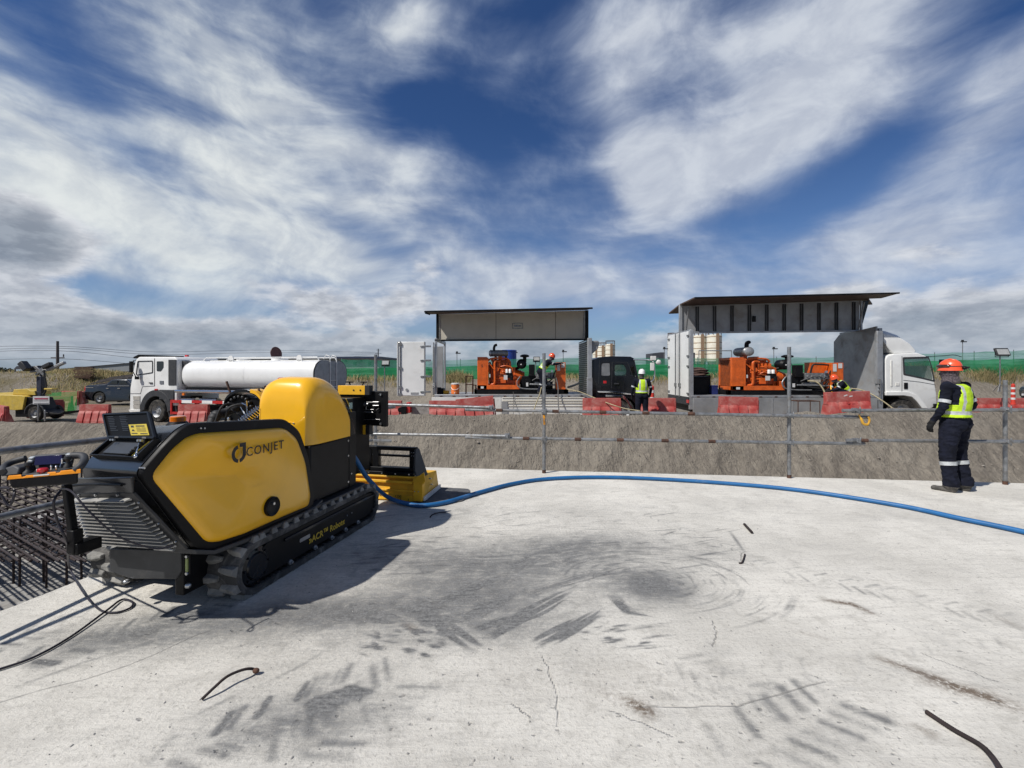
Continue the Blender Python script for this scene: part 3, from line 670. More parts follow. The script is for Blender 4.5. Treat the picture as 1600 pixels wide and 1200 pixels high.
for Yp in (1.1, -1.2):
    x = -3.42 + (Yp - 3.08) * .23 - .03; tubeobj('post', [(x, Yp, 0), (x, Yp, 1.4)], .026, side)
# lifting hook and yellow tag hanging on the rails
h = MB(); p = rail_pt(1343, 650, .1); h.T = Matrix.Translation(p)
h.tube(bez([(-.01, 0, .02), (.02, -.01, -.05), (.05, -.01, -.11), (.11, -.01, -.12), (.135, -.01, -.06), (.12, -.01, -.01)], 6), [.012] * 5 + [.018] * 14 + [.014] * 12, 8)
tag(h.build('hook', mat('yellow_hook', (.70, .38, .04), .5, dirt=.3)), 'yellow curved lifting hook hanging from the right upper rail', 'hook')
h = MB(); p = rail_pt(850, 651, .06); h.box(p, (.035, .01, .05)); h.box(p + Vector((0, 0, -.05)), (.02, .008, .05), rot=Matrix.Rotation(.2, 3, 'Y')); h.box(p + Vector((.004, 0, -.10)), (.03, .01, .05))
tag(h.build('tag', mat('orange_tag', (.75, .32, .02), .5, var=.3)), 'orange strap tag on the post right of the second rail joint', 'tag')

# ================================================================ green netting fence
def net(name, pts, m, parent, sag=.05, thick=.006):
    q = MB(); top = []; bot = []
    n = 60 if len(pts) < 4 else 240
    ps = []
    for i in range(n):
        u = i / (n - 1) * (len(pts) - 1); k = min(int(u), len(pts) - 2); f = u - k
        ps.append([a * (1 - f) + b2_ * f for a, b2_ in zip(pts[k], pts[k + 1])])
    rows_ = 9; vs = []
    for j in range(rows_):
        for i, (x, y, zb, zt) in enumerate(ps):
            v = j / (rows_ - 1); ph = i * .37
            yy = y + .09 * math.sin(ph + v * 3) + .06 * math.sin(ph * 2.7 + v * 5); zz_ = zb + (zt - zb) * v - sag * abs(math.sin(i * math.pi / 11)) * (1 if j == rows_ - 1 else .4)
            vs.append((x, yy, zz_))
    fs = [(j * n + i, j * n + i + 1, (j + 1) * n + i + 1, (j + 1) * n + i) for j in range(rows_ - 1) for i in range(n - 1)]
    q.add(vs, fs); return q.build(name, m, parent, smooth=180)
fence = thing('netting_fence', 'long green shade-net fence on the dirt bank behind the trucks', 'fence', (0, 0, 0))
def fz(px, y, Y): return HC - (y - HY) / K * Y
FP = [(533, 561, 598, 31), (640, 563, 592, 31), (700, 562, 588, 31), (900, 559, 586, 31), (1060, 559, 584, 31), (1290, 558, 586, 31), (1450, 552, 582, 30), (1600, 547, 580, 29), (1900, 540, 576, 27)]
net('net_sheet', [((px - 800) / K * Y, Y, fz(0, b_, Y) - .35, fz(0, a, Y)) for px, a, b_, Y in FP], 'net', fence)
net('lower_net', [((px - 800) / K * (Y + .3), Y - .25, fz(0, b_, Y) - .4, fz(0, a + (b_ - a) * .38, Y)) for px, a, b_, Y in FP], 'net_low', fence)
for px in list(range(533, 1900, 62)):
    for i in range(len(FP) - 1):
        if FP[i][0] <= px < FP[i + 1][0]: f = (px - FP[i][0]) / (FP[i + 1][0] - FP[i][0]); a, b_, Y = [FP[i][k] * (1 - f) + FP[i + 1][k] * f for k in (1, 2, 3)]
    x = (px - 800) / K * Y; q = MB(); q.cyl((x, Y + .12, fz(0, b_, Y) - .8), (x, Y + .12, fz(0, a, Y) + .05), .022, n=6); q.build('fence_post', 'galv', fence)

# ================================================================ dry grass on the banks
gr = MB(); rg = random.Random(21); pts_ = []
for _ in range(5200):
    px = rg.choice([rg.uniform(695, 735), rg.uniform(880, 1140), rg.uniform(1520, 1640), rg.uniform(1440, 1600), rg.uniform(540, 720)]); Y = rg.uniform(28.2, 30.8); pts_.append(((px - 800) / K * Y, Y, rg.uniform(.12, .45), rg.uniform(.012, .022)))
for _ in range(9000):
    px = rg.gauss(150, 55); Y = rg.uniform(36, 44); pts_.append(((px - 800) / K * Y, Y, rg.uniform(.12, .50), rg.uniform(.012, .03)))
for (pc_, n) in ((713, 340), (1545, 420), (1580, 260), (1432, 120)):
    for _ in range(n):
        Y = rg.uniform(28.3, 29.6); px = rg.gauss(pc_, 9); pts_.append(((px - 800) / K * Y, Y, rg.uniform(.3, .8), .011))
arr = np.array(pts_); zs = ground_z(arr[:, 0], arr[:, 1])
for (x, y, h_, w_), z in zip(pts_, zs):
    a = rg.uniform(0, 6.28); bd_ = rg.uniform(.2, .9); lx, ly = math.cos(a) * h_ * bd_, math.sin(a) * h_ * bd_
    gr.cur = rg.choice([0, 0, 1]); gr.add([(x - w_, y, z - .05), (x + w_, y, z - .05), (x + lx * .5 + w_ * .6, y + ly * .5, z + h_ * .65), (x + lx * .5 - w_ * .6, y + ly * .5, z + h_ * .65), (x + lx, y + ly, z + h_)], [(0, 1, 2, 3), (3, 2, 4)])
tag(gr.build('dry_grass', [mat('straw_grass', (.34, .27, .14), .9, var=0, spec=.2), mat('olive_grass', (.16, .16, .065), .9, var=0, spec=.2)], smooth=0), 'dry straw and olive grass tufts growing along the banks', 'grass', kind='stuff')
# ================================================================ the yellow tracked robot (local axes: u right, v forward, w up)
AL = R(12.5); RR = Vector((math.cos(AL), -math.sin(AL), 0)); FF = Vector((math.sin(AL), math.cos(AL), 0)); RO = Vector((-2.475, 3.348, 0))
def L(px, py, u=None, v=None, z=None):
    """local robot coordinates of a picture point that lies on the plane u, v or z"""
    a = (px - 800) / K
    if u is not None:
        X, Y = RO.x + RR.x * u, RO.y + RR.y * u; t_ = (a * Y - X) / (FF.x - a * FF.y); Y += FF.y * t_
        return Vector((u, t_, HC - (py - HY) / K * Y))
    if v is not None:
        X, Y = RO.x + FF.x * v, RO.y + FF.y * v; t_ = (a * Y - X) / (RR.x - a * RR.y); Y += RR.y * t_
        return Vector((t_, v, HC - (py - HY) / K * Y))
    Y = K * (HC - z) / (py - HY); d_ = Vector((a * Y - RO.x, Y - RO.y, 0)); return Vector((d_.dot(RR), d_.dot(FF), z))
CL = Vector(((Vector((0, 0, HC)) - RO).dot(RR), (Vector((0, 0, HC)) - RO).dot(FF), HC))
def LP(px, py, p0, n):
    d = Vector(((px - 800) / K, 1, -(py - HY) / K)); d = Vector((d.dot(RR), d.dot(FF), d.z)); return CL + d * ((Vector(p0) - CL).dot(n) / d.dot(n))
rob = thing('tracked_robot', 'yellow and black tracked machine parked on the concrete deck with its rear hatch open', 'robot', RO, -AL)
# ---- tracks
def loop(rad, z0, y0, y1, n=14, zc=.19):
    out = []
    for i in range(n + 1): a = R(90 + 180 * i / n); out.append((y0 + rad * math.cos(a), zc + rad * math.sin(a)))
    for i in range(n + 1): a = R(-90 + 180 * i / n); out.append((y1 + rad * math.cos(a), zc + rad * math.sin(a)))
    return out
def resample(pts, step):
    pts = [Vector(p) for p in pts]; pts.append(pts[0].copy()); segs = []; tot = 0
    for a, b_ in zip(pts, pts[1:]): segs.append((tot, (b_ - a).length, a, b_)); tot += (b_ - a).length
    n = int(round(tot / step)); out = []
    for i in range(n):
        s_ = tot * i / n
        for t0, l_, a, b_ in segs:
            if t0 <= s_ <= t0 + l_ and l_ > 1e-6: out.append((a.lerp(b_, (s_ - t0) / l_), (b_ - a).normalized())); break
    return out
def track(sx):
    s_ = 1 if sx > 0 else -1; ui, uo = s_ * .37, s_ * .64; uc = (ui + uo) / 2
    tr = MB(); Lo = resample(loop(.165, 0, .10, 1.66), .035)
    prof = [(ui, -.024), (uo, -.024), (uo, .018), (uo - s_ * .01, .024), (ui + s_ * .01, .024), (ui, .018)]
    secs = []
    for p, d_ in Lo:
        nrm = Vector((d_.y, -d_.x));
        if (p - Vector((.88, .19))).dot(nrm) < 0 and abs(p.y - .19) > .1: nrm = -nrm if (p.y - .19) * nrm.y < 0 else nrm
        cen = Vector((min(max(p.x, .10), 1.66), .19)); nrm = (p - cen).normalized()
        secs.append([(u_, p.x + nrm.x * h_, p.y + nrm.y * h_) for u_, h_ in prof])
    n = len(prof); vs = [q for s2 in secs for q in s2]; m_ = len(secs)
    tr.add(vs, [(i * n + k, i * n + (k + 1) % n, ((i + 1) % m_) * n + (k + 1) % n, ((i + 1) % m_) * n + k) for i in range(m_) for k in range(n)])
    band = tr.build('track_belt', 'rubber', rob)
    lg = MB(); rl = random.Random(5)
    Ll = resample(loop(.182, 0, .10, 1.66), .062)
    for i, (p, d_) in enumerate(Ll):      # two staggered rows of chunky lugs with a lip over the belt edge
        cen = Vector((min(max(p.x, .10), 1.66), .19)); nr = (p - cen).normalized(); ta = Vector((nr.y, -nr.x))
        a, b_ = ((ui, uc + s_ * .012) if i % 2 else (uc - s_ * .012, uo)); b_ = b_ - s_ * .016 if i % 2 else b_; a = a + s_ * .016 if i % 2 == 0 else a; edge = b_ if i % 2 == 0 else a; inn = a if i % 2 == 0 else b_
        w1, w2, hh = .037, .023, .040
        def q(u_, tt, h_): return (u_, p.x + ta.x * tt + nr.x * h_, p.y + ta.y * tt + nr.y * h_)
        e_ = edge; k_ = inn; mid = (e_ + k_) / 2
        vs = [q(k_, -w2 + .014, -.004), q(k_, w2 + .006, -.004), q(mid, w1, -.004), q(e_, w1, -.004), q(e_, -w1, -.004), q(mid, -w1 + .004, -.004),
              q(k_, -w2 + .02, hh * .8), q(k_, w2 - .004, hh * .8), q(mid, w2, hh), q(e_ - (e_ - k_) * .06, w2 - .004, hh), q(e_ - (e_ - k_) * .06, -w2 + .004, hh), q(mid, -w2 + .008, hh)]
        lg.add(vs, [(0, 5, 4, 3, 2, 1), (6, 7, 8, 9, 10, 11)] + [(j, (j + 1) % 6, 6 + (j + 1) % 6, 6 + j) for j in range(6)])
    lg.build('tread_lugs', 'lug', band, smooth=0, bevel=.004, seg=1)
    th = MB()
    Li = resample(loop(.150, 0, .10, 1.66), .058)
    for p, d_ in Li:
        if p.y > .19 and .1 < p.x < 1.66: continue
        cen = Vector((min(max(p.x, .10), 1.66), .19)); nr = (p - cen).normalized(); ta = Vector((nr.y, -nr.x))
        m_ = Matrix(((1, 0, 0), (0, ta.x, nr.x), (0, ta.y, nr.y))); th.box((uo - s_ * .05, p.x, p.y), (.07, .026, .03), rot=m_, taper=(1, .6))
    th.build('drive_teeth', 'rubber2', band, smooth=0)
    fr = MB(); out = rounded([(.16, .075), (.10, .12), (.10, .25), (.22, .318), (1.60, .318), (1.78, .30), (1.80, .16), (1.70, .085)], .04)
    fr.prism(out, 'x', ui + s_ * .03, uo - s_ * .022); f_ = fr.build('side_frame', 'black', rob, bevel=.004)
    rim = MB(); rim.prism(rounded([(.40, .285), (1.62, .285), (1.76, .275), (1.765, .262), (.40, .262)], .008), 'x', uo - s_ * .03, uo - s_ * .004); rim.build('guard_strip', 'blackg', f_, bevel=.003)
    bl = MB()
    for i, y_ in enumerate((.47, .78, 1.02, 1.24, 1.46)):
        z_ = .075
        bl.cyl((uo - s_ * .03, y_, z_), (uo - s_ * .012, y_, z_), .020, n=14); bl.cyl((uo - s_ * .02, y_, z_), (uo + s_ * .004, y_, z_), .011, n=6)
    for y_ in (1.27, 1.35): bl.cyl((uo - s_ * .03, y_, .20), (uo - s_ * .016, y_, .20), .007, n=8)
    bl.build('roller_bolts', 'bolt', f_)
    ro_ = MB()
    for y_ in (.47, .78, 1.02, 1.24, 1.46): ro_.cyl((ui + s_ * .02, y_, .075), (uo - s_ * .03, y_, .075), .045, n=16)
    ro_.cyl((ui + s_ * .02, 1.66, .19), (uo - s_ * .05, 1.66, .19), .13, n=24); ro_.build('rollers', 'black', f_)
    sp_ = MB(); sp_.lathe((0, .12, .19), [(.02, ui + s_ * .01), (.105, ui + s_ * .01), (.135, uo - s_ * .07), (.135, uo - s_ * .03), (.10, uo - s_ * .02), (.095, uo - s_ * .026), (.085, uo - s_ * .012), (.02, uo - s_ * .010)], 'x', 28)
    for k in range(8): a = R(45 * k); sp_.cyl((uo - s_ * .03, .12 + .115 * math.cos(a), .19 + .115 * math.sin(a)), (uo - s_ * .012, .12 + .115 * math.cos(a), .19 + .115 * math.sin(a)), .008, n=6)
    sp_.build('drive_sprocket', 'blackg', rob, smooth=35)
    return f_
fR = track(1); track(-1)
RX = Matrix(((0, 0, 1), (1, 0, 0), (0, 1, 0)))          # text facing +u, reading along +v
text('»ACR™ Robot«', .078, 'yink', 'lettering', fR, (.622, .70, .135), RX, bold=.0012)
q = MB(); q.prism(rrect(.585, .715, .185, .215, .008), 'x', .6185, .6215); q.build('name_plate', 'bolt', fR)
# ---- chassis and counterweight
ch = MB(); ch.b2(-.36, .36, -.02, 1.62, .13, .44); ch.b2(-.50, .50, .15, 1.5, .385, .43); ch.build('chassis', 'black', rob, bevel=.01)
cw = MB(); cwv = -.27
o_ = rounded([L(171, 857, v=cwv), L(282, 860, v=cwv), L(283, 893, v=cwv), L(276, 905, v=cwv) * 1, L(205, 905, v=cwv), L(171, 893, v=cwv)], .015)
cw.loft([[Vector((p.x, p.y, p.z)) for p in o_], [Vector((p.x, .02, p.z)) for p in o_]]); cw.b2(L(171, 857, v=cwv).x, .40, -.24, -.0, .42, .47)
cwo = cw.build('counterweight', 'grey_plate', rob, bevel=.006)
q = MB(); q.b2(.33, .40, -.262, .0, .13, .45); q.build('side_box', 'black', rob, bevel=.006)
q = MB()
p = L(294, 882, v=-.262); q.box(p, (.032, .012, .13)); qq = q.build('level_holder', 'black', cwo, bevel=.006)
q = MB(); q.box(p + Vector((0, -.010, 0)), (.016, .008, .085)); q.build('sight_glass', mat('green_sight_glass', (.30, .36, .12), .3), qq)
q = MB()
for dz_ in (.055, -.055): q.cyl(p + Vector((0, -.016, dz_)), p + Vector((0, 0, dz_)), .010, n=6)
q.build('screws', 'bolt', qq)
q = MB(); p = L(198, 908, v=-.28); q.ell(p, (.020, .022, .013)); p = L(294, 915, v=-.28); q.ell(p, (.017, .02, .018)); q.build('plugs', 'bolt', cwo)
# ---- main body
out_r = [L(212, 740, u=.44), L(252, 694, u=.49), L(274, 672, u=.505), L(292, 661, u=.515), L(380, 657, u=.55), L(440, 654, u=.56), L(463, 672, u=.56), L(478, 715, u=.56), L(487, 775, u=.56), L(484, 793, u=.56), L(440, 812, u=.56), L(380, 838, u=.55), L(330, 858, u=.53), L(300, 858, u=.50)]
out_r = rounded(out_r, [.04, .03, .03, .03, 0, .06, .06, .05, .03, .03, 0, 0, .03, .03], 4)
TL = L(127, 738, z=.965); BLp = L(140, 848, v=-.33)
LA, LB = Vector((-.30, -.37, .957)), Vector((-.30, -.20, 1.13)); RA, RB = out_r[0].copy(), L(274, 672, u=.505)
def left_of(p):
    if p.z < .8: return Vector((-.30, p.y + max(0, -.25 - p.y) * .1, p.z))
    if p.y < -.40:
        t_ = max(0, min(1, (p.z - 1.0) / .235)); return LA.lerp(LB, t_)
    return Vector((-.30, p.y + .20 * max(0, min(1, (.3 - p.y) / .7)), p.z - .065 - .05 * max(0, min(1, (.0 - p.y) / .4))))
NW = 6; secs = []
for i in range(NW + 1):
    f_ = i / NW; sec = []
    for p in out_r:
        l_ = left_of(p); q_ = Vector((p.x - .012, p.y, p.z)).lerp(l_, f_); sec.append(q_)
    secs.append(sec)
mb = MB(); mb.loft(secs); body = mb.build('body_shell', 'blackg', rob, bevel=.018, smooth=30, seg=3)
# thick black frame around the yellow side cover
fr = MB(); inner = [L(229, 744, u=.45), L(262, 703, u=.49), L(284, 684, u=.51), L(303, 677, u=.525), L(380, 672, u=.555), L(437, 668, u=.565), L(456, 684, u=.565), L(470, 722, u=.565), L(478, 775, u=.565), L(475, 790, u=.565), L(432, 808, u=.565), L(372, 834, u=.555), L(334, 846, u=.54), L(316, 846, u=.525)]
inner = rounded(inner, [.05, .03, .03, .03, 0, .06, .06, .05, .03, .03, 0, 0, .04, .04], 4)
fr.loft([out_r, [p + Vector((.022, 0, 0)) for p in out_r], [p + Vector((.030, 0, 0)) for p in [o * .93 + i_ * .07 for o, i_ in zip(out_r, inner)]]], cap=False)
n = len(out_r); fr.loft([[p + Vector((.030, 0, 0)) for p in [o * .93 + i_ * .07 for o, i_ in zip(out_r, inner)]], [p + Vector((.028, 0, 0)) for p in inner]], cap=False)
fr.build('cover_frame', 'black', rob, smooth=35)
cen = sum(inner, Vector()) / n
def ring(sc_, du): return [cen + (p - cen) * sc_ + Vector((du + (p.x - cen.x) * (1 - sc_) * .5, 0, 0)) for p in inner]
pn = MB(); pn.loft([ring(1.01, .012), ring(1.0, .034), ring(.985, .050), ring(.955, .064), ring(.90, .074), ring(.78, .082), ring(.5, .088), ring(.2, .09)], cap=True)
panel = pn.build('side_cover', 'yellow', rob, smooth=60)
# emblem and lettering on the cover
def on_cover(v_, z_): 
    return Vector((.56 + .090, v_, z_))
tv = L(385, 711, u=.648); te = L(443, 699, u=.648)
text('CONJET', .090, 'ink', 'lettering', panel, (.6535, tv.y - .01, tv.z - .010), RX, bold=.0004, space=1.20)
lc = L(372, 709, u=.648); em = MB()
def arc(c_, r0, r1, a0, a1, u_=.6535, th_=.003, n_=14):
    o1 = [(c_.y + r1 * math.cos(R(a0 + (a1 - a0) * i / n_)), c_.z + r1 * math.sin(R(a0 + (a1 - a0) * i / n_))) for i in range(n_ + 1)]
    o2 = [(c_.y + r0 * math.cos(R(a0 + (a1 - a0) * i / n_)), c_.z + r0 * math.sin(R(a0 + (a1 - a0) * i / n_))) for i in range(n_, -1, -1)]
    em.prism(o1 + o2, 'x', u_, u_ + th_)
arc(lc, .036, .060, 100, 262); arc(lc, .036, .060, 278, 345); em.b2(.6535, .6565, lc.y + .034, lc.y + .060, lc.z - .02, lc.z + .070); em.b2(.6535, .6565, lc.y + .008, lc.y + .034, lc.z + .044, lc.z + .070)
em.build('emblem', 'ink', panel, smooth=0)
cp = L(424, 791, u=.645); q = MB(); q.lathe((0, cp.y, cp.z), [(.072, .64), (.072, .662), (.066, .668), (.058, .660), (.04, .655), (.001, .655)], 'x', 28); fcap = q.build('filler_cap', 'black', panel, smooth=35)
q = MB(); q.cyl((.655, cp.y + .004, cp.z + .02), (.668, cp.y + .004, cp.z + .02), .010, n=12); q.build('lock', 'bolt', fcap)
tb = L(465, 785, u=.62); text('Robot 557', .060, 'ink', 'lettering', panel, (.632, tb.y - .05, tb.z - .01), Matrix.Rotation(R(14), 3, 'Z') @ RX, space=1.0)
# lower lip under the cover
lp = MB(); lo = [L(300, 858, u=.52), L(330, 859, u=.55), L(380, 841, u=.58), L(440, 814, u=.59), L(486, 793, u=.59), L(500, 780, u=.57)]
lp.loft([[p + Vector((.03, 0, .0)), p + Vector((.03, 0, -.03)), p + Vector((-.25, 0, -.04)), p + Vector((-.25, 0, 0))] for p in lo]); lp.build('lower_skirt', 'grey_plate', rob, bevel=.005)
# frame screws
q = MB()
for px in (307, 313): p = L(px, 669, u=.53); q.cyl(p, p + Vector((.036, 0, 0)), .006, n=8)
p = L(218, 731, u=.45); q.cyl(p, p + Vector((.036, 0, 0)), .006, n=8); q.build('screws', 'bolt', body)
# ---- rear grille with louvres
rTL = L(119, 769, v=-.405); rTR = L(213, 768, v=-.60); rBL = L(140, 846, v=-.335); rBR = L(296, 856, v=-.335)
nrm = (rTR - rTL).cross(rBL - rTL).normalized()
if nrm.y > 0: nrm = -nrm
offv = nrm * .012
pl_ = MB(); fq = [rTL, rTR + Vector((0, 0, 0)), rBR, rBL]; pl_.loft([[p + offv * .2 for p in fq], [p + offv * 1.6 for p in fq]]); grille = pl_.build('rear_grille', 'deckgrey', rob, bevel=.004)
NL = 14
for i in range(NL):
    f_ = (i + .35) / NL * .90 + .06; a = rTL.lerp(rBL, f_); b_ = rTR.lerp(rBR, f_); ax = (b_ - a).normalized(); w_ = (b_ - a).length; a = a + ax * (.032 + .01 * f_); b_ = b_ - ax * (.045 + .05 * (1 - f_) * .4)
    dn = (rBL - rTL).normalized(); h_ = .011; out_ = nrm * .028
    a0, b0 = a + offv * 1.7, b_ + offv * 1.7
    lv = MB(); vs = [a0, b0, b0 + dn * h_ - ax * .022 + out_, a0 + dn * h_ + ax * .012 + out_]; vs += [v_ + dn * .003 for v_ in vs]
    lv.add(vs, [(0, 1, 2, 3), (7, 6, 5, 4), (0, 4, 5, 1), (1, 5, 6, 2), (2, 6, 7, 3), (3, 7, 4, 0)]); lv.add([a0 + dn * .004, a0 + dn * (h_ + .003), a0 + dn * h_ + ax * .012 + out_], [(0, 1, 2)]); lv.add([b0, b0 + dn * (h_ + .003), b0 + dn * h_ - ax * .022 + out_], [(2, 1, 0)])
    lp1, lp2 = a0 + dn * h_ + ax * .012 + out_, b0 + dn * h_ - ax * .022 + out_; lv.bar(lp1 + dn * .002, lp2 + dn * .002, .006, .008, up=nrm); lv.build('louver', 'louver', grille, smooth=0)
q = MB()
for f_ in (.12, .42, .78): p = rTL.lerp(rTR, f_) + (rBL - rTL) * .03 + offv * 1.6; q.cyl(p, p + nrm * .010, .008, n=10)
for f_ in (.1, .28, .45, .62, .80): p = rBL.lerp(rBR, f_) - (rBL - rTL) * .045 + offv * 1.6; q.cyl(p, p + nrm * .006, .005, n=8)
for f_ in (.16, .52, .85): p = rTR.lerp(rBR, f_) - (rBR - rBL).normalized() * .02 + offv * 1.6; q.cyl(p, p + nrm * .008, .007, n=8)
q.build('screws', 'bolt', grille)
for f0, f1 in ((.10, .25), (.72, .90)): 
    q = MB(); q.cyl(rBL.lerp(rBR, f0) + nrm * .03, rBL.lerp(rBR, f1) + nrm * .03, .010, n=12); q.build('hinge', 'bolt', grille)
# black rear band over the grille
q = MB(); t0, t1 = L(114, 746, v=-.41), L(211, 744, v=-.64); q.loft([[t0, t1, rTR + nrm * .005, rTL + nrm * .005], [t0 + nrm * .02, t1 + nrm * .02, rTR + nrm * .02, rTL + nrm * .02]]); q.build('rear_band', 'blackg', rob, bevel=.006)
q = MB(); q.tube(bez([L(100, 760, v=-.52), L(140, 757, v=-.55), L(190, 758, v=-.62)], 6), .008, 8); q.build('grab_bar', 'black', rob)
# ---- open hatch on the slope
SN = (RB - LA).cross(LB - LA).normalized(); SN = SN if SN.z > 0 else -SN; SP = LA + SN * .012
hL, hR, nL_, nR_ = LP(178, 687, SP, SN), LP(250, 689, SP, SN), LP(146, 714, SP, SN), LP(218, 719, SP, SN)
hx = MB(); up_ = Vector((0, 0, 1)); q4 = [hL, hR, nR_, nL_]; hn = (hR - hL).cross(nL_ - hL).normalized(); hn = hn if hn.z > 0 else -hn
cc_ = sum(q4, Vector()) / 4
o4 = [p + hn * .03 for p in q4]; i4 = [cc_ + (p - cc_) * .93 + hn * .03 for p in q4]; d4 = [cc_ + (p - cc_) * .93 + hn * .004 for p in q4]; b4 = [p - hn * .03 for p in q4]
hx.loft([b4, o4, i4, d4], cap=False); hx.add(d4, [(0, 1, 2, 3)]); hatch = hx.build('hatch_box', 'black', rob, smooth=0)
q = MB(); q5 = [cc_ + (p - cc_) * .62 + hn * .016 + (hR - hL) * -.02 for p in q4]; q6 = [p - hn * .014 for p in q5]; q.loft([q6, q5]); q.build('inner_tray', 'grey_plate', hatch, bevel=.004)
q = MB(); a = cc_ + (nR_ - cc_) * .72 + hn * .0; b_ = cc_ + (hR - cc_) * .80; a = a + hn * .018; b_ = b_ + hn * .018; q.bar(a, b_, .04, .006); q.build('yellow_label', 'ysticker', hatch)
q = MB()
for k in range(7): p = a.lerp(b_, k / 6) - (hR - hL).normalized() * .05; q.box(p, (.022, .03, .02), rot=Matrix.Rotation(k, 3, 'Z'))
q.build('valve_block', 'black', hatch, bevel=.003)
# lid: hinged at the far side, leaning back
ld = (hR - hL).normalized(); LN = ld.cross(Vector((0, .30, 1)).normalized()).normalized(); lu = LP(163, 648, hL, LN); lr = LP(233, 645, hL, LN)
l4 = [hL + hn * .03, hR + hn * .03, lr, lu]; ln = (l4[1] - l4[0]).cross(l4[3] - l4[0]).normalized(); ln = ln if ln.y > 0 else -ln
q = MB(); q.loft([l4, [p + ln * .018 for p in l4]]); lc_ = sum(l4, Vector()) / 4
lid = q.build('hatch_lid', 'lidblack', rob, bevel=.003, smooth=0)
q = MB()
for i in range(4):
    a, b_ = l4[i], l4[(i + 1) % 4]; q.bar(a - ln * .006, b_ - ln * .006, .012, .012, up=ln)
q.build('lid_rim', 'black', lid)
def lidp(s_, t_, e_=.002): return (l4[3].lerp(l4[2], s_)).lerp(l4[0].lerp(l4[1], s_), t_) - ln * e_
st = [lidp(.52, .48), lidp(.90, .46), lidp(.90, .90), lidp(.52, .92)]
q = MB(); q.loft([st, [p - ln * .002 for p in st]]); stk = q.build('warning_sticker', 'ysticker', lid, smooth=0)
q = MB()
def sb(s0, s1, t0, t1): v4 = [lidp(.52 + .38 * s0, .48 + .44 * t0, .0048), lidp(.52 + .38 * s1, .48 + .44 * t0, .0048), lidp(.52 + .38 * s1, .48 + .44 * t1, .0048), lidp(.52 + .38 * s0, .48 + .44 * t1, .0048)]; q.add(v4, [(0, 1, 2, 3)])
sb(.40, .88, .10, .20); sb(.12, .28, .10, .28)
for k in range(4): sb(.40, .62 + .06 * k, .30 + .10 * k, .335 + .10 * k); sb(.70, .90, .30 + .10 * k, .335 + .10 * k)
q.add([lidp(.52 + .38 * .2, .48 + .44 * .42, .005), lidp(.52 + .38 * .1, .48 + .44 * .62, .005), lidp(.52 + .38 * .3, .48 + .44 * .62, .005)], [(0, 1, 2)]); sb(.06, .40, .78, .86); sb(.55, .94, .80, .88)
q.build('print', 'ink', stk, smooth=0)
q = MB()
for r0, c0, n_ in ((.10, .08, 9), (.10, .36, 9)):
    for k in range(n_): v4 = [lidp(c0, r0 + k * .075, .004), lidp(c0 + .12 + .08 * random.random(), r0 + k * .075, .004), lidp(c0 + .12 + .06 * random.random(), r0 + k * .075 + .03, .004), lidp(c0, r0 + k * .075 + .03, .004)]; q.add(v4, [(0, 1, 2, 3)])
q.build('faint_print', mat('dark_grey_print', (.014, .014, .015), .5, var=0), lid, smooth=0)
q = MB(); sa = L(229, 659, v=hL.y + .06); sb_ = LP(212, 713, SP + SN * .03, SN); q.cyl(sa, sa.lerp(sb_, .5), .010, n=12); q.cyl(sa.lerp(sb_, .5), sb_, .007, n=12); q.ell(sa, (.015, .015, .015)); q.ell(sb_, (.013, .013, .013)); q.build('gas_strut', 'chrome', rob)
for c_ in (.22, .82):
    q = MB(); p = hL.lerp(hR, c_) + hn * .034; q.bar(p - ld * .028, p + ld * .028, .022, .010); q.cyl(p - ld * .02 - Vector((0, .03, .014)), p - ld * .02 - Vector((0, .044, .012)), .007, n=8); q.cyl(p + ld * .02 - Vector((0, .03, .014)), p + ld * .02 - Vector((0, .044, .012)), .007, n=8); q.build('lid_hinge', 'bolt', lid)
# ---- amber beacon and hoses on the left
p = L(278, 662, v=.02); q = MB(); q.lathe(p, [(.07, -.02), (.07, 0), (.058, .012), (.05, .018)], n=20); bcn = q.build('beacon', 'black', rob, smooth=35)
q = MB(); q.lathe(p, [(.050, .018), (.050, .05), (.044, .056), (.001, .057)], n=20); q.build('amber_lens', 'amber', bcn, smooth=35)
q = MB(); cv = 1.25
hc = L(372, 650, v=cv); pts = [hc + Vector((math.cos(R(a)) * .26, 0, math.sin(R(a)) * .20)) for a in range(-40, 221, 12)]
arcp = [L(x, y, v=cv) for x, y in ((350, 640), (355, 625), (366, 618), (380, 616), (394, 621))]
cvx = [L(x, y, v=cv) for x, y in ((347, 645), (352, 626), (366, 615), (384, 613), (400, 620), (408, 630))]
cv2 = bez(cvx, 5)
q.loft([[p + Vector((0, dv, 0)), p + Vector((0, dv + .14, 0)), p + Vector((0, dv + .14, .03)), p + Vector((0, dv, .03))] for p in cv2 for dv in (0,)]); hs_ = q.build('hose_guard', 'blackg', rob, bevel=.006)
q = MB(); a = bez([L(391, 613.5, v=cv), L(400, 617, v=cv), L(409, 627, v=cv)], 4); q.loft([[p + Vector((0, -.004, .0)), p + Vector((0, .145, .0)), p + Vector((0, .145, .035)), p + Vector((0, -.004, .035))] for p in a]); q.build('yellow_tip', 'yellow', hs_)
ct = L(371, 643, v=cv); rr_ = (L(394, 643, v=cv) - ct).length
for sgn, a0, a1 in ((1, 20, 165), (-1, 195, 330)):
    for k in range(9):
        a = R(a0 + (a1 - a0) * k / 8); c_ = ct + Vector((math.cos(a) * rr_ * .85, .02, math.sin(a) * rr_ * .85)); q = MB(); q.cyl(c_, c_ + Vector((0, .12, 0)), .017, n=12); q.ell(c_, (.016, .012, .016), 10, 6); q.build('chain_link', 'grey_plate' if sgn > 0 else 'chrome', rob)
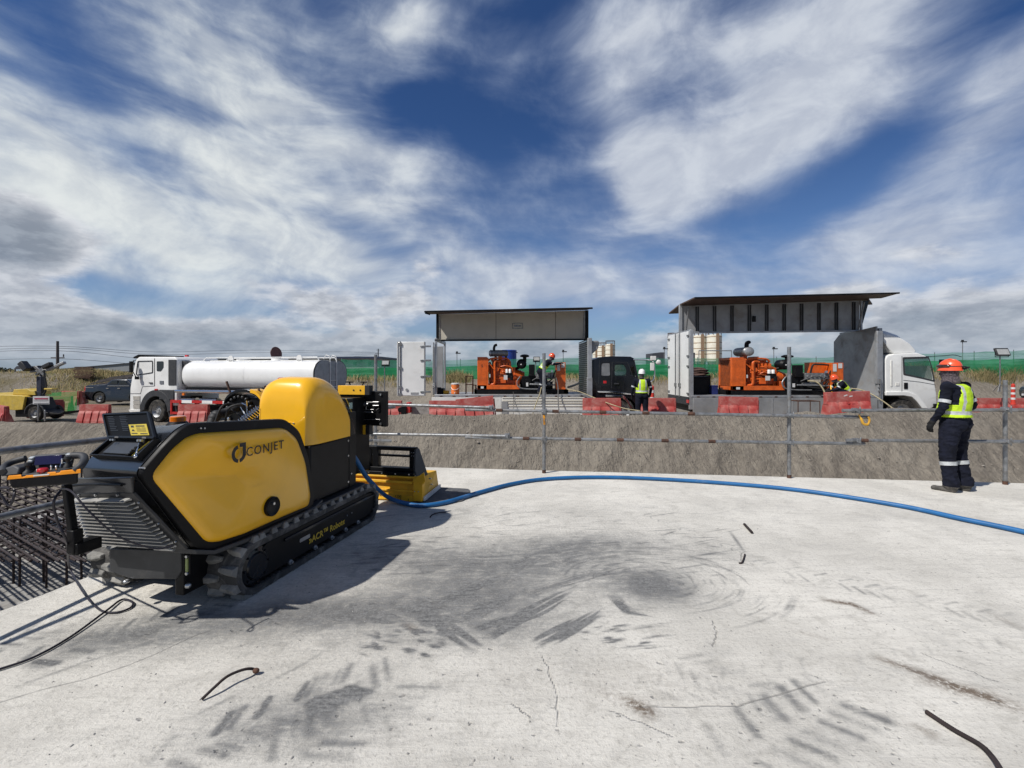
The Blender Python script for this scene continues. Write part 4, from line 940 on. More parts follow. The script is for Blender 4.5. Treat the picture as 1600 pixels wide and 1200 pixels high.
q = MB(); q.lathe(ct + Vector((0, .05, 0)), [(rr_ * .62, 0), (rr_ * .98, 0), (rr_ * .98, .09), (rr_ * .62, .09)], 'y', 28); q.b2(ct.x, ct.x + .30, ct.y + .05, ct.y + .2, ct.z - .16, ct.z + .14); q.build('hose_drum', 'black', rob, smooth=35)
q = MB()
pa = [L(330, 664, v=.95), L(337, 650, v=1.0), L(352, 645, v=1.1), L(372, 637, v=1.2), L(395, 634, v=1.35)]; q.tube(bez(pa, 8), .045, 14)
for k in (6, 9): p1 = bez(pa, 8)[k]; q.ell(p1, (.055, .05, .052), 12, 8)
q.build('thick_hose', 'rubber2', rob)
for i, (pts) in enumerate([[L(336, 660, v=.95), L(346, 636, v=1.0), L(362, 631, v=1.1), L(385, 640, v=1.2)], [L(352, 660, v=1.05), L(358, 638, v=1.05), L(375, 633, v=1.1), L(398, 640, v=1.25)], [L(362, 640, v=1.1), L(378, 652, v=1.12), L(388, 660, v=1.12)]]):
    tubeobj('thin_hose', bez(pts, 8), .010, rob, 'rubber2', 8)
sa, sb2 = L(368, 668, v=1.05), L(408, 638, v=1.15); axs = (sb2 - sa); q = MB(); hel = []; xv = axs.normalized().cross(Vector((0, 1, 0))).normalized(); yv = axs.normalized().cross(xv)
for k in range(12 * 14): a = 2 * math.pi * k / 14; hel.append(sa + axs * (k / (12 * 14)) + xv * .048 * math.cos(a) + yv * .048 * math.sin(a))
q.tube(hel, .006, 6); q.build('spiral_guard', 'chrome', rob)
tubeobj('hydraulic_hose', [sa, sb2], .034, rob, 'rubber2', 12)
q = MB()
for (x0, y0, x1, y1) in ((374, 632, 387, 656), (378, 630, 386, 634), (372, 648, 386, 655), (385, 626, 387, 660)):
    q.cyl(L(x0, y0, v=1.12), L(x1, y1, v=1.12), .007, n=8)
q.build('fittings', 'chrome', rob)
q = MB()
for (x0, y0, x1, y1) in ((354, 596, 360, 614), (404, 608, 409, 620), (414, 603, 417, 612)): q.bar(L(x0, y0, v=1.3), L(x1, y1, v=1.3), .016)
q.build('guide_pins', 'rust', rob)
# ---- yellow dome hood on the right with its black cabinet below
def hood_sec(v_, zt, u0, u1, zb, r_, n_=6, squash=1.0):
    out = [(u0, zb)]; 
    for i in range(n_ + 1): a = R(180 - 90 * i / n_); out.append((u0 + r_ + r_ * math.cos(a), zt - r_ * squash + r_ * squash * math.sin(a)))
    for i in range(n_ + 1): a = R(90 - 90 * i / n_); out.append((u1 - r_ * .8 + r_ * .8 * math.cos(a), zt - .005 - r_ * squash + r_ * squash * math.sin(a)))
    out.append((u1, zb)); return [(x, v_, z_) for x, z_ in out]
def smooth1(a, b, x): t = max(0, min(1, (x - a) / (b - a))); return t * t * (3 - 2 * t)
ZB = .945; H = MB()
prof = [(.795, 1.25, .09), (.797, 1.33, .11), (.805, 1.41, .14), (.825, 1.475, .17), (.86, 1.515, .18), (.92, 1.538, .19), (1.02, 1.545, .19), (1.10, 1.540, .19), (1.18, 1.522, .19), (1.25, 1.488, .18), (1.32, 1.432, .17), (1.38, 1.36, .16), (1.43, 1.28, .14), (1.46, 1.20, .11)]
secs = []
for v_, zt, r_ in prof:
    e_ = .03 * max(0, (.835 - v_) / .04); e2 = .055 * max(0, (.93 - v_) / .135) ** 2; v_ = .795 + (v_ - .795) * .93; secs.append(hood_sec(v_, zt, .02 + e_, .565 - e2, ZB, r_))
H.loft(secs); hood = H.build('hood', 'yellow', rob, smooth=60)
# pressed seams and badge recess on the rear of the hood
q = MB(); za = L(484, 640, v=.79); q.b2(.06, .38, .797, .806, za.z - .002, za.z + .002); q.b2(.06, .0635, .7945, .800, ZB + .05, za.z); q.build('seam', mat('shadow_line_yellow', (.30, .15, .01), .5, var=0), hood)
q = MB(); q.tube(bez([(.30, .795, 1.135), (.36, .794, 1.145), (.41, .795, 1.140)], 6), .004, 6); q.build('badge_ridge', 'yellow', hood)
q = MB(); q.box((.40, .792, 1.138), (.012, .004, .012)); q.build('screw', 'bolt', hood)
bk = MB(); bp = [(1.02, 1.50, .17), (1.18, 1.52, .17), (1.29, 1.47, .17), (1.38, 1.39, .16), (1.46, 1.28, .14), (1.51, 1.16, .12), (1.53, 1.0, .05)]
bk.loft([hood_sec(v_, zt, .05, .50 + .05 * smooth1(1.36, 1.44, v_), .95, r_) for v_, zt, r_ in bp]); bh = bk.build('front_shroud', 'blackg', rob, smooth=60)
q = MB(); tpts = [(.54, v_, zt - .07) for v_, zt, r_ in bp[3:]]; q.tube(bez(tpts, 4), .004, 6); q.build('edge_strip', 'yink', bh)
q = MB(); p = L(548, 634, u=.55); q.box(p, (.006, .05, .06)); q.build('inspection_label', mat('pale_green_label', (.30, .42, .38), .4), bh)
q = MB(); p = L(441, 600, v=1.12); p.z = 1.475; q.lathe(p, [(.045, -.02), (.045, .012), (.03, .02)], n=18); es = q.build('stop_button', 'black', rob, smooth=35)
q = MB(); q.lathe(p, [(.028, .015), (.028, .03), (.040, .034), (.040, .052), (.03, .058), (.001, .060)], n=18); q.build('red_knob', 'redlens', es, smooth=35)
cb = MB(); cb.b2(.02, .550, .815, 1.42, .43, ZB - .006); cab = cb.build('lower_cabinet', 'black', rob, bevel=.012)
q = MB(); vf = L(556, 700, u=.545).y; q.b2(.10, .548, 1.425, vf, .42, 1.18); q.build('front_plate', 'black', rob, bevel=.006)
q = MB()
for z_ in (.90, .75, .49): q.cyl((.545, 1.40, z_), (.556, 1.40, z_), .010, n=8)
q.cyl((.545, 1.46, .56), (.554, 1.46, .56), .008, n=8); q.build('screws', 'bolt', cab)
q = MB(); o_ = rounded([(.0, .70), (.60, .70), (.625, .95), (.63, 1.3), (.63, 1.55), (.60, 1.66), (.10, 1.66), (.0, 1.6)], .05); q.prism([(p[0], p[1]) for p in o_], 'z', .395, .425); deckp = q.build('deck_plate', 'deckgrey', rob, bevel=.006)
q = MB()
for v_ in (1.12, 1.5): q.box((.50, v_, .4275), (.05, .07, .003), rot=Matrix.Rotation(.3, 3, 'Z'))
q.build('plate_label', mat('green_label', (.03, .20, .14), .5), deckp)
# ---- boom head at the front
va = 2.05
q = MB(); a, b_ = L(553, 611, v=va), L(605, 666, v=va); q.b2(a.x - .25, b_.x - .06, va, va + .10, b_.z, a.z); boom = q.build('boom_head', 'black', rob, bevel=.008)
a2, b2_ = L(594, 612, v=va), L(605, 667, v=va); q = MB(); q.b2(b_.x - .065, b_.x, va - .02, va + .03, b_.z - .005, a2.z + .005); q.build('end_plate', 'black', rob, bevel=.004)
q = MB()
for (x_, z_) in ((a2.x + .02, a2.z - .03), (a2.x + .02, b_.z + .03)): q.cyl((x_, va - .035, z_), (x_, va - .02, z_), .013, n=10)
q.build('end_bolts', 'bolt', boom)
q = MB(); p0, p1 = L(558, 620, v=va - .06), L(593, 628, v=va - .06)
for (x0, y0, x1, y1, rr2) in ((554, 628.5, 583, 628.5, .004), (583, 628.5, 592, 628.5, .012), (564, 632, 576, 632, .022), (583, 634, 592, 634, .011), (568, 640, 584, 640, .006), (566, 643.5, 583, 644.5, .010), (560, 655.5, 594, 655.5, .004), (588, 641, 592, 638, .006), (567, 635, 567, 640, .008), (572, 635, 572, 640, .008), (544, 639, 551, 641, .008)):
    q.cyl(L(x0, y0, v=va - .02), L(x1, y1, v=va - .02), rr2, n=10)
q.build('cylinder_fittings', mat('dull_steel', (.28, .28, .28), .35, metal=.8), boom)
for (x0, y0, x1, y1, xk, nh) in ((540, 602.5, 570, 617, 577, 2), (554, 664, 571, 679, 577, 1)):
    a, b_ = L(x0, y0, v=va - .05), L(x1, y1, v=va - .05); q = MB(); q.b2(a.x - (.1 if nh == 2 else 0), b_.x, va - .05, va + .02, b_.z, a.z); yb = q.build('yellow_stop', 'yellow2', boom, bevel=.003)
    c_ = L(xk, y1, v=va - .05); q = MB(); q.b2(b_.x, c_.x, va - .05, va + .03, b_.z, a.z + .002); q.build('rubber_end', 'rubber2', yb)
    q = MB()
    for k in range(nh): pz = (a.z + b_.z) / 2; px_ = b_.x - .055 - .085 * k; q.cyl((px_, va - .054, pz), (px_, va - .049, pz), .010, n=10)
    q.build('holes', 'ink', yb)
q = MB(); q.b2(.12, .36, 1.8, va + .1, .45, 1.30); q.b2(.05, .22, 1.7, va + .3, .9, 1.18); q.build('boom_column', 'black', rob, bevel=.01)
# ---- yellow spray box with black frame
vb = 2.36
nBR = L(661, 786, z=.0); nBR = Vector((nBR.x, nBR.y, .02)); nBL = Vector((-.55, nBR.y - .05, .02)); v1 = nBR.y
ntr = L(652, 744, v=v1 + .06); tl = Vector((-.50, v1 + .05, ntr.z)); fBR = L(686, 763, z=.02); fTR = L(682, 735, v=fBR.y - .02); fTL = Vector((-.50, fTR.y, fTR.z)); fBL = Vector((-.55, fBR.y, .02))
q = MB(); nTL = Vector((-.52, v1 + .02, ntr.z)); q.add([nBL, nBR, fBR, fBL, nTL, ntr, fTR, fTL], [(0, 1, 5, 4), (1, 2, 6, 5), (2, 3, 7, 6), (3, 0, 4, 7), (4, 5, 6, 7), (0, 3, 2, 1)]); sb3 = q.build('spray_box', 'yellow2', rob, bevel=.006, smooth=0)
q = MB()
for z_, h_, o1 in ((.24, .03, .02), (.30, .02, .012), (.135, .02, .016), (.045, .07, .010)):
    q.b2(-.5, nBR.x - .13, v1 - o1, v1 + .03, z_ - h_ / 2, z_ + h_ / 2)
q.b2(nBR.x - .12, nBR.x - .0, v1 - .018, v1 + .05, .02, ntr.z + .01); q.build('front_ribs', 'yellow2', sb3, bevel=.004)
q = MB(); q.bar(Vector((nBR.x + .015, v1, .05)), Vector((fBR.x + .015, fBR.y, .05)), .02, .05); q.build('edge_strip', 'whited', sb3)
q = MB(); a = Vector((nBR.x - .12, v1 - .03, ntr.z - .03)); q.loft([[a, a + Vector((.14, 0, .10)), a + Vector((.16, 0, .0)), a + Vector((.13, 0, -.05)), a + Vector((.10, 0, -.02)), a + Vector((0, 0, -.02))], [p + Vector((0, .02, 0)) for p in [a, a + Vector((.14, 0, .10)), a + Vector((.16, 0, .0)), a + Vector((.13, 0, -.05)), a + Vector((.10, 0, -.02)), a + Vector((0, 0, -.02))]]]); q.build('latch_bracket', 'yellow2', sb3, bevel=.002)
q = MB()
for k in range(9): x_ = -.1 + k * .1; q.b2(x_ - .003, x_ + .003, v1 - .0115, v1 - .009, .015, .045)
q.build('scale_marks', 'ink', sb3)
text('1000', .045, 'ink', 'lettering', sb3, (.26, v1 - .0115, .05), Matrix.Rotation(R(90), 3, 'X')); text('1200', .045, 'ink', 'lettering', sb3, (.52, v1 - .0115, .05), Matrix.Rotation(R(90), 3, 'X'))
q = MB()
for (x_, y_) in ((nBR.x - .10, .14), (nBR.x - .05, .14), (nBR.x - .09, .33)): q.cyl((x_, v1 - .026, y_), (x_, v1 - .018, y_), .007, n=8)
for k in range(6): q.cyl((-.2 + k * .18, v1 + .01, ntr.z + .02), (-.2 + k * .18, v1 + .01, ntr.z + .034), .009, n=8)
for (x_, y_) in ((674, 748), (676, 757), (672, 770)):
    p = L(x_, y_, u=(nBR.x + fBR.x) / 2 + .02); q.cyl(p - Vector((.03, 0, 0)), p, .008, n=8)
q.build('screws', 'bolt', sb3)
vf_ = v1 + .10; fr = MB()
TLp, TRp = L(540, 700, v=vf_), L(651, 699, v=vf_); BR_ = L(650, 740, v=vf_)
zt, zb = TRp.z, BR_.z
fr.b2(-.45, TRp.x, vf_ - .03, vf_ + .04, zt - .045, zt); fr.b2(-.45, TRp.x - .03, vf_ - .02, vf_ + .03, L(600, 711, v=vf_).z - .012, L(600, 711, v=vf_).z + .012)
fr.b2(-.45, TRp.x - .02, vf_ - .05, vf_ + .05, L(600, 731, v=vf_).z - .025, L(600, 731, v=vf_).z + .02); fr.b2(-.45, TRp.x, vf_ - .09, vf_ + .10, zb - .02, zb + .025)
for (x0, x1) in ((584, 593), (573, 582), (641, 650)): a, b_ = L(x0, 705, v=vf_).x, L(x1, 705, v=vf_).x; fr.b2(a, b_, vf_ - .03, vf_ + .04, zb, zt - .02)
a, b_ = L(545, 713, v=vf_), L(577, 726, v=vf_); fr.b2(a.x - .2, b_.x, vf_ - .10, vf_ + .05, b_.z, a.z)
fo = fr.build('tool_frame', 'black', rob, bevel=.005)
q = MB(); q.loft([[(TRp.x - .012 + k * .022, vf_ - .04, zt - .02), (TRp.x - .012 + k * .022, vf_ + .06, zt - .02), (TRp.x - .012 + k * .022 + .03, vf_ + .10, zb + .12), (TRp.x - .012 + k * .022 + .10, vf_ + .10, zb - .03), (TRp.x - .012 + k * .022 + .04, vf_ - .10, zb - .05), (TRp.x - .012 + k * .022, vf_ - .06, zb + .08)] for k in (0, 1)]); q.build('end_cheek', 'grey_plate', fo, bevel=.004)
q = MB()
for dx_, dz_ in ((-.05, -.06), (-.02, -.06), (-.05, -.10), (-.02, -.10), (-.05, -.26), (-.02, -.26), (-.05, -.30), (-.02, -.30)): q.cyl((TRp.x + dx_, vf_ - .045, zt + dz_), (TRp.x + dx_, vf_ - .028, zt + dz_), .006, n=8)
q.build('bolts', 'bolt', fo)
q = MB(); o_ = rounded([fBR.to_2d() + Vector((-.15, .05)), fBR.to_2d() + Vector((.12, .08)), L(733, 765, z=.004).to_2d(), L(735, 773, z=.004).to_2d(), L(722, 784, z=.004).to_2d(), nBR.to_2d() + Vector((.01, -.05)), nBR.to_2d() + Vector((-.3, .1))], .05)
q.prism([tuple(p) for p in o_], 'z', .004, .016); q.build('rubber_apron', mat('dusty_rubber_mat', (.075, .078, .085), .8, dirt=.5, dirtc=(.17, .17, .17)), rob, bevel=.002)
# ---- bracket post for the controller
q = MB(); c0, c1 = L(117, 858, v=-.60), L(104, 772, v=-.62); vt = Vector((0, 0, 1))
q.bar(c0 + vt * .02, c1 + Vector((0, 0, .06)), .036, .04); q.build('controller_post', 'black', rob, bevel=.006)
q = MB(); q.b2(c0.x - .028, c0.x + .028, c0.y - .028, c0.y + .028, c0.z - .02, c0.z + .12); q.b2(c0.x - .03, c0.x + .045, c0.y - .02, c0.y + .12, c0.z - .03, c0.z + .04); q.build('post_socket', 'black', rob, bevel=.006)

# ================================================================ remote controller (rests on the post)
Rt = Matrix.Rotation(-AL + R(6), 3, 'Z')
cb0 = RO + RR * c1.x + FF * c1.y
ctr = P(68, 756, 2.50); ctr.z -= 0.0
rc2 = thing('remote_controller', 'black and orange radio controller with dark screen and red knob resting on its post', 'controller', ctr, R(4))
def RP(px, py, y=0.0):
    """controller-local point from picture point, y metres deeper than its centre"""
    p = P(px, py, ctr.y + y * .5) - ctr; return Matrix.Rotation(-R(4), 3, 'Z') @ p
q = MB(); bl_, br_ = RP(18, 764), RP(122, 757); tl_, tr_ = RP(12, 746), RP(122, 737)
q.loft([[bl_, br_, tr_, tl_], [p + Vector((-.09, .11, .005)) for p in (bl_, br_, tr_, tl_)]]); base_ = q.build('base', 'black', rc2, bevel=.012)
q = MB(); a = [RP(11, 750, -.006), RP(126, 739.5, -.006), RP(126, 733, -.006), RP(95, 736, -.006), RP(93, 739, -.006), RP(88, 739.5, -.006), RP(87, 737.5, -.006), RP(74, 738.5, -.006), RP(74, 741, -.006), RP(40, 743.5, -.006), RP(39, 745, -.006), RP(34, 745.3, -.006), RP(33, 742, -.006), RP(13, 743.5, -.006)]
q.loft([a, [p + Vector((-.012, .015, .0)) for p in a]]); q.build('orange_rim', 'orangec', rc2, bevel=.003, smooth=0)
q = MB(); a = [RP(16, 745, 0), RP(124, 735, 0)]; q.loft([[a[0] + Vector((-.01, .014, -.02)), a[1] + Vector((-.01, .014, -.02)), a[1] + Vector((-.09, .11, -.02)), a[0] + Vector((-.09, .11, -.02))], [a[0] + Vector((-.01, .014, .003)), a[1] + Vector((-.01, .014, .003)), a[1] + Vector((-.09, .11, .003)), a[0] + Vector((-.09, .11, .003))]]); q.build('top_plate', 'trim', rc2, bevel=.003)
q = MB(); a = [RP(52, 744.5, -.009), RP(77, 742, -.009), RP(77, 740, -.009), RP(52, 742, -.009)]; q.add(a, [(0, 1, 2, 3)]); q.build('label', 'paper', rc2, smooth=0)
sa = [RP(44, 737, .19), RP(112, 732, .19), RP(117, 712, .23), RP(104, 707, .24), RP(52, 711, .24), RP(45, 716, .23)]
q = MB(); q.loft([sa, [p + Vector((-.04, .05, -.01)) for p in sa]]); con = q.build('console', 'trim', rc2, bevel=.008)
a = [RP(56, 727, .19), RP(99, 724.5, .19), RP(101, 710, .222), RP(58, 713, .222)]; nn = (a[1] - a[0]).cross(a[3] - a[0]).normalized(); nn = nn if nn.y < 0 else -nn
a = [RP(56, 727.5, .185), RP(98, 724.5, .185), RP(100, 710.5, .224), RP(58, 713.5, .224)]
q = MB(); q.loft([[p - Vector((0, -.004, 0)) for p in a], [p + Vector((0, -.012, .003)) for p in a]]); q.build('screen', 'screen', con, bevel=.002)
q = MB()
for (x_, y_) in ((50, 715.5), (49, 720), (108, 710), (107, 714.5), (108, 718.5)): q.box(RP(x_, y_, .205), (.026, .02, .011), rot=Matrix.Rotation(.4, 3, 'X'))
q.build('buttons', mat('pale_key', (.42, .45, .47), .35), con, bevel=.003)
q = MB(); hpts = bez([RP(4, 738, .0), RP(8, 728, .12), RP(22, 721, .2), RP(40, 716, .24)], 6); q.tube(hpts, .017, 12); q.build('carry_handle', 'trim', rc2); q = MB(); hpts = bez([RP(112, 712, .22), RP(128, 712, .22), RP(132, 718, .16), RP(127, 727, .05), RP(118, 735, .02)], 6); q.tube(hpts, .019, 12); q.build('carry_handle', 'trim', rc2)
q = MB(); q.loft([[RP(0, 745, 0), RP(28, 742, 0), RP(30, 731, .03), RP(22, 727, .05), RP(4, 732, .04), RP(0, 736, .03)], [p + Vector((0, .12, 0)) for p in [RP(0, 745, 0), RP(28, 742, 0), RP(30, 731, .03), RP(22, 727, .05), RP(4, 732, .04), RP(0, 736, .03)]]]); q.build('palm_rest', 'trim', rc2, bevel=.012)
for (x_, y_, s2, m_) in ((44, 737, 1, 'rubber2'), (106, 727, .8, 'rubber2')):
    q = MB(); p = RP(x_, y_, .08); q.lathe(p, [(.026 * s2, -.012), (.022 * s2, 0), (.012, .008), (.008, .02), (.012, .03), (.017, .036), (.015, .05), (.001, .052)], n=14); q.build('joystick', m_, rc2, smooth=40)
q = MB(); p = RP(67, 738, .05); q.lathe(p, [(.012, -.012), (.012, .004), (.024, .006), (.024, .018), (.018, .024), (.001, .025)], n=16); q.build('red_knob', 'redlens', rc2, smooth=35)
q = MB()
for (x_, y_) in ((80, 735), (88, 735), (58, 741), (97, 724)): p = RP(x_, y_, .06); q.cyl(p, p + Vector((.003, -.003, .022)), .0045, n=8); q.ell(p + Vector((.003, -.003, .022)), (.006, .006, .006), 8, 6)
q.build('toggles', 'chrome', rc2)
q = MB(); q.tube([RP(94, 730, .05), RP(96, 722, .09), RP(105, 724, .09), RP(107, 727, .07)], .003, 6); q.build('guard_wire', 'chrome', rc2)
# cable from the controller post to the deck, looping away
cp_ = [P(96, 765, 2.65), P(84, 785, 2.6), P(90, 815, 2.65), P(105, 850, 2.75), G(108, 885, .06), G(130, 925, .012), G(155, 952, .01), G(180, 957, .01), G(203, 950, .01), G(207, 941, .011), G(190, 937, .012), G(165, 955, .016), G(110, 995, .01), G(50, 1028, .01), G(-20, 1052, .01), G(-120, 1090, .01)]
q = MB(); q.tube(bez(cp_, 10), .0065, 8); tag(q.build('cable', 'cable'), 'thin violet black cable looping on the deck below the controller', 'cable')
q = MB(); q.tube(bez([P(96, 744 + 20, 2.6), P(112, 768, 2.45), P(140, 800, 2.42), P(185, 838, 2.50), P(240, 857, 2.62), P(270, 853, 2.7)], 10), .005, 8)
tag(q.build('lanyard_cord', 'cable'), 'thin black cord hanging across the louvred rear grille', 'cord')
q = MB(); q.tube(bez([P(-20, 762, 2.5), P(0, 772, 2.5), P(14, 790, 2.5), P(22, 775, 2.5), P(22, 764, 2.52)], 8), .006, 8); q.tube(bez([P(-30, 765, 2.5), P(5, 757 + 5, 2.5), P(16, 764, 2.5)], 6), .007, 8)
tag(q.build('controller_strap', 'cable'), 'black strap dangling from the left end of the radio controller', 'strap')
# blue hose from the machine across the deck
hp = [P(545, 705, 4.85), P(556, 718, 4.95), P(575, 748, 5.2), P(605, 776, 5.55), G(640, 788, .03), G(665, 789.5, .03), G(700, 784, .03), G(750, 769, .03), G(800, 756, .03), G(850, 748.5, .03), G(920, 745.5, .03), G(1000, 747, .03), G(1120, 754, .03), G(1250, 766, .03), G(1400, 789, .03), G(1500, 810, .03), G(1600, 831, .03), G(1750, 868, .03)]
q = MB(); q.tube(bez(hp, 12), .0255, 12); tag(q.build('blue_hose', 'blue'), 'long thick blue hose curving across the white deck from the machine', 'hose')
# bars and debris on the deck
def rebar_piece(pts, r, label):
    q = MB(); bp_ = bez(pts, 30); q.tube(bp_, [r * (1.0 + .16 * (k % 2)) for k in range(len(bp_))], 8)
    return tag(q.build('bent_rebar', 'rebar'), label, 'rebar')
o_ = rebar_piece([G(315, 1093, .008), G(335, 1074, .035), G(355, 1057, .05), G(378, 1047, .05), G(394, 1045, .03), G(401, 1050, .012)], .0065, 'arched dark rebar standing off the deck in front of the machine')
q = MB(); q.ell(G(400, 1048, .02), (.018, .014, .014), 10, 6); tag(q.build('rebar_clod', 'rust'), 'small rusty lump at the end of the arched rebar', 'lump')
rebar_piece([G(1447, 1112, .012), G(1490, 1140, .012), G(1530, 1163, .012), G(1550, 1182, .02), P(1566, 1206, 1.78)], .0095, 'thick brown bent rebar lying at the bottom right of the deck')
rebar_piece([G(1163, 819, .01), G(1175, 832, .015)], .012, 'short rusty bar stub on the bright deck right of the tyre marks')
rebar_piece([G(672, 808, .008), G(676, 804, .012), G(686, 801, .02), G(697, 800, .012)], .006, 'short black bent wire on the deck just below the blue hose')
rebar_piece([G(1155, 880, .006), G(1160, 878, .008), G(1164, 866, .008)], .006, 'small curved dark wire scrap beside the slewing marks')
db = MB()
for _ in range(420):
    x = rs.uniform(0, 1600); y = rs.uniform(760, 1195); p = G(x, y, .001); s_ = rs.uniform(.0015, .005)
    if p.x < DL0[0] + (p.y - 1.4) * .2256 + .08 or p.y > deck_edge(p.x) - .05: continue
    db.ell(p, (s_ * rs.uniform(.8, 2), s_, s_ * .6), 6, 4, Matrix.Rotation(rs.uniform(0, 3), 3, 'Z'))
tag(db.build('grit', 'concw', smooth=60), 'fine grit and crumbs scattered over the deck', 'grit', kind='stuff')
# ================================================================ helpers for things standing on the site
def local_mb(o):
    q = MB(); q.T = (Matrix.Translation(o.location) @ Matrix.Rotation(o.rotation_euler.z, 4, 'Z')).inverted(); return q
def boolcut(o, cut, m='black'):
    c = cut.build('tmpcut', m, smooth=0); c.parent = o.parent
    md = o.modifiers.new('b', 'BOOLEAN'); md.object = c; md.operation = 'DIFFERENCE'; md.solver = 'EXACT'
    dg = bpy.context.evaluated_depsgraph_get(); me = bpy.data.meshes.new_from_object(o.evaluated_get(dg)); o.modifiers.remove(md); o.data = me
    me.polygons.foreach_set('use_smooth', [True] * len(me.polygons)); me.set_sharp_from_angle(angle=R(35)); bpy.data.objects.remove(c)
def wheel(parent, c, r, w, side=-1, rim='alu', bolts=8):
    """wheel with its axis along local y, outer face towards side"""
    q = MB(); q.lathe(c, [(r * .56, -w / 2), (r * .90, -w / 2), (r * .985, -w * .36), (r, -w * .2), (r, w * .2), (r * .985, w * .36), (r * .90, w / 2), (r * .56, w / 2)], 'y', 28, cap=False); ty = q.build('wheel', 'tyre', parent, smooth=35)
    q = MB(); s_ = side; q.lathe(c, [(.001, s_ * w * .30), (r * .16, s_ * w * .34), (r * .20, s_ * w * .18), (r * .42, s_ * w * .10), (r * .50, s_ * w * .30), (r * .58, s_ * w * .44), (r * .58, s_ * w * .05), (.001, s_ * w * .02)], 'y', 24)
    for k in range(bolts): a = 2 * math.pi * k / bolts; q.cyl((c[0] + r * .28 * math.cos(a), c[1] + s_ * w * .10, c[2] + r * .28 * math.sin(a)), (c[0] + r * .28 * math.cos(a), c[1] + s_ * w * .26, c[2] + r * .28 * math.sin(a)), r * .035, n=6)
    q.build('rim', rim, ty, smooth=35); return ty
# ================================================================ plastic barriers
def barrier_mesh():
    q = MB(); L_, H_ = 1.25, .80
    up = [(-.075, H_), (.075, H_), (.085, .50), (.10, .46), (-.10, .46), (-.085, .50)]
    q.loft([[(-L_ / 2, y, z) for y, z in up], [(L_ / 2, y, z) for y, z in up]])
    lo = [(-.10, .46), (.10, .46), (.17, .14), (.20, 0), (-.20, 0), (-.17, .14)]
    q.loft([[(-L_ / 2 + .01, y, z) for y, z in lo], [(L_ / 2 - .01, y, z) for y, z in lo]])
    n = 4; w_ = L_ / n
    for i in range(n):
        x0 = -L_ / 2 + i * w_ + .012; x1 = x0 + w_ - .075
        for s_ in (-1, 1):
            a = [(x0, s_ * .08, .56), (x1, s_ * .08, .56), (x1, s_ * .13, .44), (x0, s_ * .13, .44)]; b_ = [(x0, s_ * .14, .40), (x1, s_ * .14, .40), (x1 + .01, s_ * .225, .10), (x0, s_ * .225, .10)]
            vs = [(x0, s_ * .05, .58), (x1, s_ * .05, .58), (x1, s_ * .145, .42), (x0, s_ * .145, .42), (x1 + .012, s_ * .24, .10), (x0 - .004, s_ * .24, .10), (x1 + .012, s_ * .25, 0), (x0 - .004, s_ * .25, 0), (x0, s_ * .02, .58), (x1, s_ * .02, .58), (x1 + .012, s_ * .05, 0), (x0 - .004, s_ * .05, 0)]
            fs = [(0, 1, 2, 3), (3, 2, 4, 5), (5, 4, 6, 7), (8, 9, 1, 0), (9, 10, 6, 4, 2, 1), (8, 0, 3, 5, 7, 11)]
            q.add(vs, fs if s_ < 0 else [tuple(reversed(f)) for f in fs])
    q.b2(-.10, .10, -.082, -.078, .66, .70); q.b2(L_ / 2, L_ / 2 + .04, -.04, .04, .1, .7)
    return q
bar0 = barrier_mesh().build('plastic_barrier', 'red_plastic', bevel=.012, smooth=0)
tag(bar0, cat='barrier', group='red plastic traffic barriers on the dirt ground')
BL = [  # centre px, top y, Y, rz, label, tilt
 (4, 634, 19.3, -.55, 'red barrier cut by the left picture edge beside the yellow light tower', 0),
 (71, 625, 22.0, .9, 'red barrier just behind the light tower mast under the small sign', 0),
 (149, 632, 20.3, .03, 'red barrier standing alone on the dirt between the green sheet and the tanker cab', 0),
 (303, 632, 20.0, .03, 'red barrier beneath the red and white side guard of the tanker', 0),
 (128, 612, 31.0, 2.15, 'bright red barrier seen end-on behind the rear of the black pickup', 0),
 (600, 626, 16.2, 0.0, 'red barrier below the open white rear door, right of the machine boom', 0),
 (700, 626, 15.6, 0.0, 'red barrier with a dark scrawl in front of the white bed side', 0),
 (745, 621, 15.4, .05, 'red barrier leaning up against its neighbour before the white bed side', -.10),
 (940, 622, 15.4, 0.0, 'red barrier below the black truck cab door', 0),
 (1026, 622, 15.7, 0.02, 'red barrier right of the worker in the white helmet', 0),
 (1153, 620, 15.4, -.03, 'red barrier standing alone before the grey side of the right truck bed', .02),
 (1324, 612, 13.1, .04, 'largest red barrier with two white marks, beside the crouching worker', -.03),
 (1494, 622, 20.6, .02, 'far red barrier just behind the standing worker at the right, first of the row', 0),
 (1539, 622, 20.7, .02, 'far red barrier between the standing worker and the right post, second of the row', 0),
 (1583, 622, 20.8, .02, 'far red barrier at the right picture edge behind the striped post', 0)]
for i, (px, yt, Y, rz, lab, tl) in enumerate(BL):
    o = bar0 if i == 0 else dup(bar0); p = P(px, yt, Y); o.location = (p.x, p.y, p.z - .80); o.rotation_euler = (0, tl, rz); o['label'] = lab
p = P(1324, 618, 12.87); q = MB(); q.box(p + Vector((-.05, 0, 0)), (.10, .004, .03), rot=Matrix.Rotation(-.3, 3, 'Y')); q.box(p + Vector((.10, 0, -.02)), (.09, .004, .03), rot=Matrix.Rotation(-.2, 3, 'Y')); q.T = None
mk_ = q.build('white_marks', 'paper', smooth=0); bb = [o for o in bpy.data.objects if o.get('label', '').startswith('largest red')][0]
bpy.context.view_layer.update(); mk_.parent = bb; mk_.matrix_parent_inverse = bb.matrix_world.inverted()
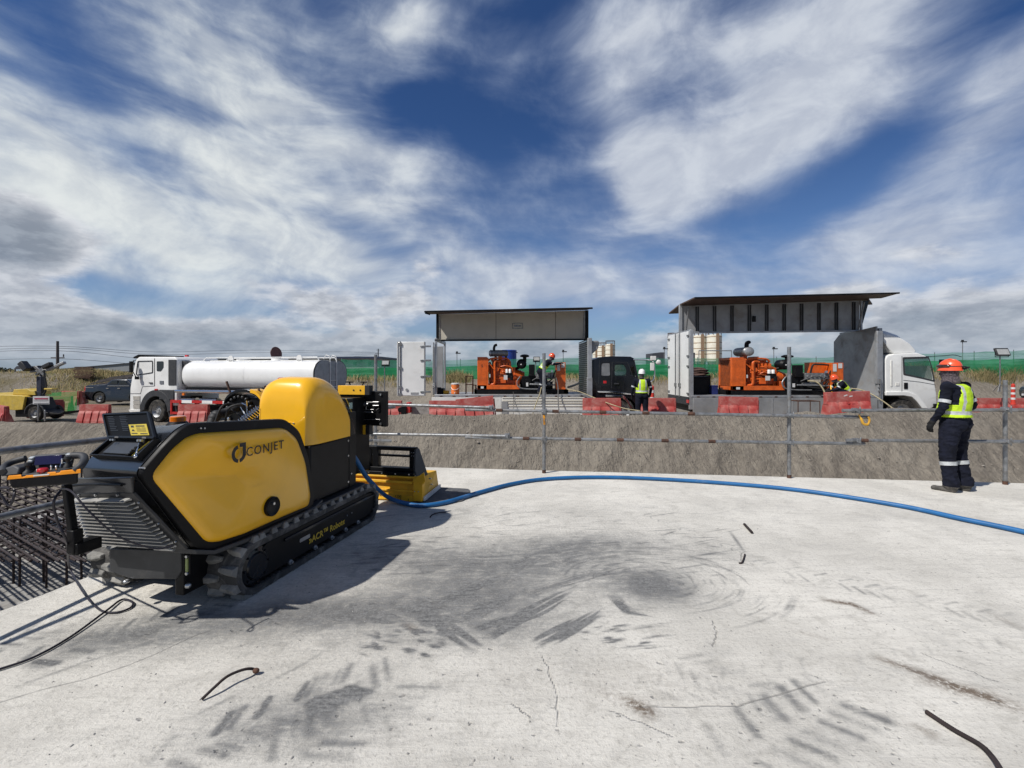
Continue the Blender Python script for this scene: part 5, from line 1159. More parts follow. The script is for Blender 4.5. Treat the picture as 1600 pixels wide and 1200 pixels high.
# green sheet hung over two more barriers
gs = thing('green_sheeted_barriers', 'two barriers wrapped in bright green sheeting left of the black pickup', 'sheeted barrier', (P(98, 640, 24.5).x, 24.5, gz(P(98, 640, 24.5).x, 24.5)))
q = local_mb(gs); y0 = 24.2
for (x0, x1, yt, yb, Y0) in ((76, 119, 612, 645, 23.9),):
    a, b_ = P(x0 - 12, yt + 3, Y0), P(x1, yt - 1, Y0); c_, d_ = P(x1, yb - 2, Y0), P(x0 - 12, yb + 3, Y0); q.add([a, b_, c_, d_], [(0, 1, 2, 3)]); q.add([b_, b_ + Vector((-2.2 * .93, 2.2, 0)), c_ + Vector((-2.2 * .93, 2.2, 0)), c_], [(0, 1, 2, 3)])
gm2 = netmat('bright_green_sheet', (.09, .62, .20), .45, .70); q.build('sheet', gm2, gs, smooth=0)
for (pc, yt, Y, rz) in ((92, 619, 24.9, .15), (112, 611, 26.2, -.2)):
    o = bar0.copy(); col.objects.link(o); o.name = 'wrapped_barrier'; p = P(pc, yt, Y); 
    for k in ('label', 'category', 'group'):
        if k in o: del o[k]
    o.parent = gs; o.location = p - Vector((0, 0, .8)) - gs.location; o.rotation_euler = (0, 0, rz)

# ================================================================ box trucks with raised wings
YN, YF, YC = 16.7, 19.0, 17.85
def X16(px, Y=YN): return (px - 800) / K * Y
def Z16(py, Y=YN): return HC - (py - HY) / K * Y
def cab(parent, base, outl, y0, y1, paint, wins, arch, name='cab'):
    """cab-over body: side outline (x,z) px pairs, windows cut right through"""
    q = local_mb(parent); q.prism(outl, 'y', y0, y1); c_ = q.build(name, paint, parent, bevel=.035, smooth=35, seg=3)
    cu = local_mb(parent)
    for wn in wins: cu.prism(rounded(wn, .06), 'y', y0 + .04, y1 - .04) if False else cu.prism(rounded(wn, .06), 'y', y0 - .2, y1 + .2)
    cu.cyl((arch[0], y0 - .2, arch[1]), (arch[0], y0 + .55, arch[1]), arch[2], n=28); cu.cyl((arch[0], y1 - .55, arch[1]), (arch[0], y1 + .2, arch[1]), arch[2], n=28)
    bpy.context.view_layer.update(); boolcut(c_, cu, paint)
    return c_
def deck_truck(name, label, xr, xh, gate_m, zdeck, ground):
    t = thing(name, label, 'truck', ((xr + xh) / 2, YC, ground))
    q = local_mb(t); q.b2(xr, xh, YN + .02, YF - .02, zdeck - .10, zdeck); q.build('bed', 'alup', t)
    q = local_mb(t); q.b2(xr, xh, YN - .03, YN + .02, zdeck - .075, zdeck + .012); e_ = q.build('edge_rail', 'alu', t, bevel=.006)
    q = local_mb(t)
    for k in range(12): x_ = xr + .2 + k * (xh - xr - .3) / 11.5; q.b2(x_, x_ + .09, YN - .045, YN - .028, zdeck - .06, zdeck - .03)
    q.build('latches', 'rust', e_)
    q = local_mb(t); q.b2(xr + .1, xh + 1.5, YC - .42, YC - .32, ground + .45, zdeck - .1); q.b2(xr + .1, xh + 1.5, YC + .32, YC + .42, ground + .45, zdeck - .1); q.b2(xr + .05, xr + .12, YN + .2, YF - .2, ground + .45, zdeck - .15); q.build('chassis', 'black', t)
    bx = t.location
    for xw in (xr + 1.5, ): 
        for yw, sd_ in ((YN + .25 - bx.y, -1), (YF - .25 - bx.y, 1)): wheel(t, (xw - bx.x, yw, .47), .47, .42, sd_)
    return t
# --- left truck
XR, XH = X16(679), X16(921); ZD = Z16(617); G1 = gz(0, 16.9)
t1 = deck_truck('wing_truck', 'left wing-body truck with black cab, cream raised wing and open bed carrying an orange generator', XR, XH, 'whited', ZD, G1)
q = local_mb(t1); q.b2(X16(675), X16(783), YN - .07, YN - .035, Z16(649), ZD - .085); q.build('side_gate', 'whited', t1, bevel=.006)
q = local_mb(t1); q.b2(X16(783.5), X16(914), YN - .065, YN - .035, Z16(649), ZD - .085); g2_ = q.build('ribbed_side_gate', 'whited', t1, bevel=.004)
q = local_mb(t1)
for ya, yb in ((621, 622.2), (625, 627), (629, 630.6), (634, 634.8)): q.b2(X16(785), X16(913), YN - .085, YN - .064, Z16(yb), Z16(ya))
q.build('slats', 'cream', g2_, bevel=.004)
q = local_mb(t1); q.b2(X16(784), X16(793), YN - .10, YN - .06, Z16(648), Z16(627)); q.build('gate_post', 'alup', g2_)
q = local_mb(t1); q.b2(XR, XR + .08, YN, YN + .12, ZD, Z16(530)); q.b2(XR, XR + .08, YF - .12, YF, ZD, Z16(530)); q.b2(XR, XR + .08, YN, YF, Z16(533), Z16(530) + .05); rf = q.build('rear_frame', 'alu', t1, bevel=.01)
q = local_mb(t1); q.cyl((XR - .03, YN - .03, ZD), (XR - .03, YN - .03, Z16(535)), .02, n=8)
for k in range(3): q.cyl((XR - .06, YN - .06, ZD + .25 + .06 * k), (XR + .02, YN - .06, ZD + .3 + .06 * k), .018, n=8)
q.build('latch_rod', 'galv', rf)
def truck_door(px0, px1, y0, y1, Y, m, hinges):
    q = local_mb(t1); a, b_ = X16(px0, Y), X16(px1, Y); q.b2(a, b_, Y - .03, Y + .03, Z16(y1, Y), Z16(y0, Y)); d_ = q.build('rear_door', m, t1, bevel=.02)
    if hinges:
        q = local_mb(t1)
        for yy in (541, 563, 588, 612): q.b2(b_ - .18, b_ + .20, Y - .055, Y - .03, Z16(yy + 1.6, Y), Z16(yy - 1.2, Y))
        q.build_each('hinge', 'galv', d_, bevel=.006)
        q = local_mb(t1); q.cyl((a + .12, Y - .055, Z16(y1 + 1, Y)), (a + .12, Y - .055, Z16(y0 - 1, Y)), .018, n=8)
        for yy in (y0 + 4, 575, 605, y1 - 2): q.b2(a + .06, a + .18, Y - .07, Y - .03, Z16(yy + 2, Y), Z16(yy - 2, Y))
        q.build('lock_rod', 'galv', d_)
        q = local_mb(t1); q.b2(a + .50, a + .78, Y - .04, Y - .03, Z16(616, Y), Z16(613, Y)); q.lathe((a + .36, Y - .035, Z16(609, Y)), [(.05, -.02), (.05, .0)], 'y', 12); q.b2(a + .02, a + .05, Y - .05, Y - .03, Z16(y1, Y), Z16(y0, Y)); q.b2(b_ - .05, b_ - .02, Y - .05, Y - .03, Z16(y1, Y), Z16(y0, Y)); q.build('door_fittings', 'alup', d_)
    return d_
truck_door(620.5, 665, 534, 618.5, YN, 'white', True)
truck_door(676, 692.5, 541, 616, YF, 'alup', False)
q = local_mb(t1); q.b2(XH - .05, XH, YN + .14, YF, ZD, Z16(532)); hb = q.build('headboard', 'alup', t1)
q = local_mb(t1)
for k in range(26): z_ = ZD + .04 + k * .078; q.b2(XH - .075, XH - .045, YN + .2, YF - .1, z_, z_ + .035)
q.build('ribs', 'black', hb)
q = local_mb(t1); q.b2(XH - .06, XH + .09, YN - .02, YN + .14, Z16(645), Z16(528)); q.b2(XH - .1, XH + .1, YN - .05, YN - .02, Z16(645), Z16(590)); q.build('corner_post', 'alu', t1, bevel=.01)
o_ = [(X16(923), Z16(532)), (X16(936), Z16(532)), (X16(937), Z16(537)), (X16(935), Z16(545)), (X16(926), Z16(553)), (X16(923), Z16(556))]
q = local_mb(t1); q.prism(o_, 'y', YN + .1, YF - .2); df = q.build('roof_fairing', 'alup', t1, bevel=.02)
q = local_mb(t1)
for yy in (534, 537): q.b2(X16(922.5), X16(937), YN + .06, YN + .1, Z16(yy + .7), Z16(yy))
q.build('fairing_ribs', 'alu', df)
# raised wing, cream inside
zl, zr, bl, br = Z16(491, YC), Z16(485, YC), Z16(532, YC), Z16(530.5, YC); xl_, xr_ = X16(684, YC), X16(916, YC)
def slab(q, pts, n_, th): q.loft([[Vector(p) for p in pts], [Vector(p) + Vector(n_) * th for p in pts]])
q = local_mb(t1); slab(q, [(xl_, YC, bl), (xr_, YC, br), (xr_, YC, zr), (xl_, YC, zl)], (0, 1, 0), .05); wp = q.build('wing_panel', 'cream', t1)
q = local_mb(t1)
for px in (775, 868): x_ = X16(px, YC); q.b2(x_ - .008, x_ + .008, YC - .006, YC + .01, bl + .03, zr - .05)
q.build('panel_joints', 'brownp', wp)
q = local_mb(t1); q.bar((xl_, YC - .02, bl + .0), (xr_, YC - .02, br), .07, .06); q.bar((xl_ - .01, YC - .02, bl), (xl_ - .01, YC - .02, zl), .09, .07); q.bar((xr_ + .02, YC - .02, br - .05), (xr_ + .02, YC - .02, zr), .12, .08); q.build('wing_frame', 'black', wp, bevel=.008)
q = local_mb(t1); q.cyl((xl_ + .12, YC - .1, bl + .05), (xl_ + .12, YC - .3, zl - .1), .03, n=10); q.cyl((xr_ - .12, YC - .1, br + .05), (xr_ - .12, YC - .3, zr - .1), .03, n=10); q.build_each('lift_ram', 'galv', wp)
q = local_mb(t1); a, b_ = X16(800.5, YC), X16(817, YC); 
for (u0, u1, v0, v1_) in ((a, b_, 504.8, 505.6), (a, b_, 512.8, 513.6), (a, a + .02, 505, 513.4), (b_ - .02, b_, 505, 513.4)): q.b2(u0, u1, YC - .02, YC - .002, Z16(v1_, YC), Z16(v0, YC))
q.b2(a + .07, b_ - .07, YC - .012, YC - .002, Z16(510.5, YC), Z16(508, YC)); q.build('type_plate', 'galv', wp)
yf = 16.45; al_, ar_ = X16(664, yf), X16(925, yf)
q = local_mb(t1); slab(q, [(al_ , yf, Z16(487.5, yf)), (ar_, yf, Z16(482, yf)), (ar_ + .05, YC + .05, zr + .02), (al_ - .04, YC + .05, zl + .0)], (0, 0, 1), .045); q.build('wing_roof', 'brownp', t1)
q = local_mb(t1); q.bar((al_ - .02, yf - .01, Z16(487.2, yf)), (ar_ + .02, yf - .01, Z16(481.7, yf)), .07, .05); q.bar((al_, yf, Z16(489, yf)), (al_ + .18, yf + .05, Z16(491, yf)), .05); q.build('wing_edge', 'black', t1)
# black cab
oz = lambda px, py, Y=YN: (X16(px, Y), Z16(py, Y))
ou = [oz(923, 640), oz(922.5, 572), oz(927, 563), oz(937, 558), oz(955, 556.5), oz(986, 557), oz(992, 560), oz(998, 588), oz(999, 612), oz(1000, 650), oz(955, 650), oz(940, 640)]
arc_ = (X16(974), G1 + .46, .52)
c1_ = cab(t1, None, ou, YN + .05, YF - .1, 'blackg', [[oz(940.5, 567.5), oz(953, 567), oz(953.5, 587), oz(940, 587)], [oz(961, 569.5), oz(975, 569.5), oz(979.5, 578), oz(978, 586.5), oz(961, 587)], [oz(986, 572), oz(991, 571), oz(994, 588), oz(986, 589)]], arc_)
q = local_mb(t1); y_ = YN + .06
q.prism(rounded([oz(940.5, 567.5), oz(953, 567), oz(953.5, 587), oz(940, 587)], .06), 'y', y_, y_ + .01); q.build('rear_window', mat('dusty_grey_blind', (.20, .21, .22), .6), t1)
q = local_mb(t1); q.prism(rounded([oz(961, 569.5), oz(975, 569.5), oz(979.5, 578), oz(978, 586.5), oz(961, 587)], .06), 'y', y_, y_ + .008); q.build('side_window', 'green_glass', t1)
q = local_mb(t1)
for a_, b2 in ((oz(957, 566), oz(956, 607)), (oz(957, 566), oz(981, 566)), (oz(981, 566), oz(990, 590)), (oz(937, 563), oz(936, 600))): q.bar((a_[0], y_ - .012, a_[1]), (b2[0], y_ - .012, b2[1]), .018, .012)
q.b2(X16(960), X16(967), y_ - .04, y_ - .01, Z16(600.5), Z16(598.5)); q.build('door_lines', 'trim', t1)
q = local_mb(t1); pts = [oz(933, 611), oz(955, 611), oz(990, 615.5), oz(990, 617.5), oz(955, 614), oz(935, 613.5)]; q.prism(pts, 'y', y_ - .05, y_ - .005); q.prism([oz(946, 617), oz(975, 618), oz(982, 626), oz(988, 638), oz(985, 638), oz(978, 626), oz(970, 620.5), oz(946, 620)], 'y', y_ - .06, y_ - .005); q.build('chrome_fender', 'chrome', t1, bevel=.006)
q = local_mb(t1); q.b2(X16(943), X16(948), y_ - .02, y_ - .008, Z16(599), Z16(595)); q.build('red_emblem', 'redlens', t1)
q = local_mb(t1); xm = X16(1012, 16.2)
q.tube(bez([(X16(997, 16.5), 16.55, Z16(596, 16.5)), (X16(1015, 16.2), 16.2, Z16(597, 16.2)), (X16(1022, 16.2), 16.2, Z16(590, 16.2)), (X16(1022, 16.2), 16.2, Z16(570, 16.2)), (X16(1016, 16.2), 16.2, Z16(563, 16.2)), (X16(990, 16.6), 16.6, Z16(562, 16.6))], 5), .022, 8); ma = q.build('mirror_arm', 'chrome', t1)
q = local_mb(t1); q.b2(X16(1015.5, 16.2), X16(1021, 16.2), 16.1, 16.18, Z16(579, 16.2), Z16(567, 16.2)); q.b2(X16(1016, 16.2), X16(1024, 16.2), 16.1, 16.2, Z16(563, 16.2), Z16(556.5, 16.2)); q.ell((X16(1028, 16.2), 16.15, Z16(566, 16.2)), (.10, .05, .09)); q.build('mirrors', 'whited', ma, bevel=.01)
bx = t1.location; wheel(t1, (X16(974) - bx.x, YN + .22 - bx.y, .46), .46, .30, -1); wheel(t1, (X16(974) - bx.x, YF - .22 - bx.y, .46), .46, .30, 1)
# --- right truck
XR2, XH2 = X16(1080), X16(1372); ZD2 = Z16(618); G2 = gz(10, 16.9)
t2 = deck_truck('wing_truck', 'right wing-body truck with white cab, ribbed raised wing and open bed carrying an orange generator', XR2, XH2, 'alup', ZD2, G2)
q = local_mb(t2); q.b2(X16(1082), X16(1369), YN - .07, YN - .035, Z16(649), ZD2 - .085); gt = q.build('side_gate', 'alup', t2, bevel=.006)
q = local_mb(t2)
for px in (1140, 1205, 1236, 1290, 1345): q.b2(X16(px), X16(px) + .03, YN - .08, YN - .068, Z16(647), ZD2 - .1)
q.build('gate_joints', 'alu', gt)
q = local_mb(t2); q.b2(XR2 - .06, XR2 - .02, YN + .05, YF, Z16(621), Z16(517)); dl = q.build('rear_door', 'white', t2, bevel=.015)
q = local_mb(t2); q.b2(XR2 - .065, XR2 - .055, YC - .015, YC + .015, Z16(621), Z16(518)); q.build('door_joint', 'black', dl)
q = local_mb(t2)
for yy in (YC - .22, YC + .22, YN + .55, YF - .5):
    if yy in (YC - .22, YC + .22): q.cyl((XR2 - .09, yy, Z16(622)), (XR2 - .09, yy, Z16(516)), .020, n=8)
for yy in (YN + .12, YF - .12):
    for zz in (Z16(524), Z16(556), Z16(572), Z16(615)): q.b2(XR2 - .10, XR2 - .06, yy - .10, yy + .08, zz - .03, zz + .03)
for yy in (YC - .3, YC + .16): q.b2(XR2 - .11, XR2 - .06, yy, yy + .14, Z16(606), Z16(600))
q.build('lock_rods', 'galv', dl)
q = local_mb(t2); q.b2(XR2 - .06, XR2 + .08, YN - .02, YN + .10, Z16(640), Z16(516)); q.b2(XR2 - .02, XR2 + .08, YF - .1, YF, ZD2, Z16(519)); q.b2(XR2 - .03, XR2 + .06, YN, YF, Z16(519), Z16(514.5)); q.build('rear_frame', 'alu', t2, bevel=.01)
q = local_mb(t2); q.b2(XR2 - .06, XR2 + .1, YN + .02, YF, Z16(633), Z16(621)); rb2 = q.build('rear_bumper', 'trim', t2)
q = local_mb(t2); q.b2(XR2 - .08, XR2 - .05, YN + .05, YN + .25, Z16(630), Z16(625)); q.build('tail_light', 'redlens', rb2)
hbp = [(YN + .1, ZD2), (YF, ZD2), (YF, Z16(528)), (YF - .30, Z16(517)), (YN + .1, Z16(509.5))]
q = local_mb(t2); q.loft([[(XH2, y, z) for y, z in hbp], [(XH2 + .06, y, z) for y, z in hbp]]); q.build('headboard', 'alup', t2)
q = local_mb(t2); q.b2(XH2 - .06, XH2 + .16, YN - .03, YN + .10, Z16(600), Z16(517)); q.b2(XH2 - .02, XH2 + .16, YN - .03, YN + .10, Z16(640), Z16(600)); q.b2(XH2 + .16, XH2 + .28, YN + .15, YF - .1, ZD2, Z16(512)); pc2 = q.build('corner_post', 'alu', t2, bevel=.012)
q = local_mb(t2); q.cyl((XH2 + .03, YN - .06, Z16(628)), (XH2 + .03, YN - .06, Z16(592)), .022, n=8)
for k in range(3): q.b2(XH2 - .03, XH2 + .10, YN - .08, YN - .03, Z16(600 + 6 * k), Z16(598 + 6 * k))
q.build('latch', 'galv', pc2)
zl, zr, bl, br = Z16(478, YC), Z16(470, YC), Z16(520, YC), Z16(517, YC); xl_, xr_ = X16(1066, YC), X16(1343, YC)
q = local_mb(t2); slab(q, [(xl_, YC, bl), (xr_, YC, br), (xr_, YC, zr), (xl_, YC, zl)], (0, 1, 0), .05); wp = q.build('wing_panel', 'alup', t2)
for k in range(10):
    x_ = xl_ + (xr_ - xl_) * (k + .85) / 10.2; zt_ = zl + (zr - zl) * (k + 1) / 10.2 - .05
    for dx_ in (-.055, .025): 
        q = local_mb(t2); q.b2(x_ + dx_, x_ + dx_ + .035, YC - .045, YC, bl + .06, zt_); q.build('wing_rib', 'trim', wp)
q = local_mb(t2); q.bar((xl_ - .05, YC - .03, bl), (xr_ + .05, YC - .03, br), .07, .07); q.bar((xl_ - .08, YC - .03, bl), (xl_ - .08, YC - .03, zl + .05), .12, .08); q.bar((xr_ + .04, YC - .03, br), (xr_ + .04, YC - .03, zr), .07, .07); q.build('wing_frame', 'alu', wp, bevel=.01)
q = local_mb(t2); q.cyl((xl_ + .1, YC - .12, bl + .05), (xl_ + .1, YC - .4, zl - .1), .028, n=10); q.cyl((xr_ - .12, YC - .1, br + .05), (xr_ - .12, YC - .4, zr - .1), .028, n=10); q.build_each('lift_ram', 'galv', wp)
q = local_mb(t2); q.b2(X16(1175, YC), X16(1180, YC), YC - .05, YC - .02, Z16(503, YC), Z16(494, YC)); q.build('wing_latch', 'black', wp)
yf = 16.2; cl_, cr_ = (X16(1080, YC), YC + .03, zl + .02), (X16(1378, YC), YC + .03, zr + .10)
nl_, nr2 = (X16(1085, yf), yf, Z16(466.5, yf)), (X16(1403, yf), yf, Z16(459, yf))
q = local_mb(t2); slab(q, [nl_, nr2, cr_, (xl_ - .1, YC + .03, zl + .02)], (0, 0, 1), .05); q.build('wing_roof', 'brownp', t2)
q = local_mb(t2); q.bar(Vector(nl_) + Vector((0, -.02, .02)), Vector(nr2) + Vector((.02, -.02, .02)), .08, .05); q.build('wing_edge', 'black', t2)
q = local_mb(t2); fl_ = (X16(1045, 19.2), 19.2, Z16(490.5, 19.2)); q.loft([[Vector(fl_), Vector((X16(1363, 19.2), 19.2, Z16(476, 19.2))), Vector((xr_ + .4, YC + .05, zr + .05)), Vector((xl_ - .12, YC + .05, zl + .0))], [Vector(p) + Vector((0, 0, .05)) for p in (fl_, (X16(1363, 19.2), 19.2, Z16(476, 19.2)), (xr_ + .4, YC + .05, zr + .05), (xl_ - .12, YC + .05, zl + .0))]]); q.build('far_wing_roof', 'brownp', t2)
q = local_mb(t2); tri = [Vector((xr_ + .08, YC + .05, br)), Vector((xr_ + .08, YC + .05, zr)), Vector((X16(1366, YC), YC + .25, zr + .05))]; q.loft([tri, [p + Vector((0, .04, 0)) for p in tri]]); q.build('end_gusset', 'black', t2)
# white cab with roof fairing
ou = [oz(1386, 617), oz(1385, 562), oz(1388, 556), oz(1400, 552.5), oz(1435, 551), oz(1449, 556), oz(1456, 572), oz(1462, 595), oz(1465.5, 615), oz(1466, 634), oz(1452, 641), oz(1440, 632), oz(1425, 618)]
arc_ = (X16(1414), G2 + .46, .50)
wn2 = [oz(1414.5, 560.5), oz(1452, 560), oz(1456, 572), oz(1460, 594), oz(1440, 589), oz(1416, 584)]
c2_ = cab(t2, None, ou, YN + .05, YF - .1, 'white', [wn2], arc_)
q = local_mb(t2); q.prism(rounded(wn2, .05), 'y', YN + .06, YN + .068); q.build('side_window', 'green_glass', t2)
q = local_mb(t2); fr_ = rounded([oz(1412, 558), oz(1453, 557), oz(1458, 572), oz(1463, 597), oz(1440, 591.5), oz(1413, 586)], .05); wi_ = rounded(wn2, .05)
q.loft([[(x, YN + .045, z) for x, z in fr_], [(x, YN + .045, z) for x, z in wi_]], cap=False); q.build('window_seal', 'trim', t2)
q = local_mb(t2); q.tube([(X16(1425) + .17 * math.cos(R(a)), YN + .45 + .05 * math.cos(R(a)), Z16(590) + .19 * math.sin(R(a))) for a in range(0, 360, 24)], .018, 6, closed=True); q.b2(X16(1400), X16(1412), YN + .5, YN + 1.0, Z16(600), Z16(568)); q.build('steering_wheel', 'black', t2)
for pts in ([oz(1411, 556), oz(1411, 590), oz(1411, 617)], [oz(1413, 594), oz(1440, 597), oz(1462, 601)]):
    q = local_mb(t2); q.tube([(x, YN + .048, z) for x, z in pts], .008, 5); q.build('door_seam', 'trim', t2)
q = local_mb(t2); q.b2(X16(1414), X16(1420), YN + .03, YN + .05, Z16(608), Z16(598)); q.build('door_handle', 'black', t2, bevel=.01); q = local_mb(t2); q.b2(X16(1460), X16(1466), YN + .0, YN + .4, Z16(638), Z16(631)); q.build('bumper_step', 'black', t2, bevel=.01)
q = local_mb(t2); q.b2(X16(1401), X16(1407), YN + .035, YN + .05, Z16(603), Z16(598)); q.b2(X16(1393), X16(1396), YN + .035, YN + .05, Z16(604), Z16(563)); q.build('cab_side_trim', 'whited', t2, bevel=.01)
q = local_mb(t2); pts = [oz(1384, 612), oz(1418, 612), oz(1432, 617), oz(1442, 628), oz(1450, 638), oz(1440, 638), oz(1432, 627), oz(1424, 620), oz(1412, 618), oz(1384, 618)]; q.prism(pts, 'y', YN - .02, YN + .08); q.build('wheel_arch', 'white', t2, bevel=.015)
dfo = [oz(1386, 514), oz(1392, 514), oz(1412, 521), oz(1428, 533), oz(1438, 546), oz(1436, 551), oz(1402, 552), oz(1396, 547), oz(1386, 530)]
secs = []
for k, (yy, sc_) in enumerate(((YN + .15, .80), (YN + .30, .95), (YC - .3, 1.0), (YC + .3, 1.0), (YF - .35, .95), (YF - .2, .80))):
    cx0, cz0 = oz(1400, 552); secs.append([(cx0 + (x - cx0) * (1 if x < cx0 + .1 else .9 + .1 * sc_), yy, cz0 + (z - cz0) * sc_) for x, z in dfo])
q = local_mb(t2); q.loft(secs); q.build('roof_fairing', 'white', t2, bevel=.03, smooth=60)
q = local_mb(t2); q.b2(X16(1381.5), X16(1386), YN + .3, YF - .3, ZD2, Z16(530)); q.build('cab_gap', 'black', t2)
q = local_mb(t2); q.tube(bez([(X16(1450), YN + .1, Z16(557)), (X16(1470), YN - .1, Z16(556)), (X16(1482), YN - .2, Z16(555)), (X16(1492), YN - .25, Z16(558))], 5), .012, 6); q.b2(X16(1459), X16(1464), YN - .3, YN - .2, Z16(580), Z16(562)); q.build('mirror_arm', 'black', t2)
bx = t2.location; wheel(t2, (X16(1414) - bx.x, YN + .22 - bx.y, .46), .46, .30, -1); wheel(t2, (X16(1414) - bx.x, YF - .22 - bx.y, .46), .46, .30, 1)

# ================================================================ orange generator sets
def genset(px0, px1, Y, zb, label, flip_cab):
    g = thing('generator_set', label, 'generator', (X16(px0, Y), Y, zb), 0, 'orange diesel generator sets on the truck beds'); s_ = X16(px1, Y) - X16(px0, Y); k = s_ / 3.57
    def b(name, m, f, bevel=.008, sm=40, parent=None, each=False):
        q = MB(); q.T = Matrix.Diagonal((k, 1, 1, 1)); f(q)
        return (q.build_each(name, m, parent or g, bevel=bevel, smooth=sm) if each else q.build(name, m, parent or g, bevel=bevel, smooth=sm))
    b('skid', 'black', lambda q: (q.b2(0, 3.57, 0, .12, 0, .17), q.b2(0, 3.57, .95, 1.07, 0, .17), q.b2(0, .1, 0, 1.07, 0, .17), q.b2(3.4, 3.57, 0, 1.07, 0, .17), q.b2(.9, 3.4, .1, .95, .05, .15)))
    rd = b('radiator', 'orange', lambda q: (q.b2(.12, .48, -.02, .12, .17, 1.38), q.b2(.12, .48, .95, 1.09, .17, 1.38), q.b2(.12, .48, .12, .95, 1.28, 1.38), q.b2(.12, .48, .12, .95, .17, .30), q.b2(.17, .42, .12, .95, .30, 1.28)))
    b('radiator_core', 'oranged', lambda q: [q.b2(.125, .165, .15 + j * .075, .19 + j * .075, .32, 1.26) for j in range(11)] and None or q.b2(.15, .17, .12, .95, .3, 1.28), parent=rd, bevel=0)
    b('base_rail', 'orange', lambda q: (q.b2(.12, 1.72, -.02, .10, .17, .33), q.b2(.12, 1.72, .95, 1.05, .17, .33), q.b2(.48, .54, -.02, .06, .33, 1.34), q.b2(1.55, 1.72, 0, .12, .30, .50)), each=True)
    def eng(q):
        q.b2(.62, 1.45, .22, .85, .38, .98); q.b2(.66, 1.40, .30, .78, .98, 1.22); q.b2(.95, 1.38, .14, .30, .70, .92); q.cyl((.56, .5, .62), (.62, .5, .62), .26, n=20); q.cyl((.5, .5, .95), (.60, .5, .95), .14, n=16)
        for j in range(6): x_ = .72 + j * .12; q.b2(x_, x_ + .07, .16, .30, 1.0, 1.16); q.cyl((x_ + .03, .10, .80), (x_ + .03, .22, 1.04), .022, n=8); q.cyl((x_ + .03, .26, 1.2), (x_ + .03, .26, 1.27), .02, n=6)
        q.cyl((.75, .14, .58), (1.3, .14, .58), .05, n=10); q.b2(1.0, 1.2, .08, .22, .40, .62); q.cyl((.85, .06, .92), (.85, .26, .92), .09, n=14); q.b2(.62, 1.5, .3, .8, .30, .40)
        q.b2(.62, 1.32, .34, .74, 1.22, 1.30)
    en = b('engine_block', 'orange', eng)
    b('dark_manifold', 'oranged', lambda q: (q.b2(.60, 1.30, .12, .28, .46, .54), q.cyl((.64, .12, 1.1), (.64, .12, .5), .03, n=8), q.b2(1.05, 1.45, .13, .21, .95, 1.0), q.cyl((.98, .1, .75), (1.4, .1, .66), .028, n=8), q.cyl((1.1, .1, .86), (1.42, .1, .84), .018, n=8), q.cyl((.8, .1, .68), (1.1, .1, .64), .02, n=8), q.b2(.55, .60, .1, .9, .4, 1.2)), parent=en)
    def pipes(q):
        q.tube(bez([(.98, .08, 1.20), (.84, .05, 1.23), (.78, .04, 1.15), (.78, .04, .8), (.78, .04, .45), (.72, .06, .36), (.52, .1, .34)], 6), .045, 10)
        q.tube(bez([(.50, .02, 1.18), (.62, .02, 1.08), (.74, .0, .92), (.80, .02, .85)], 4), .016, 8); q.tube(bez([(1.0, .05, 1.02), (1.2, .0, 1.05), (1.42, .02, .98), (1.48, .04, .8)], 5), .022, 8); q.tube(bez([(1.0, .04, .78), (1.1, -.01, .84), (1.22, .02, .78), (1.2, .05, .7)], 5), .020, 8); q.tube([(.95, .02, 1.14), (.95, .02, .95), (1.3, .02, .9)], .015, 8)
        q.tube(bez([(.5, .1, 1.24), (.7, .1, 1.33), (1.2, .15, 1.33), (1.35, .2, 1.22)], 6), .035, 8)
    b('coolant_pipes', 'orange', pipes, bevel=0)
    b('cross_member', 'orange', lambda q: (q.b2(.9, 1.05, .25, .7, 1.30, 1.42), q.cyl((1.52, .5, .62), (1.78, .5, .62), .34, .26, n=24), q.cyl((1.78, .5, .62), (1.92, .5, .62), .26, .2, n=24), q.b2(1.45, 1.56, .2, .85, .3, 1.0)))
    if flip_cab:   # muffler seen end-on
        mf = b('muffler', 'galv', lambda q: (q.lathe((.62, .0, 1.60), [(.001, -.09), (.13, -.08), (.17, -.03), (.17, .75), (.1, .82), (.001, .83)], 'y', 24),), sm=35)
        b('muffler_end', 'alu', lambda q: (q.lathe((.62, -.06, 1.60), [(.001, -.052), (.10, -.045), (.15, -.01), (.15, .02)], 'y', 24),), parent=mf, sm=35)
        b('exhaust_stack', 'black', lambda q: q.tube(bez([(.62, .12, 1.72), (.62, .12, 1.84), (.63, .10, 1.92), (.63, -.02, 1.94)], 5), .065, 12), bevel=0)
        b('riser', 'orange', lambda q: q.b2(.56, .68, .2, .5, 1.22, 1.48))
    else:
        mf = b('muffler', 'galv', lambda q: q.lathe((.60, .35, 1.53), [(.001, -.02), (.10, .0), (.125, .04), (.125, .62), (.09, .68), (.001, .69)], 'x', 24), sm=35)
        b('muffler_end', 'alu', lambda q: q.lathe((.56, .35, 1.53), [(.001, -.03), (.08, -.02), (.128, .03), (.135, .07)], 'x', 24), parent=mf, sm=35)
        b('exhaust_stack', 'black', lambda q: q.tube(bez([(.74, .32, 1.60), (.74, .32, 1.74), (.78, .32, 1.83), (.86, .32, 1.85)], 5), .05, 12), bevel=0)
        b('riser', 'rust', lambda q: (q.cyl((.8, .35, 1.28), (.8, .35, 1.44), .05, n=10), q.cyl((1.2, .35, 1.28), (1.2, .35, 1.44), .05, n=10)))
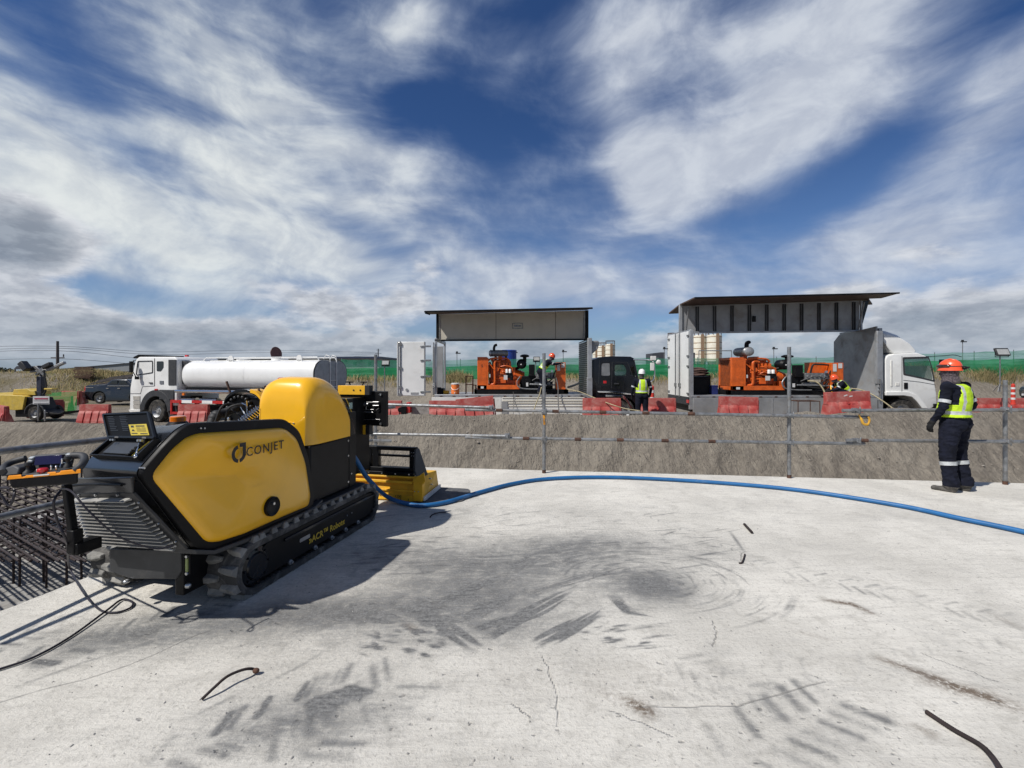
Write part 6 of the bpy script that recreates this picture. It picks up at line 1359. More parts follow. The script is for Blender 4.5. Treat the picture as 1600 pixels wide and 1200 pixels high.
    ac = b('air_cleaner', 'black', lambda q: (q.lathe((1.80, .16, 1.12), [(.001, -.12), (.12, -.11), (.19, -.04), (.19, .30), (.001, .32)], 'y', 24), q.lathe((1.92, .25, 1.20), [(.07, 0), (.07, .17), (.17, .19), (.18, .24), (.10, .28), (.001, .29)], 'z', 24), q.cyl((1.72, .25, 1.0), (1.5, .4, .9), .06, n=10)), sm=35)
    b('clip', 'paper', lambda q: q.box((1.78, .035, 1.10), (.05, .01, .04)), parent=ac)
    b('controller_box', 'black', lambda q: (q.b2(2.08, 2.30, .05, .3, .72, 1.10), q.b2(2.06, 2.32, .04, .3, .66, .72)))
    pm = b('high_pressure_pump', 'black', lambda q: (q.b2(1.80, 2.55, .15, .9, .17, .66), q.cyl((1.75, .5, .45), (1.85, .5, .45), .25, n=20), q.b2(2.55, 3.0, .2, .8, .17, .45), q.b2(1.95, 2.15, .05, .2, .3, .55)))
    b('pump_head', 'galv', lambda q: (q.b2(2.35, 3.05, .02, .16, .56, .80), [q.cyl((2.42 + .13 * j, -.02, .68), (2.42 + .13 * j, .03, .68), .035, n=8) for j in range(5)], q.b2(2.3, 2.9, .05, .15, .36, .44), q.cyl((2.1, .02, .36), (3.1, .02, .33), .03, n=8)), parent=pm)
    cbn = b('control_cabinet', 'orange', lambda q: (q.loft([[(3.10, -.05, .17), (3.46, -.05, .17), (3.46, -.05, 1.18), (3.10, -.05, 1.18)], [(3.10, .55, .17), (3.46, .55, .17), (3.46, .55, 1.18), (3.10, .55, 1.18)]]), q.b2(3.10, 3.46, -.06, -.05, .17, .80) if not flip_cab else q.b2(2.62, 3.10, .25, .6, .80, 1.20)))
    b('notices', 'paper', lambda q: (q.b2(3.14, 3.25, -.062, -.058, .86, 1.14), q.b2(3.30, 3.42, -.062, -.058, .98, 1.16)), parent=cbn, bevel=0)
    fl_ = b('fuel_filters', 'white', lambda q: (q.lathe((1.24, -.02, .78), [(.05, 0), (.05, .13), (.04, .15), (.001, .15)], 'z', 12), q.lathe((1.36, -.02, .78), [(.05, 0), (.05, .13), (.04, .15), (.001, .15)], 'z', 12)), parent=en, sm=35)
    b('filter_bracket', 'black', lambda q: (q.b2(1.20, 1.46, -.03, .08, .60, .78), q.lathe((1.42, -.04, .50), [(.055, 0), (.055, .16), (.001, .16)], 'z', 12)), parent=en)
    b('sticker', 'paper', lambda q: (q.b2(1.12, 1.26, -.045, -.035, .53, .70), q.b2(.57, .61, .0, .03, .62, .74), q.b2(.25, .36, -.026, -.021, .20, .28), q.b2(1.97, 2.05, .035, .04, .28, .42)), parent=en, bevel=0, each=True)
    hz_ = lambda pts, r_, m: b('hose', m, lambda q: q.tube(bez(pts, 6), r_, 8), bevel=0)
    hz_([(1.75, .0, .66), (1.62, -.05, .45), (1.70, -.06, .25), (2.0, -.05, .19), (2.5, -.05, .18)], .022, 'galv'); hz_([(2.55, .1, .8), (2.6, .05, 1.1), (2.8, .05, 1.12), (3.1, .1, 1.1)], .03, 'rubber2'); hz_([(2.7, .0, .4), (2.95, -.05, .55), (3.05, -.03, .8), (3.12, 0, .9)], .02, 'rubber2'); hz_([(2.2, .0, .5), (2.6, -.08, .7), (2.9, -.08, .6), (3.1, 0, .62)], .018, 'hosegr'); hz_([(2.4, 0, .3), (2.8, -.08, .26), (3.0, -.08, .5)], .016, 'rubber2')
    b('gauge', 'chrome', lambda q: (q.lathe((2.95, -.02, .85), [(.001, -.03), (.045, -.03), (.045, .02)], 'y', 14), q.cyl((2.9, .0, .5), (2.93, 0, .85), .014, n=8)), bevel=0)
    return g
ge1 = genset(741, 888, 17.25, ZD + .01, 'orange generator with lengthwise silver muffler on the bed of the left truck', False)
ge2 = genset(1137, 1322, 17.0, ZD2 + .01, 'orange generator with muffler seen end-on, on the bed of the right truck', True)
# the number and marks on the radiator posts
text('5', .14, 'ink', 'lettering', ge1, (.26, -.024, 1.0), Matrix.Rotation(R(90), 3, 'X'))
# ================================================================ water tanker
OT = Vector((-8.18, 19.0, gz(-12, 21))); fT = Vector((-9.59, 2.5, 0)).normalized(); thT = math.atan2(fT.y, fT.x)
tk = thing('tanker_truck', 'white water tanker truck with open brown hatch on top, parked facing left', 'tanker truck', OT, thT)
nT = Vector((-math.sin(thT), math.cos(thT), 0))        # local +y, towards the camera
def TL(px, py, y=0.0):
    p0 = OT + nT * y; a = (px - 800) / K      # world X = a*Y on line p0 + fT*t
    t_ = (a * p0.y - p0.x) / (fT.x - a * fT.y); Y = p0.y + fT.y * t_; return Vector((t_, y, HC - (py - HY) / K * Y - OT.z))
def tb(name, m, f, parent=None, bevel=0, sm=40, **k):
    q = MB(); f(q); return q.build(name, m, parent or tk, bevel=bevel, smooth=sm, **k)
tA, tB = TL(290, 569), TL(490, 559); ztop = (tA.z + tB.z) / 2; zbot = TL(490, 606).z - .12; TW = 2.25
def tsec(x, sc=1.0):
    pts = rrect(-TW, 0, zbot, ztop + .02, .55, 7); cy, cz = -TW / 2, (zbot + ztop) / 2
    return [(x, cy + (y - cy) * sc, cz + (z - cz) * sc) for y, z in pts]
xf = TL(280, 590).x
tb('tank', 'tank', lambda q: q.loft([tsec(0, .97), tsec(.02, 1.0), tsec(xf - .40, 1.0), tsec(xf - .22, .985), tsec(xf - .08, .94), tsec(xf, .84), tsec(xf + .06, .70), tsec(xf + .08, .4)]), sm=50)
tb('end_rim', 'black', lambda q: (q.loft([tsec(-.02, 1.008), tsec(.015, 1.008)], cap=False), q.loft([tsec(-.02, 1.008), tsec(-.02, .98)], cap=False)))
tb('rear_end', mat('grey_tank_end', (.36, .37, .40), .45, coat=.2, dirt=.2), lambda q: q.loft([tsec(-.03, .975), tsec(.0, .975)]))
tb('weld_seam', 'tank', lambda q: [q.loft([tsec(x_, 1.004), tsec(x_ + .03, 1.004)], cap=False) for x_ in (xf * .5,)])
rl_ = lambda pts, r_=.022, m='white', nm='top_rail': tb(nm, m, lambda q: q.tube(pts, r_, 6))
for y_ in (-.55, -1.75):
    rl_([(.15, y_, ztop + .02), (.25, y_, ztop + .17), (xf - .9, y_, ztop + .17), (xf - .7, y_, ztop + .02)])
tb('catwalk', 'whited', lambda q: q.b2(.4, xf - .8, -1.55, -.85, ztop + .02, ztop + .06))
for px in (360, 467): 
    c_ = TL(px, 556, -.35); tb('lifting_eye', 'white', lambda q: (q.lathe((c_.x, -.38, ztop + .12), [(.07, -.02), (.14, -.02), (.14, .02), (.07, .02)], 'y', 18), q.b2(c_.x - .14, c_.x + .14, -.40, -.36, ztop - .08, ztop + .06)))
m1 = TL(433, 548, -1.1); tb('manhole', 'white', lambda q: q.lathe((m1.x - .15, -1.1, ztop), [(.36, 0), (.34, .14), (.001, .15)], n=24))
tb('manhole_lid', mat('brown_lid', (.10, .035, .028), .5), lambda q: q.lathe((0, 0, 0), [(.001, -.02), (.30, -.02), (.31, .0), (.30, .02), (.001, .02)], 'y', 24), sm=35)
lid2 = [o for o in kids(tk) if o.name.startswith('manhole_lid')][0]; lid2.location = (m1.x + .05, -1.1, ztop + .36); lid2.rotation_euler = (R(15), R(-62), R(70))
m2 = TL(381, 552, -1.1); tb('manhole', 'white', lambda q: q.lathe((m2.x, -1.1, ztop), [(.30, 0), (.30, .10), (.001, .12)], n=24))
rl_([(-.06, -1.0, .5), (-.06, -1.0, ztop + .02), (-.02, -1.0, ztop + .22), (.15, -1.0, ztop + .27), (.26, -1.0, ztop + .1)], .02, 'white', 'ladder_rail'); rl_([(-.06, -1.45, .5), (-.06, -1.45, ztop + .02), (-.02, -1.45, ztop + .22), (.15, -1.45, ztop + .27), (.26, -1.45, ztop + .1)], .02, 'white', 'ladder_rail')
for k in range(6): rl_([(-.06, -1.0, .55 + .28 * k), (-.06, -1.45, .55 + .28 * k)], .014, 'white', 'ladder_rung')
rl_([(-.02, -1.95, .75), (-.45, -1.95, .9), (-.50, -1.95, 1.3), (-.50, -2.4, 1.32), (-.05, -2.4, 1.32)], .02, 'whited', 'handrail')
def sprayer(q):
    q.b2(-1.15, -.1, -2.0, -1.9, .98, 1.04); q.cyl((-.55, -1.95, 1.04), (-.55, -1.95, 1.55), .05, n=10); q.cyl((-1.0, -1.95, 1.04), (-1.0, -1.95, 1.45), .05, n=10); q.b2(-1.2, -.3, -1.98, -1.92, 1.42, 1.50); q.cyl((-.55, -2.0, 1.6), (-.55, -1.6, 1.7), .06, n=10)
spr = tb('spray_pipes', 'whited', sprayer)
tb('spray_arms', 'black', lambda q: (q.bar((-.5, -1.95, 1.5), (-.35, -1.95, 1.85), .04), q.bar((-.9, -1.95, 1.5), (-1.1, -1.95, 1.85), .04), q.bar((-.5, -1.95, 1.55), (-1.2, -1.95, 1.48), .03), q.b2(-1.25, -.95, -2.0, -1.9, 1.83, 1.88), q.b2(-.55, -.2, -2.0, -1.9, 1.83, 1.88)), parent=spr)
tb('red_block', 'rust', lambda q: q.b2(-1.3, -.5, -2.1, -1.9, .78, .96), parent=spr)
# chassis, guards
tb('chassis', 'black', lambda q: (q.b2(-.3, xf + 2.6, -1.55, -.70, .62, .92), q.b2(.3, xf - .1, -TW + .2, -.2, zbot - .12, zbot + .05), q.b2(xf - 2.1, xf - .6, -.7, -.15, .5, 1.02), q.b2(xf - .4, xf + .4, -.8, -.2, .6, 1.2)))
g_ = TL(277, 611); g2 = TL(540, 611); tb('silver_pipe', 'chrome', lambda q: (q.cyl((.2, .06, g_.z + .0), (g_.x, .06, g_.z), .075, n=16), q.ell((g_.x, .06, g_.z), (.06, .075, .075))))
sA, sB, sC = TL(270, 627), TL(312, 627), TL(410, 627); sD = TL(270, 645)
def guard(q, x0, x1): q.b2(x0, x1, .0, .05, sA.z - .065, sA.z + .065)
n_ = 12; xs_ = [sA.x - k * (sA.x - .6) / n_ for k in range(n_ + 1)]
for k in range(n_): tb('guard_stripe', 'red' if k % 2 == 0 else 'white', lambda q: guard(q, xs_[k + 1], xs_[k]))
tb('side_guard', 'white', lambda q: q.b2(.6, sA.x - .5, .0, .05, sD.z - .05, sD.z + .05)); tb('guard_bracket', 'red', lambda q: (q.b2(sA.x, sA.x + .07, .0, .06, sD.z - .07, sA.z + .065), q.b2(sA.x - .5, sA.x, .0, .05, sD.z - .05, sD.z + .05), q.b2(sA.x - .5, sA.x - .42, .0, .05, sD.z, sA.z)))
tb('air_tank', 'chrome', lambda q: (q.cyl((sA.x - 1.1, -.25, .98), (sA.x - .1, -.25, .98), .17, n=16), q.cyl((sA.x - 2.3, -.25, .98), (sA.x - 1.4, -.25, .98), .17, n=16)))
tb('side_lamp', 'amber', lambda q: q.box(TL(287, 616, .08), (.12, .06, .10)))
for xw in (1.6, 3.0):
    for y_, s_ in ((-.18, 1), (-TW + .18, -1)): wheel(tk, (xw, y_, .50), .50, .34, s_)
# cab
def zt(px, py, y=0.0): p = TL(px, py, y); return (p.x, p.z)
ou = [zt(276, 634), zt(276, 562), zt(272, 557.5), zt(216, 557.5), zt(211, 562), zt(205.5, 588), zt(202.5, 606), zt(201.5, 640), zt(204, 643), zt(219, 643), zt(222, 634)]
q = MB(); q.prism([p for p in ou], 'y', -TW + .02, -.02); cabT = q.build('cab', 'white', tk, bevel=.05, smooth=35, seg=3)
wT = TL(244, 640); fwn = rounded([zt(215, 564.5), zt(238, 564), zt(238, 582), zt(212.5, 586)], .05); rwn = rounded([zt(244.5, 564.5), zt(255, 564.5), zt(255, 574), zt(251, 580), zt(244.5, 580)], .05)
q = MB(); q.prism(fwn, 'y', -TW - .2, .3); q.cyl((wT.x, -.62, .52), (wT.x, .3, .52), .68, n=32); q.cyl((wT.x, -TW - .2, .52), (wT.x, -TW + .62, .52), .68, n=32); boolcut(cabT, q, 'white')
tb('side_window', mat('smoky_glass', (.02, .025, .03), .06, var=0, spec=.6, alpha=.9), lambda q: q.prism(fwn, 'y', -.05, -.04)); tb('rear_window', 'glass', lambda q: q.prism(rwn, 'y', -.03, -.008))
def zb(pts): return [zt(*p) for p in pts]
tb('window_seals', 'trim', lambda q: (q.tube([(x, -.012, z) for x, z in fwn], .022, 5, closed=True)))
tb('rear_panel', 'trim', lambda q: (q.prism(zb([(263, 562), (275, 562), (275, 602), (263, 602)]), 'y', -TW, .005), q.prism(zb([(276, 563), (284, 566), (284, 600), (276, 600)]), 'y', -TW + .3, -.25)), bevel=.01)
tb('cab_vent', mat('vent_grey', (.16, .17, .19), .6), lambda q: q.prism(zb([(249.5, 595), (255, 595), (255, 600), (249.5, 600)]), 'y', -.02, .006))
tb('door_seams', 'trim', lambda q: (q.tube([(x, -.014, z) for x, z in zb([(241, 560), (241, 603)])], .013, 5), q.tube([(x, -.014, z) for x, z in zb([(241, 603), (222, 604), (219, 615), (203, 615)])], .010, 5), q.b2(TL(238, 598).x, TL(233, 598).x, -.02, .02, TL(236, 598.5).z - .02, TL(236, 598.5).z + .03)))
ar = [zt(263, 602), zt(262, 617), zt(255, 619)]; 
def archf(q):
    out = [(wT.x + .95 * math.cos(R(a)), .52 + .97 * math.sin(R(a))) for a in range(-4, 185, 9)]; inn = [(wT.x + .67 * math.cos(R(a)), .52 + .67 * math.sin(R(a))) for a in range(184, -5, -9)]
    q.prism(out + inn, 'y', -.5, .03); q.b2(wT.x - 1.05, wT.x - .2, -.5, .025, 1.05, 1.50)
tb('wheel_arch', 'trim', archf, bevel=.02); tb('mud_flap', 'trim', lambda q: q.bar((wT.x - .75, -.1, 1.1), (wT.x - .95, -.1, .25), .10, .5))
tb('arch_lamp', 'redlens', lambda q: q.box(TL(244, 608.5, .03), (.16, .04, .06)))
tb('step_panel', mat('dusty_step_plate', (.42, .40, .36), .7, dirt=.4), lambda q: [q.prism(zb([(208, y0), (218.5, y0), (218.5, y0 + 6), (208.5, y0 + 6)]), 'y', -.03, .004) for y0 in (619, 626, 632.5)])
tb('bumper_foot', 'whited', lambda q: (q.prism(zb([(201.5, 640), (222, 640), (220, 645), (204, 645)]), 'y', -TW + .1, .02), q.b2(TL(206, 650).x - .1, TL(206, 650).x + .1, -.3, -.1, .3, .5)))
tb('sun_visor', 'black', lambda q: (q.loft([[(*zt(216, 556)[:1], y, zt(216, 556)[1]) for y in (0, -TW)] + [(zt(209, 560)[0], -TW, zt(209, 560)[1]), (zt(209, 560)[0], 0, zt(209, 560)[1])], [(zt(216, 554)[0], 0, zt(216, 554)[1]), (zt(216, 554)[0], -TW, zt(216, 554)[1]), (zt(208, 558)[0], -TW, zt(208, 558)[1]), (zt(208, 558)[0], 0, zt(208, 558)[1])]])))
tb('mirrors', 'black', lambda q: (q.bar(TL(209, 563, .1), TL(204, 577, .25), .04), q.box(TL(205, 573, .25), (.10, .12, .5)), q.bar(TL(206, 578, .2), TL(213, 590, .1), .035), q.box(TL(214, 590.5, .12), (.16, .10, .14)), q.tube([TL(213, 562, .05), TL(207, 566, .15), TL(204, 578, .2), TL(208, 588, .05)], .018, 6)), bevel=.01)
tb('roof_light', 'redlens', lambda q: q.box(TL(292, 556.0, -.9), (.14, .1, .08))); tb('cab_box', 'white', lambda q: q.prism(zb([(276, 563), (302, 563), (302, 571), (290, 590), (276, 590)]), 'y', -TW + .4, -.6))
tb('box_window', 'glass', lambda q: q.prism(zb([(280, 567), (288, 567), (286, 577), (280, 577)]), 'y', -.62, -.59))
wheel(tk, (wT.x, -.17, .52), .52, .32, 1); wheel(tk, (wT.x, -TW + .17, .52), .52, .32, -1)

# ================================================================ black pickup, dark car
def XZ(px, py, Y): return ((px - 800) / K * Y, HC - (py - HY) / K * Y)
Yp = 31.0; gp_ = HC - (631 - HY) / K * Yp; pk = thing('pickup_truck', 'black double-cab pickup behind the tanker cab, tail towards the left', 'pickup truck', (XZ(165, 0, Yp)[0], Yp + .9, gp_))
o_ = [XZ(*p, Yp) for p in ((133.5, 624), (131.5, 616), (133, 603), (139, 601.5), (163, 601), (166, 600), (171, 594), (178, 592.8), (196, 593), (206, 601), (222, 604), (226, 612), (226, 625), (214, 627), (150, 628))]
q = local_mb(pk)
secs = []
for yy, ins in ((Yp + .0, .10), (Yp + .06, .0), (Yp + 1.74, .0), (Yp + 1.80, .10)): secs.append([(x, yy + (max(0, z - XZ(0, 604, Yp)[1]) * .28 if yy < Yp + 1 else -max(0, z - XZ(0, 604, Yp)[1]) * .28), z) for x, z in o_])
q.loft(secs); pb = q.build('body', 'carp', pk, bevel=.05, smooth=50, seg=3)
wq = local_mb(pk); wc = []
for px in (154.5, 212): c_ = XZ(px, 622, Yp); wc.append((c_[0], gp_ + .37)); wq.cyl((c_[0], Yp - .2, gp_ + .40), (c_[0], Yp + .4, gp_ + .40), .46, n=24); wq.cyl((c_[0], Yp + 1.4, gp_ + .40), (c_[0], Yp + 2, gp_ + .40), .46, n=24)
bpy.context.view_layer.update(); boolcut(pb, wq, 'carp')
for x, z in wc:
    for yy, s_ in ((.14, -1), (1.66, 1)): wheel(pk, (x - pk.location.x, Yp + yy - pk.location.y, .38), .38, .25, s_, 'alu', 6)
q = local_mb(pk)
for pts in (((170.5, 600.5), (174, 595), (182.5, 594.5), (183, 601.5)), ((185, 601.5), (184.8, 594.5), (194, 595), (200, 601.5))): q.prism([XZ(*p, Yp) for p in pts], 'y', Yp + .035, Yp + .09)
q.build('side_windows', 'glass', pk); q = local_mb(pk); q.b2(XZ(168, 0, Yp)[0], XZ(202, 0, Yp)[0], Yp - .01, Yp + .02, XZ(0, 603.4, Yp)[1], XZ(0, 602.4, Yp)[1])
for px in (166, 184): q.b2(XZ(px, 0, Yp)[0], XZ(px + 4, 0, Yp)[0], Yp - .03, Yp + .0, XZ(0, 607.5, Yp)[1], XZ(0, 606.3, Yp)[1])
q.b2(XZ(133, 0, Yp)[0] - .02, XZ(146, 0, Yp)[0], Yp - .005, Yp + .03, XZ(0, 606, Yp)[1], XZ(0, 605, Yp)[1]); q.build('chrome_trim', 'chrome', pk)
q = local_mb(pk); q.b2(XZ(132, 0, Yp)[0] - .02, XZ(134, 0, Yp)[0], Yp + .02, Yp + .14, XZ(0, 611, Yp)[1], XZ(0, 604, Yp)[1]); q.build('tail_light', 'redlens', pk)
q = local_mb(pk); q.b2(XZ(150, 0, Yp)[0], XZ(214, 0, Yp)[0], Yp + .1, Yp + 1.7, gp_ + .22, gp_ + .4); q.build('underbody', 'black', pk)
Yd_ = 23.0; dcg = HC - (628 - HY) / K * Yd_; dcar = thing('parked_car', 'dark grey car cut by the right picture edge', 'car', ((1590 - 800) / K * Yd_, Yd_, dcg)); q = local_mb(dcar); CX = 1.95
o_ = [XZ(*p, Yd_) for p in ((1590, 622), (1589, 612), (1592, 606), (1600, 603.5), (1612, 598), (1650, 596), (1680, 602), (1720, 606), (1730, 622), (1600, 625))]
q.prism([(x + CX, z) for x, z in o_], 'y', Yd_ - .0, Yd_ + 1.75); q.build('body', mat('dark_green_grey_car', (.02, .028, .03), .25, coat=.6, dirt=.3), dcar, bevel=.10, seg=3); q = local_mb(dcar); q.b2(XZ(1597, 0, Yd_)[0], XZ(1600, 0, Yd_)[0] + .2, Yd_ - .02, Yd_ + .02, XZ(0, 618, Yd_)[1], XZ(0, 615, Yd_)[1]); q.build('number_plate', 'paper', dcar)
for px in (1612, 1700): wheel(dcar, (XZ(px, 0, Yd_)[0] - dcar.location.x, .12, .32), .32, .22, -1)
q = local_mb(dcar); q.prism([XZ(*p, Yd_) for p in ((1604, 604), (1614, 599), (1648, 598), (1660, 604))], 'y', Yd_ - .02, Yd_ + .02); q.build('side_window', 'glass', dcar)

# ================================================================ mobile light tower
Yl = 21.0; lg_ = HC - (657.5 - HY) / K * Yl; lt = thing('light_tower', 'yellow towable light tower with folded lamps on a dark mast at the left edge', 'light tower', (XZ(30, 0, Yl)[0], Yl, lg_))
def lb(name, m, f, parent=None, bevel=.015): q = local_mb(lt); f(q); return q.build(name, m, parent or lt, bevel=bevel, smooth=40)
def LQ(q, pts, y0, y1): q.prism([XZ(*p, Yl) for p in pts], 'y', y0, y1)
lb('cover', 'ybody', lambda q: (LQ(q, ((-18, 619), (-14, 614), (0, 617), (33, 618), (39, 620), (35, 640), (22, 641), (-18, 638)), Yl, Yl + 1.1), LQ(q, ((10, 617), (12, 609), (33, 607.5), (39, 611), (45, 611), (47, 618)), Yl + .25, Yl + 1.0), LQ(q, ((58, 607), (71, 607), (71, 609), (58, 609.5)), Yl + .3, Yl + .6)))
lb('base', 'black', lambda q: (LQ(q, ((33, 620), (52, 622), (60, 640), (70, 645), (90, 646), (96, 643), (96, 647), (60, 652), (20, 652), (20, 640), (33, 640)), Yl + .1, Yl + .9),))
ms = lb('mast', mat('dark_blue_mast', (.020, .024, .045), .5, dirt=.25), lambda q: (q.b2(XZ(46, 0, Yl)[0], XZ(53.5, 0, Yl)[0], Yl + .3, Yl + .5, lg_ + .5, XZ(0, 588, Yl)[1]), q.cyl((XZ(50, 0, Yl)[0], Yl + .4, XZ(0, 590, Yl)[1]), (XZ(50, 0, Yl)[0], Yl + .4, XZ(0, 580, Yl)[1]), .05, n=8)))
lb('coiled_cable', 'rubber2', lambda q: q.tube(bez([(XZ(px, 0, Yl)[0], Yl + .35, XZ(0, py, Yl)[1]) for px, py in ((57, 578), (58, 590), (60, 603), (58, 614), (54, 616), (55, 606))], 5), .035, 8))
for i, (x0, y0, x1, y1, w_) in enumerate(((27, 566, 37, 578, .30), (58, 574, 70, 568, .22), (62, 578, 88, 566, .16), (32, 577, 46, 574, .24), (55, 567, 60, 575, .2))):
    hd = lb('lamp_head', 'lampb' if i != 2 else 'alup', lambda q: q.bar((XZ(x0, 0, Yl)[0], Yl + .2 + .1 * i, XZ(0, y0, Yl)[1]), (XZ(x1, 0, Yl)[0], Yl + .2 + .1 * i, XZ(0, y1, Yl)[1]), w_, w_ * .8), ms, .03)
lb('lamp_frame', 'galv', lambda q: (q.bar((XZ(34, 0, Yl)[0], Yl + .4, XZ(0, 581, Yl)[1]), (XZ(64, 0, Yl)[0], Yl + .4, XZ(0, 578, Yl)[1]), .10), q.bar((XZ(42, 0, Yl)[0], Yl + .4, XZ(0, 573, Yl)[1]), (XZ(56, 0, Yl)[0], Yl + .4, XZ(0, 586, Yl)[1]), .12), q.bar((XZ(56, 0, Yl)[0], Yl + .4, XZ(0, 573, Yl)[1]), (XZ(43, 0, Yl)[0], Yl + .4, XZ(0, 586, Yl)[1]), .10)), ms)
lx = XZ(53.5, 0, Yl)[0] - lt.location.x; wheel(lt, (lx, .1, .33), .33, .2, -1); wheel(lt, (lx, 1.0, .33), .33, .2, 1)
lb('stabiliser', 'galv', lambda q: q.b2(XZ(65, 0, Yl)[0], XZ(66.5, 0, Yl)[0], Yl - .2, Yl - .15, lg_, XZ(0, 630, Yl)[1])); lb('stabiliser', 'galv', lambda q: q.b2(XZ(77, 0, Yl)[0], XZ(79, 0, Yl)[0], Yl - .25, Yl - .2, lg_, XZ(0, 640, Yl)[1]))
lb('fender', 'trim', lambda q: q.tube([(XZ(43 + 0 * k, 0, Yl)[0] + .33 - .45 * math.cos(R(a)), Yl + .0, lg_ + .33 + .45 * math.sin(R(a))) for k, a in enumerate(range(0, 181, 20))], .04, 6))
sg = thing('warning_sign', 'small white board with a red title bar hung on the light tower', 'sign', (XZ(66, 0, Yl)[0], Yl - .05, XZ(0, 625, Yl)[1])); q = local_mb(sg)
q.b2(XZ(53.5, 0, Yl)[0], XZ(79, 0, Yl)[0], Yl - .06, Yl - .045, XZ(0, 631.5, Yl)[1], XZ(0, 619, Yl)[1]); bd = q.build('board', 'sign', sg); q = local_mb(sg); q.b2(XZ(56, 0, Yl)[0], XZ(77, 0, Yl)[0], Yl - .068, Yl - .06, XZ(0, 624, Yl)[1], XZ(0, 621.5, Yl)[1]); q.build('red_bar', mat('faded_red_bar', (.35, .06, .10), .6), bd)
q = local_mb(sg); q.b2(XZ(55, 0, Yl)[0], XZ(78, 0, Yl)[0], Yl - .068, Yl - .06, XZ(0, 630.6, Yl)[1], XZ(0, 629.6, Yl)[1]); q.b2(XZ(55, 0, Yl)[0], XZ(78, 0, Yl)[0], Yl - .068, Yl - .06, XZ(0, 626.3, Yl)[1], XZ(0, 625.5, Yl)[1]); q.build('text_lines', mat('grey_print', (.18, .18, .19), .6, var=0), bd)

# ================================================================ distant things
def far_prism(name, pts, Y, d, m, label=None, cat=None, parent=None, group=None):
    q = MB(); q.prism([XZ(*p, Y) for p in pts], 'y', Y, Y + d); o = q.build(name, m, parent, smooth=0)
    return tag(o, label, cat, group) if label else o
Yw = 130; wh = thing('warehouse', 'long low grey-roofed warehouse far behind the pickup and tanker', 'warehouse', (0, 0, 0))
far_prism('roof', ((62, 580), (110, 575), (205, 567.5), (300, 562), (420, 560.5), (420, 578), (105, 581.5)), Yw, 30, 'roofg', parent=wh)
far_prism('roof_edge', ((62, 579), (205, 566.6), (300, 561.2), (420, 559.7), (420, 560.6), (300, 562), (205, 567.5), (62, 580)), Yw - .3, .3, 'darkb', parent=wh); far_prism('wall', ((60, 581), (300, 581), (300, 590), (60, 590)), Yw + 4, 25, 'darkb', parent=wh)
for k in range(9): far_prism('column', ((64 + 6 * k, 581), (66 + 6 * k, 581), (66 + 6 * k, 588), (64 + 6 * k, 588)), Yw + 1, .4, 'wallg', parent=wh)
Yb = 90; w2 = thing('office_building', 'pale grey building with dark blue eave and small square windows behind the netting', 'building', (0, 0, 0))
far_prism('wall', ((405, 561), (592, 560), (592, 590), (405, 590)), Yb, 14, 'wallg', parent=w2); far_prism('eave', ((400, 557.5), (594, 557), (594, 560), (400, 560.5)), Yb - .8, 16, mat('dark_blue_eave', (.03, .045, .09), .5), parent=w2)
for px in (539, 563, 586): far_prism('window', ((px, 562.5), (px + 3, 562.5), (px + 3, 565), (px, 565)), Yb - .05, .1, 'darkb', parent=w2)
for px in (552, 575): far_prism('window', ((px, 566), (px + 5, 566), (px + 5, 571), (px, 571)), Yb - .05, .1, 'glass', parent=w2)
sh = thing('shelter', 'small dark open shelter on thin legs at the far left', 'shelter', (0, 0, 0)); far_prism('roof', ((21, 577), (26, 572), (40, 572), (44, 577)), 60, 3, 'darkb', parent=sh)
for px in (23, 41): far_prism('leg', ((px, 577), (px + .8, 577), (px + .8, 591), (px, 591)), 60, .1, 'darkb', parent=sh)
st_ = MB(); rr = random.Random(3)
for k in range(9): yy = 573.5 + 2.1 * k; st_.box((*[XZ(125 + rr.uniform(-3, 3), yy, 40)[0]], 40.5, XZ(0, yy, 40)[1]), (1.25 + rr.uniform(0, .4), .3, .075), rot=Matrix.Rotation(rr.uniform(-.05, .05), 3, 'Y'))
tag(st_.build('steel_stack', 'rust', smooth=0), 'stack of rusty steel sheets on the grassy mound', 'steel stack')
bm_ = MB()
for k in range(14): a = XZ(136 + rr.uniform(-4, 12), 605 - k * 1.1, 35); b_ = XZ(192 + rr.uniform(-8, 10), 594 - k * .8, 35); bm_.bar((a[0], 35 + .1 * k, a[1]), (b_[0], 35.4 + .1 * k, b_[1]), .12, .10)
tag(bm_.build('beam_pile', mat('grey_brown_steel', (.11, .095, .09), .7, var=.3), smooth=0), 'slanting pile of grey steel beams behind the pickup bed', 'beam pile')
dune = MB()
def pole(name, px, yt, yb, Y, r, m, label, cat, parts=None, group=None):
    x, zt_ = XZ(px, yt, Y); zb_ = XZ(px, yb, Y)[1]; o = thing(name, label, cat, (x, Y, zb_), 0, group); q = MB(); q.cyl((0, 0, -.5), (0, 0, zt_ - zb_), r, r * .75, n=10); q.build('pole', m, o); return o, zt_ - zb_
up1, hh_ = pole('utility_pole', 90, 533, 592, 70, .22, 'wood', 'tall dark utility pole far behind the light tower', 'utility pole')
q = MB(); q.b2(-1.0, 1.0, -.06, .06, hh_ - 2.6, hh_ - 2.45); q.cyl((.9, 0, hh_ - 2.4), (.9, 0, hh_ - 2.0), .08, n=8); q.build('crossarm', 'wood', up1)
up2, hh_ = pole('pylon', 591, 545, 585, 160, .22, 'darkb', 'thin distant power pylon with crossarms behind the leftmost scaffold post', 'pylon')
for dz_, w_ in ((.4, 1.5), (1.6, 2.2), (2.8, 1.8)): q = MB(); q.b2(-w_ / 2, w_ / 2, -.08, .08, hh_ - dz_ - .1, hh_ - dz_); q.build('crossarm', 'darkb', up2)
